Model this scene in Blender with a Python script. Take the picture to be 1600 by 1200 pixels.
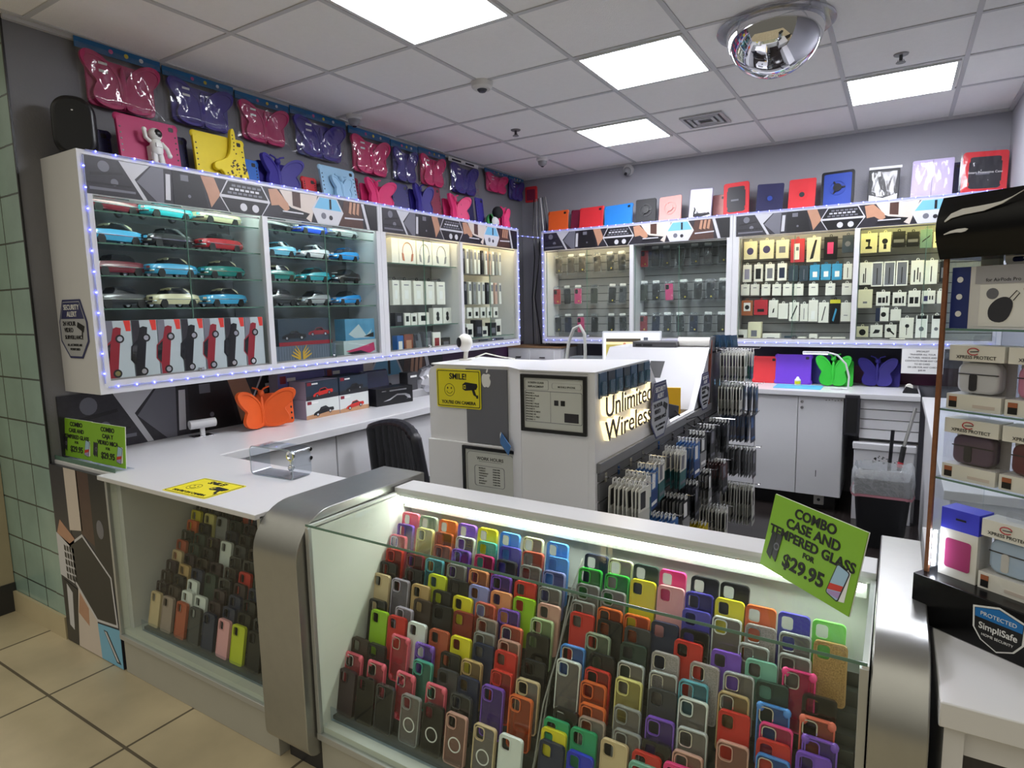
import bpy, bmesh, math, random
from mathutils import Vector, Matrix
random.seed(7)
S = bpy.context.scene
COL = S.collection
for o in list(bpy.data.objects): bpy.data.objects.remove(o)
R = math.radians
PI = math.pi

# ------------------------------------------------------------------ camera, world, exposure, lights
cam = bpy.data.cameras.new('camera'); camo = bpy.data.objects.new('camera', cam); COL.objects.link(camo)
cam.sensor_width = 36.0; cam.lens = 969.63 / 1600 * 36.0; cam.clip_start = 0.02; cam.clip_end = 60
_yaw, _pit, _rol = -0.55662621, -0.1234154, -0.01975803
_f = Vector((math.sin(_yaw) * math.cos(_pit), math.cos(_yaw) * math.cos(_pit), math.sin(_pit)))
_r = Vector((math.cos(_yaw), -math.sin(_yaw), 0)); _u = _r.cross(_f)
_r2 = _r * math.cos(_rol) + _u * math.sin(_rol); _u2 = _u * math.cos(_rol) - _r * math.sin(_rol)
_m = Matrix((_r2, _u2, -_f)).transposed().to_4x4(); _m.translation = (0, 0, 1.605)
camo.matrix_world = _m
S.camera = camo
S.view_settings.view_transform = 'Standard'; S.view_settings.look = 'None'
S.view_settings.exposure = 1.25; S.view_settings.gamma = 1.0; S.view_settings.use_curve_mapping = False
S.cycles.max_bounces = 8; S.cycles.transparent_max_bounces = 24; S.cycles.sample_clamp_indirect = 4.0
S.cycles.diffuse_bounces = 4; S.cycles.glossy_bounces = 4
W = bpy.data.worlds.new('world'); S.world = W; W.use_nodes = True
_wn = W.node_tree   # dim warm light of the mall hall: brighter from its ceiling, dark towards the horizon
_wt = _wn.nodes.new('ShaderNodeTexCoord'); _ws = _wn.nodes.new('ShaderNodeSeparateXYZ'); _wr = _wn.nodes.new('ShaderNodeValToRGB')
_wn.links.new(_wt.outputs['Generated'], _ws.inputs[0]); _wn.links.new(_ws.outputs['Z'], _wr.inputs['Fac'])
_wn.links.new(_wr.outputs['Color'], _wn.nodes['Background'].inputs[0])
_e = _wr.color_ramp.elements
_e[0].position = 0.0; _e[0].color = (0.07, 0.066, 0.054, 1); _e[1].position = 1.0; _e[1].color = (0.62, 0.59, 0.50, 1)
_wn.nodes['Background'].inputs[1].default_value = 0.85

PANEL_POWER = 14.0      # emission of the ceiling panels' diffusers
STRIP_POWER = 5.5       # light bars inside the cabinets
CASE_STRIP = 9.0        # light bar of the front showcase

# ------------------------------------------------------------------ materials
def lin(c):
    if isinstance(c, str):
        c = c.lstrip('#'); c = [int(c[i:i + 2], 16) / 255 for i in (0, 2, 4)]
    return tuple((v / 12.92 if v <= 0.04045 else ((v + 0.055) / 1.055) ** 2.4) for v in c) + (1.0,)
_mats = {}
def mat(name, col='#888888', rough=0.5, metal=0.0, spec=0.5, noise=0.0, nscale=8.0, bump=0.0, bscale=60.0, emit=None, power=0.0, alpha=1.0, coat=0.0, sheen=0.0):
    if name in _mats: return _mats[name]
    m = bpy.data.materials.new(name); m.use_nodes = True; _mats[name] = m
    nt = m.node_tree; b = nt.nodes['Principled BSDF']; L = nt.links
    c = lin(col)
    b.inputs['Base Color'].default_value = c; b.inputs['Roughness'].default_value = rough
    b.inputs['Metallic'].default_value = metal; b.inputs['Specular IOR Level'].default_value = spec
    b.inputs['Coat Weight'].default_value = coat
    if noise > 0 or bump > 0:
        tc = nt.nodes.new('ShaderNodeTexCoord')
    if noise > 0:
        n = nt.nodes.new('ShaderNodeTexNoise'); n.inputs['Scale'].default_value = nscale; n.inputs['Detail'].default_value = 5
        L.new(tc.outputs['Object'], n.inputs['Vector'])
        mx = nt.nodes.new('ShaderNodeMix'); mx.data_type = 'RGBA'
        mx.inputs[6].default_value = tuple(v * (1 - noise) for v in c[:3]) + (1,)
        mx.inputs[7].default_value = tuple(min(1, v * (1 + noise)) for v in c[:3]) + (1,)
        L.new(n.outputs['Fac'], mx.inputs[0]); L.new(mx.outputs[2], b.inputs['Base Color'])
    if bump > 0:
        n2 = nt.nodes.new('ShaderNodeTexNoise'); n2.inputs['Scale'].default_value = bscale; n2.inputs['Detail'].default_value = 4
        L.new(tc.outputs['Object'], n2.inputs['Vector'])
        bp = nt.nodes.new('ShaderNodeBump'); bp.inputs['Strength'].default_value = bump; bp.inputs['Distance'].default_value = 0.01
        L.new(n2.outputs['Fac'], bp.inputs['Height']); L.new(bp.outputs['Normal'], b.inputs['Normal'])
    if emit is not None:
        b.inputs['Emission Color'].default_value = lin(emit); b.inputs['Emission Strength'].default_value = power
    if alpha < 1: b.inputs['Alpha'].default_value = alpha
    return m
def clear(name, tint='#ffffff', gloss=0.06, rough=0.02, dens=0.0, bump=0.0, bscale=30.0, fres=1.35):
    """thin clear sheet: see-through colour + a fresnel sheen; dens mixes in some of the sheet's own diffuse colour"""
    if name in _mats: return _mats[name]
    m = bpy.data.materials.new(name); m.use_nodes = True; _mats[name] = m
    nt = m.node_tree; nt.nodes.clear(); L = nt.links
    out = nt.nodes.new('ShaderNodeOutputMaterial'); t = nt.nodes.new('ShaderNodeBsdfTransparent'); g = nt.nodes.new('ShaderNodeBsdfGlossy')
    t.inputs[0].default_value = lin(tint); g.inputs['Roughness'].default_value = rough
    fr = nt.nodes.new('ShaderNodeLayerWeight'); fr.inputs['Blend'].default_value = 0.5
    pw = nt.nodes.new('ShaderNodeMath'); pw.operation = 'POWER'; pw.inputs[1].default_value = 5.0; L.new(fr.outputs['Facing'], pw.inputs[0])
    ad = nt.nodes.new('ShaderNodeMath'); ad.operation = 'MULTIPLY_ADD'; ad.inputs[1].default_value = min(1.0, (fres - 1) * 1.2); ad.inputs[2].default_value = gloss; ad.use_clamp = True
    L.new(pw.outputs[0], ad.inputs[0])
    mx = nt.nodes.new('ShaderNodeMixShader'); L.new(ad.outputs[0], mx.inputs[0]); L.new(t.outputs[0], mx.inputs[1]); L.new(g.outputs[0], mx.inputs[2])
    last = mx
    if dens > 0:
        d = nt.nodes.new('ShaderNodeBsdfDiffuse'); d.inputs[0].default_value = lin(tint)
        m2 = nt.nodes.new('ShaderNodeMixShader'); m2.inputs[0].default_value = dens
        L.new(mx.outputs[0], m2.inputs[1]); L.new(d.outputs[0], m2.inputs[2]); last = m2
    if bump > 0:
        tc = nt.nodes.new('ShaderNodeTexCoord'); n = nt.nodes.new('ShaderNodeTexNoise'); n.inputs['Scale'].default_value = bscale
        L.new(tc.outputs['Object'], n.inputs['Vector'])
        bp = nt.nodes.new('ShaderNodeBump'); bp.inputs['Strength'].default_value = bump; bp.inputs['Distance'].default_value = 0.02
        L.new(n.outputs['Fac'], bp.inputs['Height']); L.new(bp.outputs['Normal'], g.inputs['Normal']); L.new(bp.outputs['Normal'], fr.inputs['Normal'])
    L.new(last.outputs[0], out.inputs[0])
    return m

WHITE = mat('white_laminate', '#cfcfd2', 0.28, noise=0.02, nscale=3)
WHITE_D = mat('white_laminate_worn', '#cfcfd2', 0.35, noise=0.05, nscale=5)
TRIMW = mat('white_paint', '#d4d4d2', 0.4)
BLACK = mat('black_plastic', '#101014', 0.35)
DARK = mat('dark_plastic', '#24242a', 0.4)
CHROME = mat('chrome', '#d8d8dc', 0.12, 1.0)
STEEL = mat('brushed_steel', '#a2a29f', 0.33, 0.85, noise=0.06, nscale=30)
GLASS = clear('cabinet_glass', '#fafdfb', 0.012, 0.0, fres=1.30)
CASEGLASS = clear('showcase_glass', '#f9fcfa', 0.02, 0.0, fres=1.32)
GEDGE = mat('glass_edge', '#5d7f70', 0.15, alpha=0.85)
ACRYL = clear('acrylic', '#f2f6fa', 0.05, 0.03, fres=1.4)
FILM = clear('bag_film', '#f8f8fa', 0.10, 0.09, dens=0.0, bump=0.06, bscale=30)
FILM3 = clear('folio_film', '#f8f8fa', 0.045, 0.16, bump=0.06, bscale=30)
FILM2 = clear('small_bag_film', '#eceff2', 0.06, 0.14, dens=0.035, bump=0.5, bscale=50)
PAPER = mat('white_card', '#e2e2e0', 0.6)
INK = mat('black_ink', '#0c0c0e', 0.6)
LIME = mat('lime_card', '#80b229', 0.45, noise=0.03, nscale=6)
SIGNY = mat('yellow_sign', '#e3d617', 0.4)

# ------------------------------------------------------------------ mesh builder
class MB:
    def __init__(s): s.v = []; s.f = []; s.m = []; s.mats = []
    def mi(s, m):
        if m not in s.mats: s.mats.append(m)
        return s.mats.index(m)
    def add(s, vs, fs, m, T=None):
        k = len(s.v); i = s.mi(m)
        for v in vs:
            v = Vector(v)
            s.v.append(T @ v if T is not None else v)
        for f in fs: s.f.append([k + a for a in f]); s.m.append(i)
        return s
    def box(s, a, b, m, T=None):
        (x0, y0, z0), (x1, y1, z1) = a, b
        vs = [(x0, y0, z0), (x1, y0, z0), (x1, y1, z0), (x0, y1, z0), (x0, y0, z1), (x1, y0, z1), (x1, y1, z1), (x0, y1, z1)]
        return s.add(vs, [(0, 3, 2, 1), (4, 5, 6, 7), (0, 1, 5, 4), (1, 2, 6, 5), (2, 3, 7, 6), (3, 0, 4, 7)], m, T)
    def prism(s, poly, y0, y1, m, T=None, ax='y', m2=None):
        """poly in the (x, z) plane pulled from y0 to y1 (ax y); (y, z) along x (ax x); (x, y) along z (ax z)"""
        def P(p, h): return (p[0], h, p[1]) if ax == 'y' else ((h, p[0], p[1]) if ax == 'x' else (p[0], p[1], h))
        n = len(poly)
        s.add([P(p, y0) for p in poly] + [P(p, y1) for p in poly], [tuple(range(n)), tuple(range(2 * n - 1, n - 1, -1))], m, T)
        k = len(s.v) - 2 * n; i = s.mi(m2 or m)
        for a in range(n):
            b = (a + 1) % n; s.f.append([k + b, k + a, k + n + a, k + n + b]); s.m.append(i)
        return s
    def ringprism(s, outer, inner, y0, y1, m, T=None):
        """frame between two outlines of equal point count, in the (x, z) plane"""
        n = len(outer); vs = []
        for h in (y0, y1):
            vs += [(p[0], h, p[1]) for p in outer] + [(p[0], h, p[1]) for p in inner]
        fs = []
        for a in range(n):
            b = (a + 1) % n
            fs += [(a, b, n + b, n + a), (2 * n + b, 2 * n + a, 3 * n + a, 3 * n + b), (b, a, 2 * n + a, 2 * n + b), (n + a, n + b, 3 * n + b, 3 * n + a)]
        return s.add(vs, fs, m, T)
    def cyl(s, p0, p1, r, m, n=12, r2=None, T=None):
        p0, p1 = Vector(p0), Vector(p1); d = (p1 - p0).normalized(); r2 = r if r2 is None else r2
        a = d.orthogonal().normalized(); b = d.cross(a); vs = []
        for p, q in ((p0, r), (p1, r2)):
            vs += [p + (a * math.cos(2 * PI * i / n) + b * math.sin(2 * PI * i / n)) * q for i in range(n)]
        fs = [(i, (i + 1) % n, n + (i + 1) % n, n + i) for i in range(n)] + [tuple(range(n - 1, -1, -1)), tuple(range(n, 2 * n))]
        return s.add(vs, fs, m, T)
    def tube(s, pts, r, m, n=8, T=None, closed=False):
        pts = [Vector(p) for p in pts]; N = len(pts); vs = []; up = None
        for i, p in enumerate(pts):
            d = (pts[(i + 1) % N] - pts[i - 1]) if closed else (pts[min(i + 1, N - 1)] - pts[max(i - 1, 0)])
            d.normalize()
            up = d.orthogonal().normalized() if up is None else (up - d * up.dot(d)).normalized()
            b = d.cross(up)
            vs += [p + (up * math.cos(2 * PI * k / n) + b * math.sin(2 * PI * k / n)) * r for k in range(n)]
        fs = []
        for i in range(N if closed else N - 1):
            j = (i + 1) % N
            fs += [(i * n + k, i * n + (k + 1) % n, j * n + (k + 1) % n, j * n + k) for k in range(n)]
        if not closed: fs += [tuple(range(n - 1, -1, -1)), tuple(range((N - 1) * n, N * n))]
        return s.add(vs, fs, m, T)
    def lathe(s, prof, m, n=24, T=None, a0=0.0, a1=2 * PI):
        full = abs(a1 - a0 - 2 * PI) < 1e-6; c = n if full else n + 1; vs = []
        for r, z in prof:
            vs += [(r * math.cos(a0 + (a1 - a0) * i / n), r * math.sin(a0 + (a1 - a0) * i / n), z) for i in range(c)]
        fs = []
        for k in range(len(prof) - 1):
            for i in range(n):
                j = (i + 1) % c; fs.append((k * c + i, k * c + j, (k + 1) * c + j, (k + 1) * c + i))
        return s.add(vs, fs, m, T)
    def ball(s, c, r, m, n=12, T=None):
        rx, ry, rz = (r, r, r) if not hasattr(r, '__len__') else r
        vs = []; fs = []; h = n // 2
        for i in range(h + 1):
            a = PI * i / h
            vs += [(c[0] + rx * math.sin(a) * math.cos(2 * PI * k / n), c[1] + ry * math.sin(a) * math.sin(2 * PI * k / n), c[2] + rz * math.cos(a)) for k in range(n)]
        for i in range(h):
            fs += [(i * n + k, (i + 1) * n + k, (i + 1) * n + (k + 1) % n, i * n + (k + 1) % n) for k in range(n)]
        return s.add(vs, fs, m, T)
    def grid(s, fn, nu, nv, m, T=None):
        vs = [fn(i / nu, j / nv) for j in range(nv + 1) for i in range(nu + 1)]
        fs = [(j * (nu + 1) + i, j * (nu + 1) + i + 1, (j + 1) * (nu + 1) + i + 1, (j + 1) * (nu + 1) + i) for j in range(nv) for i in range(nu)]
        return s.add(vs, fs, m, T)
    def loft(s, rings, m, T=None, closed=True, caps=True):
        n = len(rings[0]); vs = [p for r in rings for p in r]; fs = []
        for k in range(len(rings) - 1):
            for i in range(n if closed else n - 1):
                j = (i + 1) % n; fs.append((k * n + i, k * n + j, (k + 1) * n + j, (k + 1) * n + i))
        if caps and closed: fs += [tuple(range(n - 1, -1, -1)), tuple(range((len(rings) - 1) * n, len(rings) * n))]
        return s.add(vs, fs, m, T)
    def mesh(s, name, smooth=35):
        me = bpy.data.meshes.new(name); me.from_pydata([tuple(v) for v in s.v], [], s.f)
        for m in s.mats: me.materials.append(m)
        me.polygons.foreach_set('material_index', s.m)
        bm = bmesh.new(); bm.from_mesh(me); bmesh.ops.recalc_face_normals(bm, faces=bm.faces); bm.to_mesh(me); bm.free()
        if smooth: me.shade_smooth(); me.set_sharp_from_angle(angle=R(smooth))
        me.update(); return me
    def build(s, name, parent=None, loc=(0, 0, 0), rot=(0, 0, 0), smooth=35, bevel=0.0, seg=2):
        o = link(name, s.mesh(name, smooth), parent, loc, rot)
        if bevel:
            b = o.modifiers.new('bevel', 'BEVEL'); b.width = bevel; b.segments = seg; b.limit_method = 'ANGLE'; b.angle_limit = R(40)
        return o
def link(name, data, parent=None, loc=(0, 0, 0), rot=(0, 0, 0), scale=(1, 1, 1)):
    o = bpy.data.objects.new(name, data); COL.objects.link(o)
    o.location = loc; o.rotation_euler = rot; o.scale = scale
    if parent is not None: o.parent = parent
    return o
def slots(o, ms):
    for i, m in enumerate(ms):
        o.material_slots[i].link = 'OBJECT'; o.material_slots[i].material = m
    return o
def tag(o, label, cat, group=None):
    o['label'] = label; o['category'] = cat
    if group: o['group'] = group
    return o
def thing(name, label, cat, loc=(0, 0, 0), rot=(0, 0, 0), group=None):
    return tag(link(name, None, None, loc, rot), label, cat, group)
def struct(name, mb, smooth=35, bevel=0, loc=(0, 0, 0), rot=(0, 0, 0)):
    o = mb.build(name, None, loc, rot, smooth, bevel); o['kind'] = 'structure'; return o
def rrect(x0, z0, x1, z1, r, n=4):
    pts = []
    for cx, cz, a in ((x1 - r, z1 - r, 0), (x0 + r, z1 - r, 90), (x0 + r, z0 + r, 180), (x1 - r, z0 + r, 270)):
        pts += [(cx + r * math.cos(R(a + 90 * i / n)), cz + r * math.sin(R(a + 90 * i / n))) for i in range(n + 1)]
    return pts
def circ(cx, cz, r, n=20, rz=None): return [(cx + r * math.cos(2 * PI * i / n), cz + (rz or r) * math.sin(2 * PI * i / n)) for i in range(n)]
def smooth_poly(p, it=2):
    for _ in range(it):
        q = []
        for i in range(len(p)):
            a, b = p[i], p[(i + 1) % len(p)]; q += [(a[0] * .75 + b[0] * .25, a[1] * .75 + b[1] * .25), (a[0] * .25 + b[0] * .75, a[1] * .25 + b[1] * .75)]
        p = q
    return p
_txt = {}
def text_mesh(s, size, bold=0.0, align='CENTER', ext=0.0008, sx=1.0, lead=1.0):
    k = (s, size, bold, align, ext, sx)
    if k in _txt: return _txt[k]
    cu = bpy.data.curves.new('lettering', 'FONT'); cu.body = s; cu.size = size; cu.align_x = align; cu.align_y = 'CENTER'
    cu.extrude = ext; cu.offset = bold * size; cu.resolution_u = 3; cu.space_line = lead
    o = bpy.data.objects.new('lettering', cu); COL.objects.link(o)
    me = bpy.data.meshes.new_from_object(o); bpy.data.objects.remove(o); bpy.data.curves.remove(cu)
    if sx != 1.0:
        for v in me.vertices: v.co.x *= sx
    _txt[k] = me; return me
def text(s, size, m, parent, loc, rot=(PI / 2, 0, 0), bold=0.0, align='CENTER', ext=0.0008, sx=1.0, name='lettering', lead=1.0):
    me = text_mesh(s, size, bold, align, ext, sx, lead)
    if not me.materials: me.materials.append(m)
    o = link(name, me, parent, loc, rot)
    return slots(o, [m])
def flat(mb, poly, y, m, th=0.0006):  # printed patch facing -y
    return mb.prism(poly, y - th, y, m)
ORD = ['first', 'second', 'third', 'fourth', 'fifth', 'sixth', 'seventh', 'eighth', 'ninth', 'tenth', 'eleventh', 'twelfth', 'thirteenth', 'fourteenth', 'fifteenth']
# ------------------------------------------------------------------ the setting
def tile_mat(name, c1, c2, grout, size, mort=0.012, rough=0.35, off=(0, 0, 0), bump=0.3, swap=False):
    m = bpy.data.materials.new(name); m.use_nodes = True; nt = m.node_tree; L = nt.links; b = nt.nodes['Principled BSDF']
    tc = nt.nodes.new('ShaderNodeTexCoord'); mp = nt.nodes.new('ShaderNodeMapping')
    mp.inputs['Location'].default_value = off
    if swap: mp.inputs['Rotation'].default_value = (PI / 2, 0, 0)
    br = nt.nodes.new('ShaderNodeTexBrick'); br.offset = 0; br.squash = 1
    br.inputs['Scale'].default_value = 1.0; br.inputs['Brick Width'].default_value = size; br.inputs['Row Height'].default_value = size
    br.inputs['Mortar Size'].default_value = mort / 2; br.inputs['Mortar Smooth'].default_value = 0.1
    br.inputs['Color1'].default_value = lin(c1); br.inputs['Color2'].default_value = lin(c2); br.inputs['Mortar'].default_value = lin(grout)
    ns = nt.nodes.new('ShaderNodeTexNoise'); ns.inputs['Scale'].default_value = 3.5; ns.inputs['Detail'].default_value = 6
    mx = nt.nodes.new('ShaderNodeMix'); mx.data_type = 'RGBA'; mx.blend_type = 'OVERLAY'; mx.inputs[0].default_value = 0.35
    L.new(tc.outputs['Object'], mp.inputs[0]); L.new(mp.outputs[0], br.inputs['Vector']); L.new(tc.outputs['Object'], ns.inputs['Vector'])
    L.new(br.outputs['Color'], mx.inputs[6]); L.new(ns.outputs['Fac'], mx.inputs[7]); L.new(mx.outputs[2], b.inputs['Base Color'])
    b.inputs['Roughness'].default_value = rough
    bp = nt.nodes.new('ShaderNodeBump'); bp.inputs['Strength'].default_value = bump; bp.inputs['Distance'].default_value = 0.004; bp.invert = True
    L.new(br.outputs['Fac'], bp.inputs['Height']); L.new(bp.outputs['Normal'], b.inputs['Normal'])
    return m
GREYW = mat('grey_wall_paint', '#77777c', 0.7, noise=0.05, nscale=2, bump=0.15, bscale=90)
MALLF = tile_mat('mall_floor_tile', '#b3a68a', '#aca083', '#5a5142', 0.628, 0.012, 0.35, off=(3.005, -0.409, 0), bump=0.4)
SHOPF = tile_mat('shop_floor_plank', '#2a2524', '#241f1e', '#0f0d0d', 0.45, 0.006, 0.18, bump=0.2)
GREENT = tile_mat('green_wall_tile', '#8ba39b', '#86a097', '#3c4744', 0.217, 0.009, 0.22, off=(3.455, 0.0, 0.112), bump=0.5, swap=True)
CEILM = mat('ceiling_tile', '#ebe9e7', 0.85, noise=0.03, nscale=40, bump=0.25, bscale=220)
TBAR = mat('ceiling_grid_metal', '#bfbfc0', 0.5)
H = 2.94
struct('floor', MB().box((-3.45, 1.76, -0.1), (0.62, 5.82, 0), SHOPF))
fl = struct('floor', MB().box((-6, -3, -0.1), (3, 1.76, 0), MALLF))
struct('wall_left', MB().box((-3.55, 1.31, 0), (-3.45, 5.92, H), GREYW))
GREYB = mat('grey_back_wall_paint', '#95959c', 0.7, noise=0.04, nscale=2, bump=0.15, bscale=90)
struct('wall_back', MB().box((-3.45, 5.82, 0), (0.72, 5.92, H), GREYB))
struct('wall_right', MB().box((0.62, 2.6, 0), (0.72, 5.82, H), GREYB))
struct('wall_front', MB().box((-4.6, 1.312, 0), (-3.55, 1.45, 3.4), GREENT).box((-3.55, 1.3099, 0), (-3.4505, 1.3119, 3.4), GREENT))
struct('trim_1', MB().box((-3.452, 1.304, 0), (-3.442, 1.312, H), BLACK))                        # dark edge strip between tile and paint
struct('baseboard_front', MB().box((-4.05, 1.295, 0), (-3.455, 1.3095, 0.115), mat('cream_baseboard', '#b5a888', 0.5, noise=0.05)))
struct('trim_2', MB().box((-4.6, 1.15, 0.16), (-4.06, 1.3095, 3.4), mat('cream_pilaster', '#a89c80', 0.6, noise=0.06)).box((-4.6, 1.14, 0), (-4.05, 1.3095, 0.16), mat('dark_base', '#2c2c2c', 0.5)))
struct('ceiling', MB().box((-4.6, 0.95, H), (0.72, 5.92, H + 0.08), CEILM), 0)
gx = [-1.27 - 0.305 + 0.61 * k for k in range(-4, 4)]; gy = [3.52 - 0.305 + 0.61 * k for k in range(-4, 5)]
g = MB()
for x in gx:
    if -3.45 < x < 0.62: g.box((x - 0.012, 0.95, H - 0.006), (x + 0.012, 5.82, H), TBAR)
for y in gy:
    if 0.95 < y < 5.5: g.box((-3.45, y - 0.012, H - 0.0055), (0.62, y + 0.012, H), TBAR)
g.box((-3.45, 1.31, H - 0.02), (-3.425, 5.82, H), TBAR).box((-3.45, 5.795, H - 0.02), (0.62, 5.82, H), TBAR).box((0.595, 2.6, H - 0.02), (0.62, 5.82, H), TBAR)
struct('trim_3', g)

# ------------------------------------------------------------------ ceiling lights and fittings
DIFF = mat('lamp_diffuser', '#ffffff', 0.6, emit='#f6f8ff', power=PANEL_POWER)
FRAMEW = mat('lamp_frame', '#c8c8c6', 0.5)
def ceiling_light(x, y, label):
    t = thing('ceiling_light', label, 'ceiling light', (x, y, H), group='flat ceiling light panels')
    s, w = 0.293, 0.018
    f = MB()
    f.ringprism([(-s, -s), (s, -s), (s, s), (-s, s)], [(-s + w, -s + w), (s - w, -s + w), (s - w, s - w), (-s + w, s - w)], -0.012, -0.001, FRAMEW, Matrix.Rotation(R(-90), 4, 'X') @ Matrix.Scale(-1, 4, (0, 1, 0)))
    f.build('frame', t)
    MB().box((-s + w, -s + w, -0.008), (s - w, s - w, -0.002), DIFF).build('diffuser', t)
ceiling_light(-1.864, 2.30, 'bright square ceiling light panel closest to the storefront, cut off at the frame top')
ceiling_light(-1.27, 3.52, 'bright square ceiling light panel just left of the dome mirror')
ceiling_light(-0.06, 4.76, 'bright square ceiling light panel beside the sprinkler head near the right wall')
ceiling_light(-1.89, 4.77, 'bright square ceiling light panel in front of the ceiling air vent')
# dome mirror
t = thing('dome_mirror', 'large chrome convex security mirror hanging under the ceiling', 'mirror', (-0.58, 3.42, H))
MB().lathe([(0.225 * math.cos(a * PI / 40), -0.012 - 0.225 * math.sin(a * PI / 40)) for a in range(0, 21)], mat('mirror_chrome', '#e6e6ea', 0.03, 1.0), 48).build('mirror_dome', t)
MB().lathe([(0.222, -0.004), (0.268, -0.004), (0.27, -0.012), (0.262, -0.018), (0.226, -0.018)], clear('mirror_flange', '#e8e8ee', 0.25, 0.12, dens=0.12), 48).build('flange', t)
for k in range(4):
    a = R(45 + 90 * k); MB().cyl((0.248 * math.cos(a), 0.248 * math.sin(a), -0.02), (0.248 * math.cos(a), 0.248 * math.sin(a), 0), 0.006, CHROME).build('screw', t)
def puck(name, label, cat, x, y, col, lens):
    t = thing(name, label, cat, (x, y, H))
    MB().lathe([(0.0, -0.045), (0.05, -0.043), (0.062, -0.03), (0.065, -0.005), (0.065, 0)], mat(col, '#c9c7c2', 0.5), 24).build('housing', t)
    MB().lathe([(0, -0.062), (0.02, -0.058), (0.03, -0.046), (0.03, -0.04)], lens, 20).build('sensor', t)
puck('smoke_detector', 'round off white smoke detector on the ceiling beside the largest light panel', 'smoke detector', -2.179, 3.23, 'detector_plastic', DARK)
def dome_camera(x, y, z, label, wall=False):
    t = thing('security_camera', label, 'security camera', (x, y, z), (R(90), 0, 0) if wall else (0, 0, 0))
    MB().lathe([(0.0, -0.03), (0.045, -0.03), (0.055, -0.02), (0.055, 0)], TRIMW, 20).build('mount', t)
    MB().lathe([(0.0, -0.075), (0.02, -0.072), (0.038, -0.055), (0.043, -0.03)], mat('camera_grey', '#8e8e92', 0.3), 20).build('dome', t)
    MB().lathe([(0, -0.081), (0.009, -0.080), (0.016, -0.0735)], BLACK, 14).build('lens', t)
dome_camera(-3.263, 3.25, H, 'small white dome camera on the ceiling above the hanging bagged cases')
dome_camera(-2.814, 5.12, H, 'small white dome camera on the ceiling near the back left corner')
t = thing('security_camera', 'white turret camera high on the grey back wall', 'security camera', (-2.256, 5.82, 2.88))
MB().cyl((0, 0, 0), (0, -0.03, 0), 0.05, TRIMW, 20).build('mount', t); MB().ball((0, -0.055, -0.02), 0.04, mat('camera_grey'), 16).build('dome', t); MB().cyl((0, -0.085, -0.045), (0, -0.094, -0.053), 0.014, BLACK).build('lens', t)
def sprinkler(x, y, label):
    t = thing('fire_sprinkler', label, 'sprinkler', (x, y, H))
    MB().lathe([(0.0, -0.006), (0.035, -0.006), (0.038, 0)], mat('sprinkler_grey', '#8a8a8a', 0.35, 0.6), 20).build('escutcheon', t)
    MB().cyl((0, 0, -0.006), (0, 0, -0.035), 0.009, mat('sprinkler_dark', '#4a4a4a', 0.4, 0.7)).build('nozzle', t)
    d = MB().cyl((0, 0, -0.046), (0, 0, -0.043), 0.024, mat('sprinkler_grey'), 16); d.tube([(0.012, 0, -0.03), (0.016, 0, -0.038), (0, 0, -0.044), (-0.016, 0, -0.038), (-0.012, 0, -0.03)], 0.0025, mat('sprinkler_grey'), 6)
    d.build('deflector', t)
sprinkler(-2.542, 4.21, 'small sprinkler head on the ceiling above the left cabinets')
sprinkler(-0.057, 4.20, 'sprinkler head on the ceiling just in front of the right light panel')
t = thing('ceiling_vent', 'square louvred air vent in the ceiling behind the lights', 'air vent', (-1.27, 4.79, H))
VW = mat('vent_white', '#b0b0b2', 0.5)
f = MB()
for s in (0.15, 0.11, 0.07):
    o_, i_ = s, s - 0.022
    f.ringprism([(-o_, -o_), (o_, -o_), (o_, o_), (-o_, o_)], [(-i_, -i_), (i_, -i_), (i_, i_), (-i_, i_)], 0.002, 0.014, VW, Matrix.Rotation(R(-90), 4, 'X'))
f.build('louvre', t, smooth=0); MB().box((-0.148, -0.148, -0.003), (0.148, 0.148, -0.001), DARK).build('opening', t)

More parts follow.
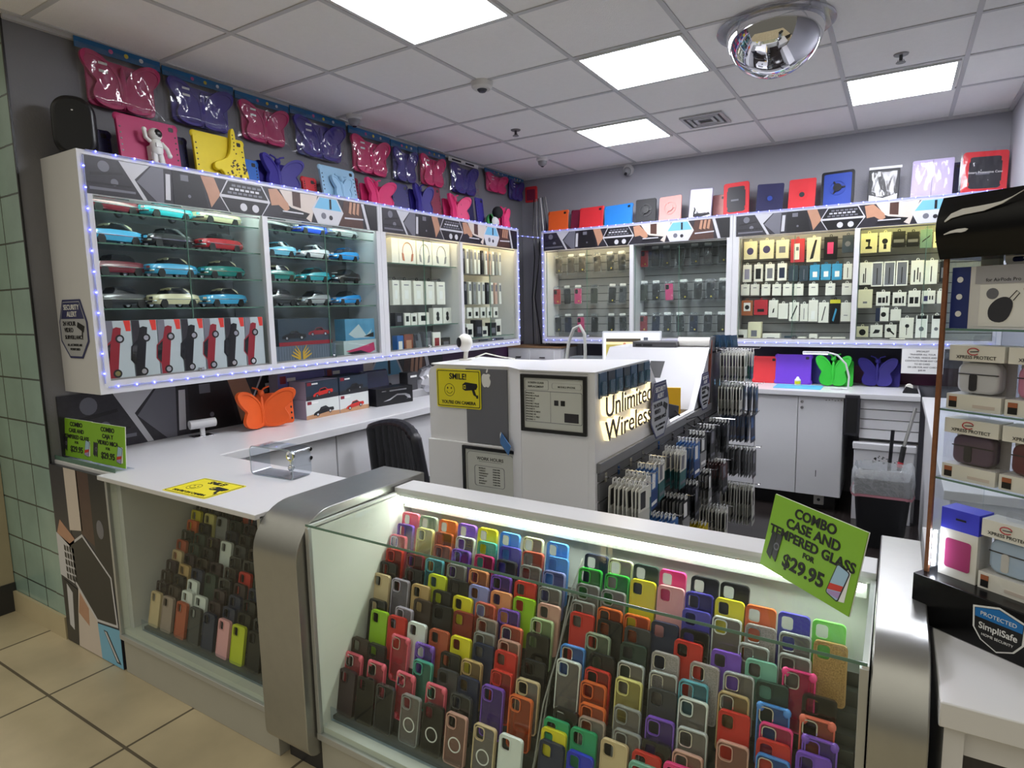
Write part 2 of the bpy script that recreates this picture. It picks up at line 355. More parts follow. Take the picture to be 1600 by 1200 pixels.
# ------------------------------------------------------------------ printed hexagon graphics
GD, GD2, GG, GW = mat('print_dark', '#2b2930', 0.35, noise=0.45, nscale=40), mat('print_black', '#17171b', 0.35, noise=0.4, nscale=60), mat('print_grey', '#6c6c76', 0.35, noise=0.1), mat('print_white', '#c2c2c8', 0.35)
GS, GBR, GBE, GBL = mat('print_skin', '#b0846b', 0.35, noise=0.12, nscale=20), mat('print_brown', '#4a322b', 0.35, noise=0.3, nscale=25), mat('print_beige', '#c9bdb4', 0.35, noise=0.06), mat('print_blue', '#6faed0', 0.35, noise=0.06)
def hex_band(w, h, extra=0.0):
    """printed strip: local x 0..w, z 0..h, facing -y; artwork 11 units long"""
    b = MB(); k = w / 11.0
    def P(pts, m, lay): b.prism([(x * k, z * h) for x, z in pts], -0.0008 - 0.0004 * lay, -0.0004 * lay, m)
    b.box((0, 0, 0), (w, 0.004, h), GD)
    P([(0, 0), (1.5, 0), (0.9, 1), (0, 1)], GD, 1)
    P(circ(0.5, 0.78, 0.15, 16), GG, 2); P(circ(0.75, 0.38, 0.1, 16), GG, 2); P([(0.15, 0.5), (1.0, 0.62), (0.98, 0.68), (0.15, 0.58)], GD2, 3); P([(0.05, 0.28), (1.2, 0.3), (1.2, 0.34), (0.05, 0.33)], GD2, 3); P([(0.1, 0.12), (1.3, 0.14), (1.3, 0.2), (0.1, 0.2)], GG, 2)
    P([(0.9, 1), (1.5, 0.0), (1.62, 0.0), (1.3, 0.55), (1.75, 1)], GW, 2)
    P([(1.35, 0.5), (1.9, 0), (2.1, 0), (2.15, 1), (1.8, 1)], GG, 1); P([(2.15, 0.1), (2.3, 0.1), (2.34, 0.86), (2.2, 0.86)], GW, 3)
    P([(2.4, 0), (3.5, 0), (3.3, 1), (2.4, 1)], GD2, 1); P([(2.65, 0.74), (2.9, 0.74), (2.9, 0.92), (2.65, 0.92)], GG, 2); P(circ(2.9, 0.3, 0.05), GG, 2)
    P([(3.3, 1), (3.75, 1), (3.95, 0.5), (3.6, 0.05), (3.5, 0.45)], GS, 1)
    P([(3.9, 0.48), (4.2, 1), (5.5, 1), (5.8, 0.48), (5.45, -0.0), (4.2, -0.0)], GW, 2)
    P([(3.97, 0.53), (4.24, 0.98), (5.46, 0.98), (5.72, 0.53)], GD2, 3); P([(3.97, 0.44), (5.72, 0.44), (5.42, 0.0), (4.24, 0.0)], GD2, 3)
    for r_, z in enumerate((0.62, 0.74, 0.86)):
        x = 4.2 + 0.08 * r_
        while x < 5.45 - 0.06 * r_: P([(x, z - 0.035), (x + 0.14, z - 0.035), (x + 0.14, z + 0.035), (x, z + 0.035)], GW if r_ % 2 else GG, 4); x += 0.19
    P(circ(4.75, 0.2, 0.13, 14), GW, 4); P(circ(5.2, 0.2, 0.13, 14), GW, 4)
    P([(5.75, 0.95), (6.1, 1), (6.55, 0.55), (6.62, 0.3), (6.4, 0.28), (6.15, 0.45), (5.85, 0.4)], GS, 2); P([(6.2, 0.12), (7.3, 0.1), (7.5, 0.3), (6.7, 0.42)], GD2, 3); P([(6.3, 0.24), (7.2, 0.24), (7.2, 0.29), (6.3, 0.29)], GW, 4)
    P([(6.2, 1), (6.55, 0.5), (7.55, 0.0), (7.7, 0.5), (7.9, 1)], GBE, 1); P([(6.75, 0.5), (7.1, 0.45), (7.1, 1), (6.75, 1)], GBR, 2)
    P([(7.6, 0.5), (7.95, 1), (8.85, 1), (9.15, 0.5), (8.85, 0.0), (7.85, 0.0)], GW, 2); P([(7.72, 0.55), (8.0, 0.97), (8.8, 0.97), (9.05, 0.55)], GBL, 3); P([(8.45, 0.58), (8.55, 0.58), (8.55, 0.95), (8.45, 0.95)], GD2, 4)
    P(circ(8.15, 0.3, 0.12, 12), GG, 4); P(circ(8.5, 0.26, 0.09, 12), GD, 4)
    P([(9.1, 0.6), (9.2, 1), (10.1, 1), (10.2, 0), (8.9, 0)], GBR, 1); P([(9.2, 0.3), (10.2, 0.34), (10.2, 0.4), (9.2, 0.36)], GW, 4)
    for q in range(3): P([(9.5 + 0.2 * q, 0.98), (9.62 + 0.2 * q, 0.98), (9.55 + 0.2 * q, 0.5), (9.42 + 0.2 * q, 0.55)], GS, 4)
    P([(10.1, 1), (10.25, 1), (10.55, 0), (10.4, 0)], GW, 4); P([(10.3, 1), (11, 1), (11, 0), (10.6, 0)], GD2, 2)
    return b
# printed end panel under the left ledge
def end_panel():
    t = thing('printed_counter_panel', 'tall printed hexagon panel closing the left counter below the green signs', 'panel', (-3.445, 1.30, 0.0))
    w, h = 0.53, 0.90
    b = MB(); b.box((0, 0, 0.004), (w, 0.02, h), GD)
    def P(pts, m, lay): b.prism([(x * w, 0.004 + z * (h - 0.004)) for x, z in pts], -0.0008 - 0.0004 * lay, -0.0004 * lay, m)
    P([(0, 0.55), (0.3, 0.62), (0.3, 1), (0, 1)], GD, 1); P([(0.28, 0.66), (0.52, 0.68), (0.52, 1), (0.28, 1)], GBE, 2); P([(0.5, 0.66), (0.72, 0.62), (0.72, 1), (0.5, 1)], GBR, 2)
    P([(0.72, 0.5), (1, 0.42), (1, 1), (0.72, 1)], GD2, 2); P(circ(0.84, 0.72, 0.06, 12, 0.05), GG, 3); P([(0.02, 0.62), (0.32, 0.55), (0.35, 0.62), (0.1, 0.7)], GS, 3)
    P([(0.5, 0.66), (0.95, 0.48), (0.98, 0.22), (0.62, 0.2), (0.28, 0.36), (0.24, 0.58)], GW, 3); P([(0.5, 0.645), (0.93, 0.475), (0.955, 0.232), (0.63, 0.215), (0.31, 0.37), (0.27, 0.575)], GD2, 4)
    P([(0, 0.38), (0.26, 0.36), (0.26, 0.58), (0, 0.62)], GW, 3)
    for i in range(4):
        for j in range(5): P([(0.13 + 0.05 * i, 0.375 + 0.04 * j), (0.165 + 0.05 * i, 0.37 + 0.04 * j), (0.165 + 0.05 * i, 0.40 + 0.04 * j), (0.13 + 0.05 * i, 0.405 + 0.04 * j)], GD2, 4)
    P([(0.0, 0.0), (0.22, 0.0), (0.3, 0.33), (0.05, 0.36)], GD2, 3); P([(0.08, 0.1), (0.16, 0.08), (0.2, 0.3), (0.1, 0.34)], GW, 4); P([(0.2, 0.0), (0.64, 0.0), (0.62, 0.2), (0.32, 0.35)], GBE, 2); P([(0.28, 0.2), (0.46, 0.15), (0.48, 0.25), (0.34, 0.32)], GS, 3)
    P([(0.64, 0.0), (1, 0.0), (1, 0.21), (0.62, 0.19)], GBL, 3); P([(0.72, 0.17), (0.78, 0.17), (0.97, 0.02), (0.9, 0.02)], GD2, 5); P([(0.735, 0.165), (0.765, 0.165), (0.94, 0.028), (0.91, 0.028)], GW, 6)
    b.build('printed_sheet', t, smooth=0)
end_panel()
# ------------------------------------------------------------------ wall cabinets
BARW = mat('light_bar_warm', '#ffffff', emit='#ffeabc', power=STRIP_POWER * 1.7); BARC = mat('light_bar_cool', '#ffffff', emit='#e6fff4', power=STRIP_POWER * 1.2); BARO = mat('light_bar_off', '#b8b8b4', 0.4)
SLATG = mat('grey_slatwall', '#8a8a8c', 0.5, noise=0.04); CREAMW = mat('cream_laminate', '#d9d2bd', 0.4)
def cabinet(label, loc, rz, w, bays, end_left=False):
    """display cabinet; local x along the wall, front at y=0, wall at y=0.345, z absolute"""
    t = thing('display_cabinet', label, 'cabinet', loc, (0, 0, rz), 'lit wall display cabinets')
    D, z0, z1 = 0.343, 1.24, 2.335
    c = MB()
    c.box((0, 0.0, z0), (w, D, z0 + 0.022), WHITE).box((0, 0, z1 - 0.02), (w, D, z1), WHITE)
    c.box((0, 0.0, z0 + 0.022), (0.02, D, z1 - 0.02), WHITE).box((w - 0.02, 0, z0 + 0.022), (w, D, z1 - 0.02), WHITE)
    c.box((0.02, 0.0, z0 + 0.022), (w - 0.02, 0.018, z0 + 0.06), WHITE)                       # bottom rail
    c.box((0.02, 0.004, 2.145), (w - 0.02, 0.02, z1 - 0.02), WHITE)                           # board behind the graphic
    xs = [0.02] + [v for b in bays for v in (b[0], b[1])] + [w - 0.02]
    for i in range(0, len(xs), 2):
        if xs[i + 1] - xs[i] > 0.004: c.box((xs[i], 0.0, z0 + 0.06), (xs[i + 1], 0.02, 2.145), WHITE)
    for i in range(1, len(xs) - 2, 2):
        xm = (xs[i + 1] + xs[i + 2]) / 2 if i + 2 < len(xs) - 1 else None
        if xm: c.box((xm - 0.009, 0.02, z0 + 0.022), (xm + 0.009, D - 0.02, z1 - 0.02), WHITE)
    c.build('carcass', t, smooth=0)
    hex_band(w - 0.05, 0.165).build('graphic_band', t, (0.025, 0.003, 2.148), smooth=0)
    xm0 = 0.02
    for i, (a, b, back, bar) in enumerate(bays):
        l = 0.022 if i == 0 else (bays[i - 1][1] + a) / 2 + 0.01; r_ = w - 0.022 if i == len(bays) - 1 else (b + bays[i + 1][0]) / 2 - 0.01
        bk = MB()
        if back == 'slat':
            z = z0 + 0.03
            while z < z1 - 0.1: bk.box((l, D - 0.028, z), (r_, D - 0.012, z + 0.07), SLATG); z += 0.076
            bk.box((l, D - 0.014, z0 + 0.025), (r_, D - 0.003, z1 - 0.03), DARK)
        else: bk.box((l, D - 0.015, z0 + 0.025), (r_, D - 0.003, z1 - 0.03), CREAMW if back == 'cream' else SLATG)
        bk.build('back_panel', t, smooth=0)
        MB().box((a + 0.01, 0.024, 2.20), (b - 0.01, 0.05, 2.215), bar).build('light_bar', t)
        MB().box((a + 0.001, 0.022, z0 + 0.06), (b - 0.001, 0.038, z0 + 0.068), STEEL).build('door_track', t); MB().box((a + 0.001, 0.022, 2.132), (b - 0.001, 0.038, 2.14), STEEL).build('door_track', t)
        m = (a + b) / 2
        for k, (p, q, y) in enumerate(((a + 0.003, m + 0.03, 0.033), (m - 0.0, b - 0.003, 0.026))):
            d = MB().box((p, y, z0 + 0.07), (q, y + 0.004, 2.131), GLASS).build('glass_door', t, smooth=0)
            MB().box((p, y - 0.0006, z0 + 0.07), (p + 0.0035, y + 0.0046, 2.131), GEDGE).build('glass_rim', d)
        lk = MB().box((m + 0.004, 0.012, z0 + 0.062), (m + 0.03, 0.025, z0 + 0.082), CHROME).cyl((m + 0.017, 0.012, z0 + 0.072), (m + 0.017, 0.0, z0 + 0.072), 0.007, CHROME)
        lk.build('lock', t)
    if end_left: pass
    return t
c1 = cabinet('wall cabinet of toy cars on the left wall, nearest the storefront', (-3.105, 1.405, 0), R(90), 1.885, [(0.05, 0.93, 'grey', BARC), (0.965, 1.845, 'grey', BARC)])
c2 = cabinet('left wall cabinet with boxed headphones, next to the back corner', (-3.105, 3.292, 0), R(90), 1.865, [(0.05, 0.93, 'slatcream', BARW), (0.965, 1.825, 'cream', BARW)])
c3 = cabinet('back wall cabinet of bagged phone cases, beside the left corner', (-3.035, 5.475, 0), 0, 1.825, [(0.035, 0.92, 'slat', BARW), (0.955, 1.78, 'slat', BARO)])
c4 = cabinet('back wall cabinet of boxed chargers and cables, right half of the back wall', (-1.208, 5.475, 0), 0, 1.825, [(0.05, 0.895, 'slat', BARW), (0.93, 1.775, 'slat', mat('light_bar_yellow', '#ffffff', emit='#fff09a', power=STRIP_POWER * 1.8))])
# glass shelves belong to the cabinets
def shelf(cab, x0, x1, z):
    MB().box((x0, 0.05, z - 0.006), (x1, 0.325, z), ACRYL).box((x0, 0.0488, z - 0.006), (x1, 0.05, z), GEDGE).build('glass_shelf', cab, smooth=0)
for z in (2.085, 1.940, 1.790, 1.635): shelf(c1, 0.03, 0.94, z)
for z in (2.085, 1.932, 1.785, 1.637): shelf(c1, 0.96, 1.86, z)
shelf(c2, 0.03, 0.94, 1.944); shelf(c2, 0.03, 0.94, 1.480)

# security plate on the end of the first cabinet
PBL, PGR = mat('plate_navy', '#31335f', 0.4), mat('plate_grey', '#a9abb0', 0.4)
def security_plate(label, loc, rot, k=1.0):
    t = thing('security_sign', label, 'sign', loc, rot, 'security alert plates')
    o = [(-0.085, 0.135), (0.085, 0.135), (0.135, 0.03), (0.135, -0.06), (0.06, -0.14), (-0.06, -0.14), (-0.135, -0.06), (-0.135, 0.03)]
    o = [(x * k, z * k) for x, z in o]; i = [(x * 0.93, z * 0.93) for x, z in o]
    b = MB().prism(o, -0.003, 0, PBL).prism(i, -0.0036, -0.003, PGR)
    i2 = [(x * 0.9, z * 0.9) for x, z in o]
    b.prism([i2[0], (0.105 * k, 0.062 * k), (-0.105 * k, 0.062 * k), i2[7 - 6]][0:0] or [(-0.078 * k, 0.122 * k), (0.078 * k, 0.122 * k), (0.112 * k, 0.045 * k), (-0.112 * k, 0.045 * k)], -0.0042, -0.0036, PBL)
    b.build('plate', t, smooth=0)
    text('SECURITY', 0.034 * k, PAPER, t, (0, -0.0044, 0.098 * k), bold=0.01); text('ALERT', 0.034 * k, PAPER, t, (0, -0.0044, 0.066 * k), bold=0.01)
    text('24 HOUR', 0.030 * k, INK, t, (-0.035 * k, -0.0044, 0.022 * k), bold=0.012); text('VIDEO', 0.030 * k, INK, t, (-0.045 * k, -0.0044, -0.008 * k), bold=0.012)
    text('SURVEILLANCE', 0.026 * k, INK, t, (0, -0.0044, -0.042 * k), bold=0.01); text('ALL ACTIVITIES ARE', 0.016 * k, INK, t, (0, -0.0044, -0.078 * k)); text('MONITORED', 0.016 * k, INK, t, (0, -0.0044, -0.098 * k))
    p = MB(); T = Matrix.Translation((0.075 * k, -0.0042, 0.005 * k)) @ Matrix.Rotation(R(25), 4, 'Y')
    p.prism([(x * k, z * k) for x, z in [(-0.035, 0.012), (0.03, 0.02), (0.03, -0.012), (-0.035, -0.014)]], -0.0005, 0, INK, T); p.prism([(x * k, z * k) for x, z in [(0.012, -0.012), (0.022, -0.012), (0.03, -0.04), (0.018, -0.04)]], -0.0005, 0, INK, T)
    p.build('camera_symbol', t, smooth=0)
security_plate('octagonal security alert plate on the white end of the car cabinet', (-3.29, 1.4045, 1.545), (0, 0, 0))
# LED strips
LEDM = mat('led_blue_white', '#ffffff', emit='#5058ff', power=4.5); TAPE = clear('led_tape', '#dfe4ff', 0.05, 0.2, dens=0.3)
_led = MB().ball((0, 0, 0), (0.0048, 0.0048, 0.0048), LEDM, 8).mesh('led')
def led_strip(label, p0, p1, n):
    p0, p1 = Vector(p0), Vector(p1); t = thing('led_strip', label, 'led strip', p0, group='blue white led strips')
    MB().tube([(0, 0, 0), p1 - p0], 0.0035, TAPE, 6).build('tape', t)
    for i in range(n): link('led', _led, t, (p1 - p0) * ((i + 0.5) / n))
led_strip('blue white led strip along the top edge of the left wall cabinets', (-3.098, 1.44, 2.334), (-3.098, 5.15, 2.334), 44)
led_strip('blue white led strip along the bottom rail of the left wall cabinets', (-3.100, 1.44, 1.272), (-3.100, 5.15, 1.272), 44)
led_strip('upright blue white led strip at the storefront end of the car cabinet', (-3.100, 1.428, 1.29), (-3.100, 1.428, 2.31), 11)
led_strip('upright blue white led strip at the corner end of the left cabinets', (-3.100, 5.145, 1.29), (-3.100, 5.145, 2.31), 13)
led_strip('blue led strip along the top edge of the back wall cabinets', (-3.03, 5.468, 2.334), (0.60, 5.468, 2.334), 44)
led_strip('blue white led strip along the bottom rail of the back wall cabinets', (-3.03, 5.470, 1.272), (0.60, 5.470, 1.272), 44)
led_strip('upright blue led strip at the left end of the back wall cabinets', (-3.020, 5.470, 1.29), (-3.020, 5.470, 2.31), 13)
led_strip('short led strip hanging across the gap in the back left corner', (-3.098, 5.17, 2.275), (-3.036, 5.465, 2.275), 4)

# ------------------------------------------------------------------ toy cars
def car_meshes(k):
    L, Wd = 0.27, 0.098
    if k in car_meshes.c: return car_meshes.c[k]
    prof = {'coupe': [(0, .028, .046, .80), (.03, .018, .052, .92), (.15, .016, .057, 1), (.38, .016, .060, 1), (.62, .016, .060, 1), (.85, .016, .058, 1), (.97, .020, .052, .92), (1, .030, .044, .82)],
            'wedge': [(0, .024, .034, .85), (.04, .018, .038, .95), (.2, .015, .045, 1), (.42, .015, .056, 1), (.65, .015, .060, 1), (.88, .016, .062, 1), (.98, .02, .058, .95), (1, .028, .05, .88)]}[k]
    rings = []
    for s_, zb, zt, wf in prof:
        x = (s_ - 0.5) * L; h = Wd / 2 * wf; zm = zb + (zt - zb) * 0.6
        rings.append([(x, -h * .9, zb), (x, -h, (zb + zm) / 2), (x, -h * .98, zm), (x, -h * .86, zt), (x, 0, zt + .002), (x, h * .86, zt), (x, h * .98, zm), (x, h, (zb + zm) / 2), (x, h * .9, zb)])
    body = MB().loft(rings, None).mesh('body', 50)
    def cab(st, m):
        rr = []
        for x, zb, w0, zt, w1 in st: rr.append([(x, -w0, zb), (x * .98, -w1, zt), (x * .98, w1, zt), (x, w0, zb)])
        return rr
    h = Wd / 2
    if k == 'coupe': g = [(-.052, .056, h * .82, .058, h * .80), (-.022, .056, h * .86, .085, h * .68), (.035, .056, h * .86, .087, h * .68), (.078, .056, h * .82, .060, h * .78)]
    else: g = [(-.04, .054, h * .82, .056, h * .80), (.0, .056, h * .86, .082, h * .66), (.04, .058, h * .86, .082, h * .66), (.10, .058, h * .8, .063, h * .74)]
    glass = MB().loft(cab(g, None), None).mesh('windows', 20)
    z0 = g[1][3]; x0, x1 = g[1][0] - .004, g[2][0] + .012
    roof = MB().loft([[(x, -w, z - .012), (x, -w * .86, z + .001), (x, 0, z + .0035), (x, w * .86, z + .001), (x, w, z - .012), (x, w * .8, z - .012), (x, 0, z - .002), (x, -w * .8, z - .012)] for x, w, z in ((x0 - .006, h * .72, z0 - .004), (x0 + .012, h * .72, z0), (x1 - .02, h * .72, z0 + .001), (x1 + .012, h * .72, z0 - .004), (x1 + .03, h * .76, z0 - .014))], None).mesh('roof', 50)
    wm = MB().lathe([(0, -.007), (.010, -.0075), (.011, -.006), (.0185, -.007), (.0195, -.004), (.0195, .006), (0, .006)], None, 16, Matrix.Rotation(PI / 2, 4, 'X') @ Matrix.Scale(-1, 4, (0, 0, 1))).mesh('wheel', 40)
    hub = MB().lathe([(0, .0085), (.010, .008), (.0135, .0068)], None, 12, Matrix.Rotation(PI / 2, 4, 'X')).mesh('hubcap', 40)
    b = MB()
    for sx in (-1, 1):
        x = sx * (L / 2 + .001); b.tube([(x - sx * .012, -h * .98, .028), (x + sx * .002, -h * .8, .028), (x + sx * .004, 0, .028), (x + sx * .002, h * .8, .028), (x - sx * .012, h * .98, .028)], .0042, None, 6)
    bump = b.mesh('bumper', 50)
    tr = MB()
    for sy in (-1, 1): tr.box((-L * .42, sy * h * 1.0 - .0012, .036), (L * .42, sy * h * 1.0 + .0012, .039), None)
    for sy in (-1, 1):
        for q in (.55, .82): tr.cyl((-L * .497, sy * h * q * .8, .042), (-L * .508, sy * h * q * .8, .042), .006, None, 10)
    trim = tr.mesh('trim', 30)
    car_meshes.c[k] = (body, glass, roof, wm, hub, bump, trim); 
    for me in car_meshes.c[k]:
        me.materials.clear(); me.materials.append(BLACK)
    return car_meshes.c[k]
car_meshes.c = {}
TYRE, CGL = mat('toy_tyre', '#0d0d0e', 0.6), mat('toy_window', '#15181c', 0.08, coat=0.5)
PAINT = {}
def paint(n, c): return mat('paint_' + n, c, 0.25, 0.0, 0.5, coat=0.5)
def toy_car(label, loc, rz, body, roof, kind='coupe', sc=1.0):
    t = thing('toy_car', label, 'toy car', loc, (0, 0, rz), 'model cars on the glass shelves'); t.scale = (1.07 * sc, 1.12 * sc, 1.22 * sc)
    bo, gl, ro, wm, hub, bu, tr = car_meshes(kind)
    slots(link('body', bo, t), [paint(body, CARC[body])]); slots(link('windows', gl, t), [CGL]); slots(link('roof', ro, t), [paint(roof, CARC[roof])])
    slots(link('bumper', bu, t), [CHROME]); slots(link('trim', tr, t), [CHROME])
    for x in (-.082, .082):
        for s_ in (-1, 1):
            w = slots(link('wheel', wm, t, (x, s_ * .043, .0195), (0, 0, 0 if s_ > 0 else PI)), [TYRE]); slots(link('hubcap', hub, w), [CHROME])
CARC = {'red': '#a81a24', 'maroon': '#6d1626', 'black': '#0e0f12', 'cyan': '#35b3bd', 'cream': '#cfc7a2', 'sky blue': '#3fa0cc', 'teal': '#13766f', 'light blue': '#6db4cf', 'white': '#d4d6d8', 'royal blue': '#2a55d4', 'silver': '#9a9da0', 'turquoise': '#2fa0ae', 'charcoal': '#2a2c30', 'azure': '#2390d8'}
XC = -3.275; A = R(90) + R(11)
cars = [(1.60, 2.085, 'maroon', 'black', 'maroon toy car with a black roof, top shelf, left end of the first bay'), (1.87, 2.085, 'cyan', 'cream', 'cyan toy car with a cream roof on the top shelf'), (2.16, 2.085, 'cream', 'cream', 'all cream toy car at the right end of the top shelf'),
 (1.60, 1.940, 'sky blue', 'cream', 'sky blue toy car with a cream roof, left end of the second shelf'), (1.87, 1.940, 'black', 'black', 'black toy car between the blue and red cars on the second shelf'), (2.16, 1.940, 'red', 'black', 'bright red toy car with a black roof on the second shelf'),
 (1.60, 1.790, 'maroon', 'black', 'maroon toy car with a black roof, left end of the third shelf'), (1.87, 1.790, 'sky blue', 'cream', 'sky blue toy car with a cream roof, middle of the third shelf'), (2.16, 1.790, 'teal', 'cream', 'dark teal toy car with a cream roof on the third shelf'),
 (1.60, 1.635, 'black', 'black', 'black toy car at the left end of the lowest car shelf'), (1.87, 1.635, 'cream', 'cream', 'cream toy car in the middle of the lowest car shelf'), (2.16, 1.635, 'sky blue', 'cream', 'sky blue toy car with a cream roof, right end of the lowest car shelf'),
 (2.53, 2.085, 'black', 'black', 'black toy car at the left end of the top shelf in the second bay'), (2.80, 2.085, 'royal blue', 'royal blue', 'royal blue toy car on the top shelf of the second bay'), (3.08, 2.085, 'silver', 'charcoal', 'silver and charcoal toy car, right end of the second bay top shelf'),
 (2.54, 1.932, 'light blue', 'light blue', 'pale blue toy car beside the white one in the second bay'), (2.81, 1.932, 'white', 'white', 'white toy car between two blue ones in the second bay'), (3.08, 1.932, 'azure', 'azure', 'bright blue toy car right of the white one'),
 (2.53, 1.785, 'teal', 'cream', 'teal toy car with a cream roof, left end of the second bay third shelf'), (2.80, 1.785, 'turquoise', 'turquoise', 'turquoise toy car in the middle of the second bay'), (3.08, 1.785, 'black', 'charcoal', 'black toy car with white skull print right of the turquoise one'),
 (2.53, 1.637, 'charcoal', 'black', 'charcoal toy car at the left end of the second bay lowest shelf'), (2.80, 1.637, 'silver', 'charcoal', 'wedge shaped silver toy car on the second bay lowest shelf'), (3.08, 1.637, 'azure', 'charcoal', 'bright blue toy car on the second bay lowest shelf')]
for i, (y, z, b, r_, lab) in enumerate(cars):
    toy_car(lab, (XC, y, z), A, b, r_, 'wedge' if (i in (13, 15, 16, 17, 19, 20, 22, 23)) else 'coupe', 1.0 if i < 12 else 0.97)
skull = [o for o in COL.objects if o.get('label', '').startswith('black toy car with white skull')][0]
MB().prism(smooth_poly([(-.104, -.012), (-.086, -.020), (-.072, -.013), (-.072, .013), (-.086, .020), (-.104, .012)], 1), .0605, .0625, PAPER, ax='z').prism(circ(-.086, -.008, .004, 10), .0625, .063, INK, ax='z').prism(circ(-.086, .008, .004, 10), .0625, .063, INK, ax='z').build('hood_print', skull, smooth=0)
# boxed cars standing on the cabinet floor
def car_print(mb, cx, cz, L, m, y, wheel=True, rot=0.0, layer=0):
    T = Matrix.Translation((cx, y - 0.0004 - 0.0004 * layer, cz)) @ Matrix.Rotation(-rot, 4, 'Y')
    pts = [(-.5, .02), (-.49, .10), (-.40, .14), (-.22, .17), (-.12, .27), (.12, .28), (.26, .17), (.47, .15), (.5, .10), (.49, .02)]
    mb.prism([(x * L, z * L) for x, z in pts], -0.0004, 0, m, T)
    mb.prism([(x * L, z * L) for x, z in [(-.19, .175), (-.11, .25), (.11, .26), (.21, .175)]], -0.0008, -0.0004, CGL, T)
    if wheel:
        for x in (-.31, .30): mb.prism([(a * L, b * L) for a, b in circ(x, .03, .075, 14)], -0.0008, -0.0004, TYRE, T); mb.prism([(a * L, b * L) for a, b in circ(x, .03, .045, 12)], -0.0012, -0.0008, CHROME, T)
PR, PB, PW = mat('print_red', '#82202c', 0.35), mat('print_car_black', '#17181c', 0.3), mat('print_pale', '#a6b2b6', 0.4, noise=0.08)
ys = [1.468, 1.550, 1.670, 1.792, 1.900, 2.074, 2.192, 2.318]
ys = [1.46, 1.582, 1.704, 1.826, 1.948, 2.070, 2.192, 2.314]
for i in range(7):
    red = i % 2 == 0
    t = thing('toy_car_box', '%s car box standing upright, %s from the left on the cabinet floor' % ('red' if red else 'black', ORD[i]), 'box', (-3.13, ys[i], 1.262), (0, 0, R(90)), 'upright boxed cars under the shelves')
    w, h = 0.118, 0.315
    MB().box((0, 0, 0), (w, 0.11, h), PW).build('carton', t, bevel=0.001)
    p = MB(); p.box((0, -0.0006, 0), (w, 0, h), PW); p.prism([(0, 0), (w * .42, 0), (w * .3, h), (0, h)], -0.001, -0.0006, GG if red else GD)
    p.prism([(w * .8, h * .84), (w * .98, h * .84), (w * .98, h), (w * .72, h)], -0.001, -0.0006, mat('print_bright_red', '#c8352c', 0.4))
    car_print(p, w * .5, h * .47, 0.27, PR if red else PB, -0.001, rot=R(82))
    p.build('printed_front', t, smooth=0)
for y0, y1, z0, z1, lab, kind in [(2.395, 2.86, 1.262, 1.395, 'grey ribbed box with a gold winged emblem on the cabinet floor', 'emblem'), (2.42, 2.83, 1.396, 1.56, 'dark long box printed with red cars on top of the emblem box', 'dark'), (2.93, 3.235, 1.262, 1.40, 'white box printed with a pink and black speeder', 'white'), (2.95, 3.225, 1.401, 1.545, 'blue box printed with a white racer above the white box', 'blue')]:
    t = thing('toy_box', lab, 'box', (-3.14, y0, z0), (0, 0, R(90)), 'wide toy boxes in the second bay'); w, h = y1 - y0, z1 - z0
    base = {'emblem': mat('box_steel_blue', '#55606e', 0.4, noise=0.1), 'dark': mat('box_slate', '#2c3945', 0.4, noise=0.3, nscale=20), 'white': PW, 'blue': mat('box_sky', '#4d86a8', 0.4, noise=0.35, nscale=15)}[kind]
    MB().box((0, 0, 0), (w, 0.1, h), base).build('carton', t, bevel=0.001)
    p = MB()
    if kind == 'emblem':
        for q in range(24): p.box((w * q / 24, -0.0015, 0), (w * (q + .5) / 24, 0, h), base)
        G = mat('gold_print', '#c9a63a', 0.3, 0.4)
        for s_ in (-1, 1):
            for q in range(4): p.prism([(w * .4 + s_ * .008, h * .3 + q * .012), (w * .4 + s_ * (.075 - q * .012), h * .55 + q * .018), (w * .4 + s_ * (.078 - q * .012), h * .62 + q * .018), (w * .4 + s_ * .008, h * .42 + q * .012)][::1], -0.0024 - 0.0002 * q, -0.0016, G)
        p.box((w * .4 - .05, -0.0024, h * .08), (w * .4 + .05, -0.0016, h * .24), G)
    elif kind == 'dark':
        car_print(p, w * .28, h * .25, .18, PB, 0); car_print(p, w * .75, h * .35, .17, PR, 0); p.box((0, -0.0012, 0), (w, 0, h * .14), PR)
    elif kind == 'white':
        p.prism([(w * .05, h * .5), (w * .4, h * .62), (w * .92, h * .85), (w * .95, h * .45), (w * .6, h * .2), (w * .3, h * .38)], -0.001, 0, mat('print_pink', '#b0305a', 0.4)); p.prism([(w * .08, h * .42), (w * .5, h * .5), (w * .8, h * .3), (w * .45, h * .2)], -0.0014, -0.001, PB)
    else:
        p.prism([(w * .1, h * .3), (w * .45, h * .75), (w * .7, h * .2), (w * .9, h * .5), (w * .8, h * .1), (w * .3, h * .1)], -0.001, 0, PW); p.prism([(w * .6, h * .15), (w * .95, h * .35), (w * .95, h * .1)], -0.0014, -0.001, PB)
    p.build('printed_front', t, smooth=0)

